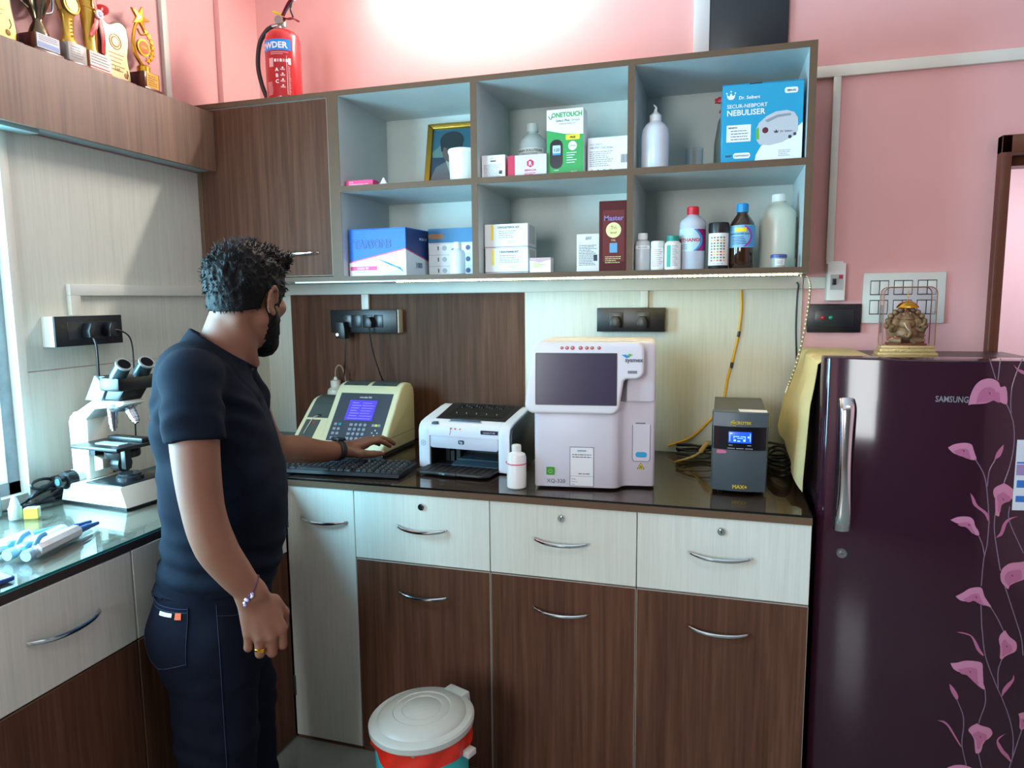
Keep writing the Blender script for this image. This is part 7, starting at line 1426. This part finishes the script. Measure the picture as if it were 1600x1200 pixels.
cut_top = u_+0.030+0.62*np.clip(f_-0.012, 0, 1)-np.where(np.abs(r_) < 0.034, 0.0, 0.0)     # cheek line falls towards the mouth
cut_back = -0.010-f_-0.30*(u_+0.06)
side = capd((0.018, 0.066, 0.03), (0.016, 0.060, -0.06), 0.017, 0.020); side2 = capd((0.018, -0.066, 0.03), (0.016, -0.060, -0.06), 0.017, 0.020)
mouth = 0.012-np.sqrt((f_-0.098)**2+(np.maximum(np.abs(r_)-0.016, 0))**2+(u_+0.084)**2)
Bd.F = np.maximum(np.maximum(dB, cut_top), np.maximum(cut_back, mouth)).astype(np.float32)
sb = np.maximum(np.maximum(np.minimum(side, side2), eld((-0.004, 0, 0.006), (0.0995, 0.0785, 0.092))), -eld((-0.004, 0, 0.006), (0.090, 0.070, 0.083)))
Bd.F = np.minimum(Bd.F, np.maximum(sb, u_-0.02)).astype(np.float32)
bo = Bd.mesh('beard', pm('black_beard', (13, 11, 11), 0.7, bump=0.6, bscale=420, spec=0.12), man)
q = MB()
for s_ in (-1, 1): q.tube([hp_(0.094, s_*0.014, 0.022), hp_(0.090, s_*0.030, 0.026), hp_(0.076, s_*0.050, 0.019)], lambda u: (0.0042*(1-0.5*u), 0.0028), 8, sm=5)
q.tube([hp_(0.096, -0.020, -0.064), hp_(0.102, 0, -0.060), hp_(0.096, 0.020, -0.064)], 0.0045, 8, sm=4); q.build('eyebrow', HAIRM, man)
for s_ in (-1, 1):
    q = MB(); q.ball(hp_(0.0745, s_*0.031, 0.0), 0.0118, 16, 0); c_ = hp_(0.0848, s_*0.031, 0.0); q.ball(c_, 0.0042, 10, 1); q.build('eye', [pm('eye_white', (214, 206, 200), 0.2), pm('iris_dark', (30, 20, 16), 0.15)], man)
# t-shirt
S = Field((-0.18, -0.33, 0.745), (0.27, 0.42, 1.43), 0.0042)
S.loft([0.762, 0.82, 0.88, 0.95, 1.05, 1.15, 1.22, 1.27, 1.315], [-0.004, 0.010, 0.024, 0.030, 0.030, 0.024, 0.016, 0.014, 0.022], [-0.014, -0.014, -0.012, -0.008, 0, 0, 0, 0, 0], [0.141, 0.137, 0.142, 0.146, 0.145, 0.134, 0.122, 0.104, 0.066], [0.152, 0.152, 0.156, 0.164, 0.174, 0.180, 0.178, 0.166, 0.12], 0.02)
S.cap((0.022, 0.0, 1.318), (SR[0]-0.006, SR[1]+0.022, SR[2]+0.000), 0.070, 0.060, 0.035); S.cap((0.022, 0.0, 1.318), (SL[0], SL[1]-0.02, SL[2]), 0.070, 0.060, 0.035)
S.cap((0.02, 0.0, 1.32), (0.045, 0.0, 1.385), 0.078, 0.070, 0.03)
S.cap((-0.030, -0.09, 1.30), (-0.045, -0.06, 1.18), 0.07, 0.07, 0.04)      # shoulder blade
S.chain([SR, (-0.022, -0.216, 1.235), (-0.020, -0.224, 1.150)], [0.060, 0.0575, 0.0565], 0.03); S.chain([SL, (0.092, 0.235, 1.22), (0.117, 0.280, 1.145)], [0.060, 0.057, 0.056], 0.03)
sl, X, Y, Z = S.block((-9, -9, -9), (9, 9, 9))
a_ = (np.array((-0.020, -0.224, 1.150))-np.array(SR)); a_ /= np.linalg.norm(a_); pR = (X-(-0.020))*a_[0]+(Y+0.224)*a_[1]+(Z-1.176)*a_[2]; mR = (Y < -0.165) & (Z > 1.02)
b_ = (np.array((0.117, 0.280, 1.145))-np.array(SL)); b_ /= np.linalg.norm(b_); pL = (X-0.112)*b_[0]+(Y-0.268)*b_[1]+(Z-1.165)*b_[2]
S.F = np.where((Y < -0.178) & (Z < 1.25), np.maximum(S.F, pR), S.F); S.F = np.where((Y > 0.20) & (Z < 1.25), np.maximum(S.F, pL), S.F)
neckpl = (Z-1.406+0.68*(X+0.028))*0.83; S.F = np.maximum(S.F, neckpl)
hole = np.sqrt((X-0.055)**2+(Y*0.95)**2+((Z-1.42)*0.5)**2)-0.066; S.F = np.maximum(S.F, -hole)
S.F = np.maximum(S.F, 0.792+0.03*np.clip(X, 0, 1)-Z)
fold = vnoise(X*9+Z*6, Y*9-Z*5, Z*16, 7)*0.0075+vnoise(X*20+Z*14, Y*20, Z*30, 8)*0.0036
low = np.clip(1-np.abs(Z-0.845)/0.09, 0, 1); fold = fold+low*0.0050*np.sin(Z*115+X*22+Y*9)+np.clip(1-np.abs(Z-1.235)/0.05, 0, 1)*0.003*np.sin((Y+Z)*90)
cr = np.exp(-((Y+0.168-0.15*(1.2-Z))/0.012)**2)*np.clip((Z-0.9)/0.1, 0, 1)*0.0
S.F = (S.F+fold*np.clip((1.33-Z)/0.08, 0.1, 1)).astype(np.float32)
# armhole seam: a shallow groove round the right shoulder
sm_ = np.abs((Y+0.148)-0.30*(X+0.02)+0.22*(Z-1.30)); S.F = (S.F+0.0022*np.exp(-(sm_/0.0045)**2)*(Z > 1.19)*(Y < 0)).astype(np.float32)
shirt = S.mesh('t_shirt', SHIRT, man); del S
cp_ = []
q = MB()
for i in range(37):
    a = 2*PI*i/36; x = 0.050+0.0685*math.cos(a); y = 0.0705*math.sin(a); cp_.append((x, y, 1.406-0.68*(x+0.028)-0.004))
q.tube(cp_, (0.0032), 8, sm=2); q.build('collar', SHIRT, man)
# jeans
J = Field((-0.20, -0.24, 0.03), (0.22, 0.24, 0.86), 0.0048)
J.loft([0.60, 0.66, 0.72, 0.78, 0.84], [-0.008, -0.012, -0.012, -0.005, 0.004], [-0.016]*5, [0.126, 0.136, 0.138, 0.134, 0.130], [0.148, 0.150, 0.150, 0.146, 0.144], 0.03)
J.chain([(-0.012, -0.085, 0.66), (-0.018, -0.090, 0.43), (-0.034, -0.092, 0.075)], [0.108, 0.090, 0.082], 0.03); J.chain([(0.020, 0.070, 0.66), (0.036, 0.090, 0.43), (0.050, 0.100, 0.075)], [0.096, 0.086, 0.080], 0.03)
J.ell((-0.075, -0.075, 0.69), (0.078, 0.085, 0.085), None, 0.03); J.ell((-0.055, 0.050, 0.69), (0.070, 0.070, 0.085), None, 0.03)
sl, X, Y, Z = J.block((-9, -9, -9), (9, 9, 9)); J.F = np.maximum(J.F, 0.055-Z)
J.F = np.maximum(J.F, Z-0.830)
J.F = (J.F+vnoise(X*9, Y*9, Z*14, 9)*0.004+vnoise(X*20, Y*20, Z*34, 10)*0.002+np.clip(1-np.abs(Z-0.42)/0.1, 0, 1)*0.003*np.sin(Z*95+X*40)+np.clip(1-np.abs(Z-0.15)/0.1, 0, 1)*0.004*np.sin(Z*110+Y*30)).astype(np.float32)
jeans = J.mesh('jeans', JEAN, man); del J
bv = BVHTree.FromPolygons([v.co.copy() for v in jeans.data.vertices], [list(p.vertices) for p in jeans.data.polygons])
def hit(ang, z, off, c=(-0.01, 0.0)):
    a = math.radians(ang); d = Vector((-math.cos(a), -math.sin(a), 0)); o_ = Vector((c[0], c[1], z))+d*0.5
    h_ = bv.ray_cast(o_, -d)
    return h_[0]+d*off if h_[0] is not None else Vector((c[0], c[1], z))+d*0.15
def patch(name, a0, a1, z0, z1, mat, off, shape=None, nu=14, nv=14, par=None):
    q = MB(); q.grid(lambda u, v: tuple(hit(a0+(a1-a0)*u, z0+(z1-z0)*v-(0.022*(1-abs(2*u-1))*(1-v) if shape else 0), off)), nu, nv, thick=0.0015); return q.build(name, mat, par or man, angle=60)
JS = pm('denim_stitch', (44, 54, 78), 0.8, spec=0.1)
pk = patch('back_pocket', 24, 72, 0.665, 0.784, JEAN, 0.0028, True)
patch('pocket_tag', 46, 59, 0.7620, 0.7700, pm('white_tag', (206, 210, 216), 0.6), 0.0050, par=pk, nu=4, nv=2); patch('pocket_tag', 62, 67, 0.7580, 0.7720, pm('orange_tag', (206, 90, 50), 0.6), 0.0050, par=pk, nu=3, nv=3)
q = MB()
def seam(pts, off=0.003): q.tube([tuple(hit(a, z, off)) for a, z in pts], 0.0008, 6)
seam([(24+48*i/20, 0.665-0.022*(1-abs(2*i/20-1))) for i in range(21)]); seam([(24, 0.665+0.119*i/10) for i in range(11)]); seam([(72, 0.665+0.119*i/10) for i in range(11)]); seam([(24+48*i/16, 0.780) for i in range(17)]); seam([(24+48*i/16, 0.772) for i in range(17)])
seam([(93-0.0*i, 0.782-0.0145*i) for i in range(40)]); seam([(93, 0.760), (104, 0.752), (116, 0.748), (130, 0.750), (142, 0.760)]); q.build('denim_seam', JS, man)
for nm, p0, p1 in (('shoe', (-0.075, -0.095, 0.045), (0.115, -0.118, 0.036)), ('shoe', (0.010, 0.100, 0.045), (0.205, 0.085, 0.036))):
    K_ = Field((-0.15, -0.19, 0.0), (0.28, 0.17, 0.14), 0.0048); K_.cap(p0, p1, 0.044, 0.038, 0.01); K_.cap(p0, (p0[0]+0.06, p0[1], 0.07), 0.042, 0.040, 0.02); sl, X, Y, Z = K_.block((-9, -9, -9), (9, 9, 9)); K_.F = np.maximum(K_.F, 0.006-Z); K_.mesh(nm, pm('black_shoe', (24, 24, 26), 0.5), man)
# wristwatch, bracelet, rings
def loop(c, axis, up, ra, rb, n=40):
    ax_ = Vector(axis).normalized(); u = Vector(up); u = (u-ax_*u.dot(ax_)).normalized(); v = ax_.cross(u)
    return [Vector(c)+u*ra*math.cos(2*PI*i/n)+v*rb*math.sin(2*PI*i/n) for i in range(n+1)], ax_, u, v
fa = Vector(WL)-Vector((0.33, 0.470, 0.982)); wc_ = Vector(WL)-fa.normalized()*0.012
P_, ax_, u, v = loop(wc_, fa, (0, 0, 1), 0.0335, 0.0350)
W = thing  # (worn things are parts of the person)
q = MB(); q.tube([tuple(p) for p in P_], (lambda t: (0.0110, 0.0022)), 10, flat=tuple(ax_)); wb_ = q.build('watch_strap', pm('watch_strap_black', (20, 21, 26), 0.5), man)
q = MB(); M = Matrix((ax_, v, u)).transposed().to_4x4(); M.translation = wc_+u*0.0365; q.box(-0.018, 0.018, -0.019, 0.019, -0.005, 0.005, 0, bev=0.004, M=M); q.build('watch_case', BLACK, wb_)
q = MB(); q.box(-0.0155, 0.0155, -0.0165, 0.0165, 0.0046, 0.0056, 0, M=M); q.build('watch_screen', pm('watch_glass', (30, 40, 50), 0.06, coat=0.5), wb_)
fa = Vector(WR)-Vector((0.045, -0.240, 0.880)); bc = Vector(WR)+Vector((-0.004, 0, 0.010)); P_, ax_, u, v = loop(bc, fa+Vector((0.03, 0, 0.015)), (0, -1, 0), 0.0300, 0.0335)
q = MB(); q.tube([tuple(p) for p in P_], 0.0022, 8); br = q.build('bracelet_cord', pm('plum_cord', (70, 34, 60), 0.6), man)
q = MB(); rb_ = random.Random(8); n = len(P_)
for i, p in enumerate(P_):
    sdx = (p-bc).dot(Vector((1, 0, 0)))
    if sdx < 0.004:
        for k in range(2): q.ball(tuple(p+Vector((rb_.uniform(-.003, .003), rb_.uniform(-.003, .001), rb_.uniform(-.004, .004)))), 0.0040, 8, (i+k) % 3)
q.build('bracelet_beads', [pm('bead_lilac', (150, 140, 200), 0.3), pm('bead_white', (220, 220, 226), 0.3), pm('bead_violet', (60, 44, 90), 0.3)], br)
P_, ax_, u, v = loop((0.0832, -0.2475, 0.702), (0.0, 0.05, -1), (0, -1, 0), 0.0118, 0.0118, 28)
q = MB(); q.tube([tuple(p) for p in P_], lambda t: (0.0028, 0.0014), 8, flat=tuple(ax_)); q.box(0.0765, 0.0905, -0.2635, -0.2590, 0.6975, 0.7065, bev=0.0015); q.build('ring', GOLD, man)
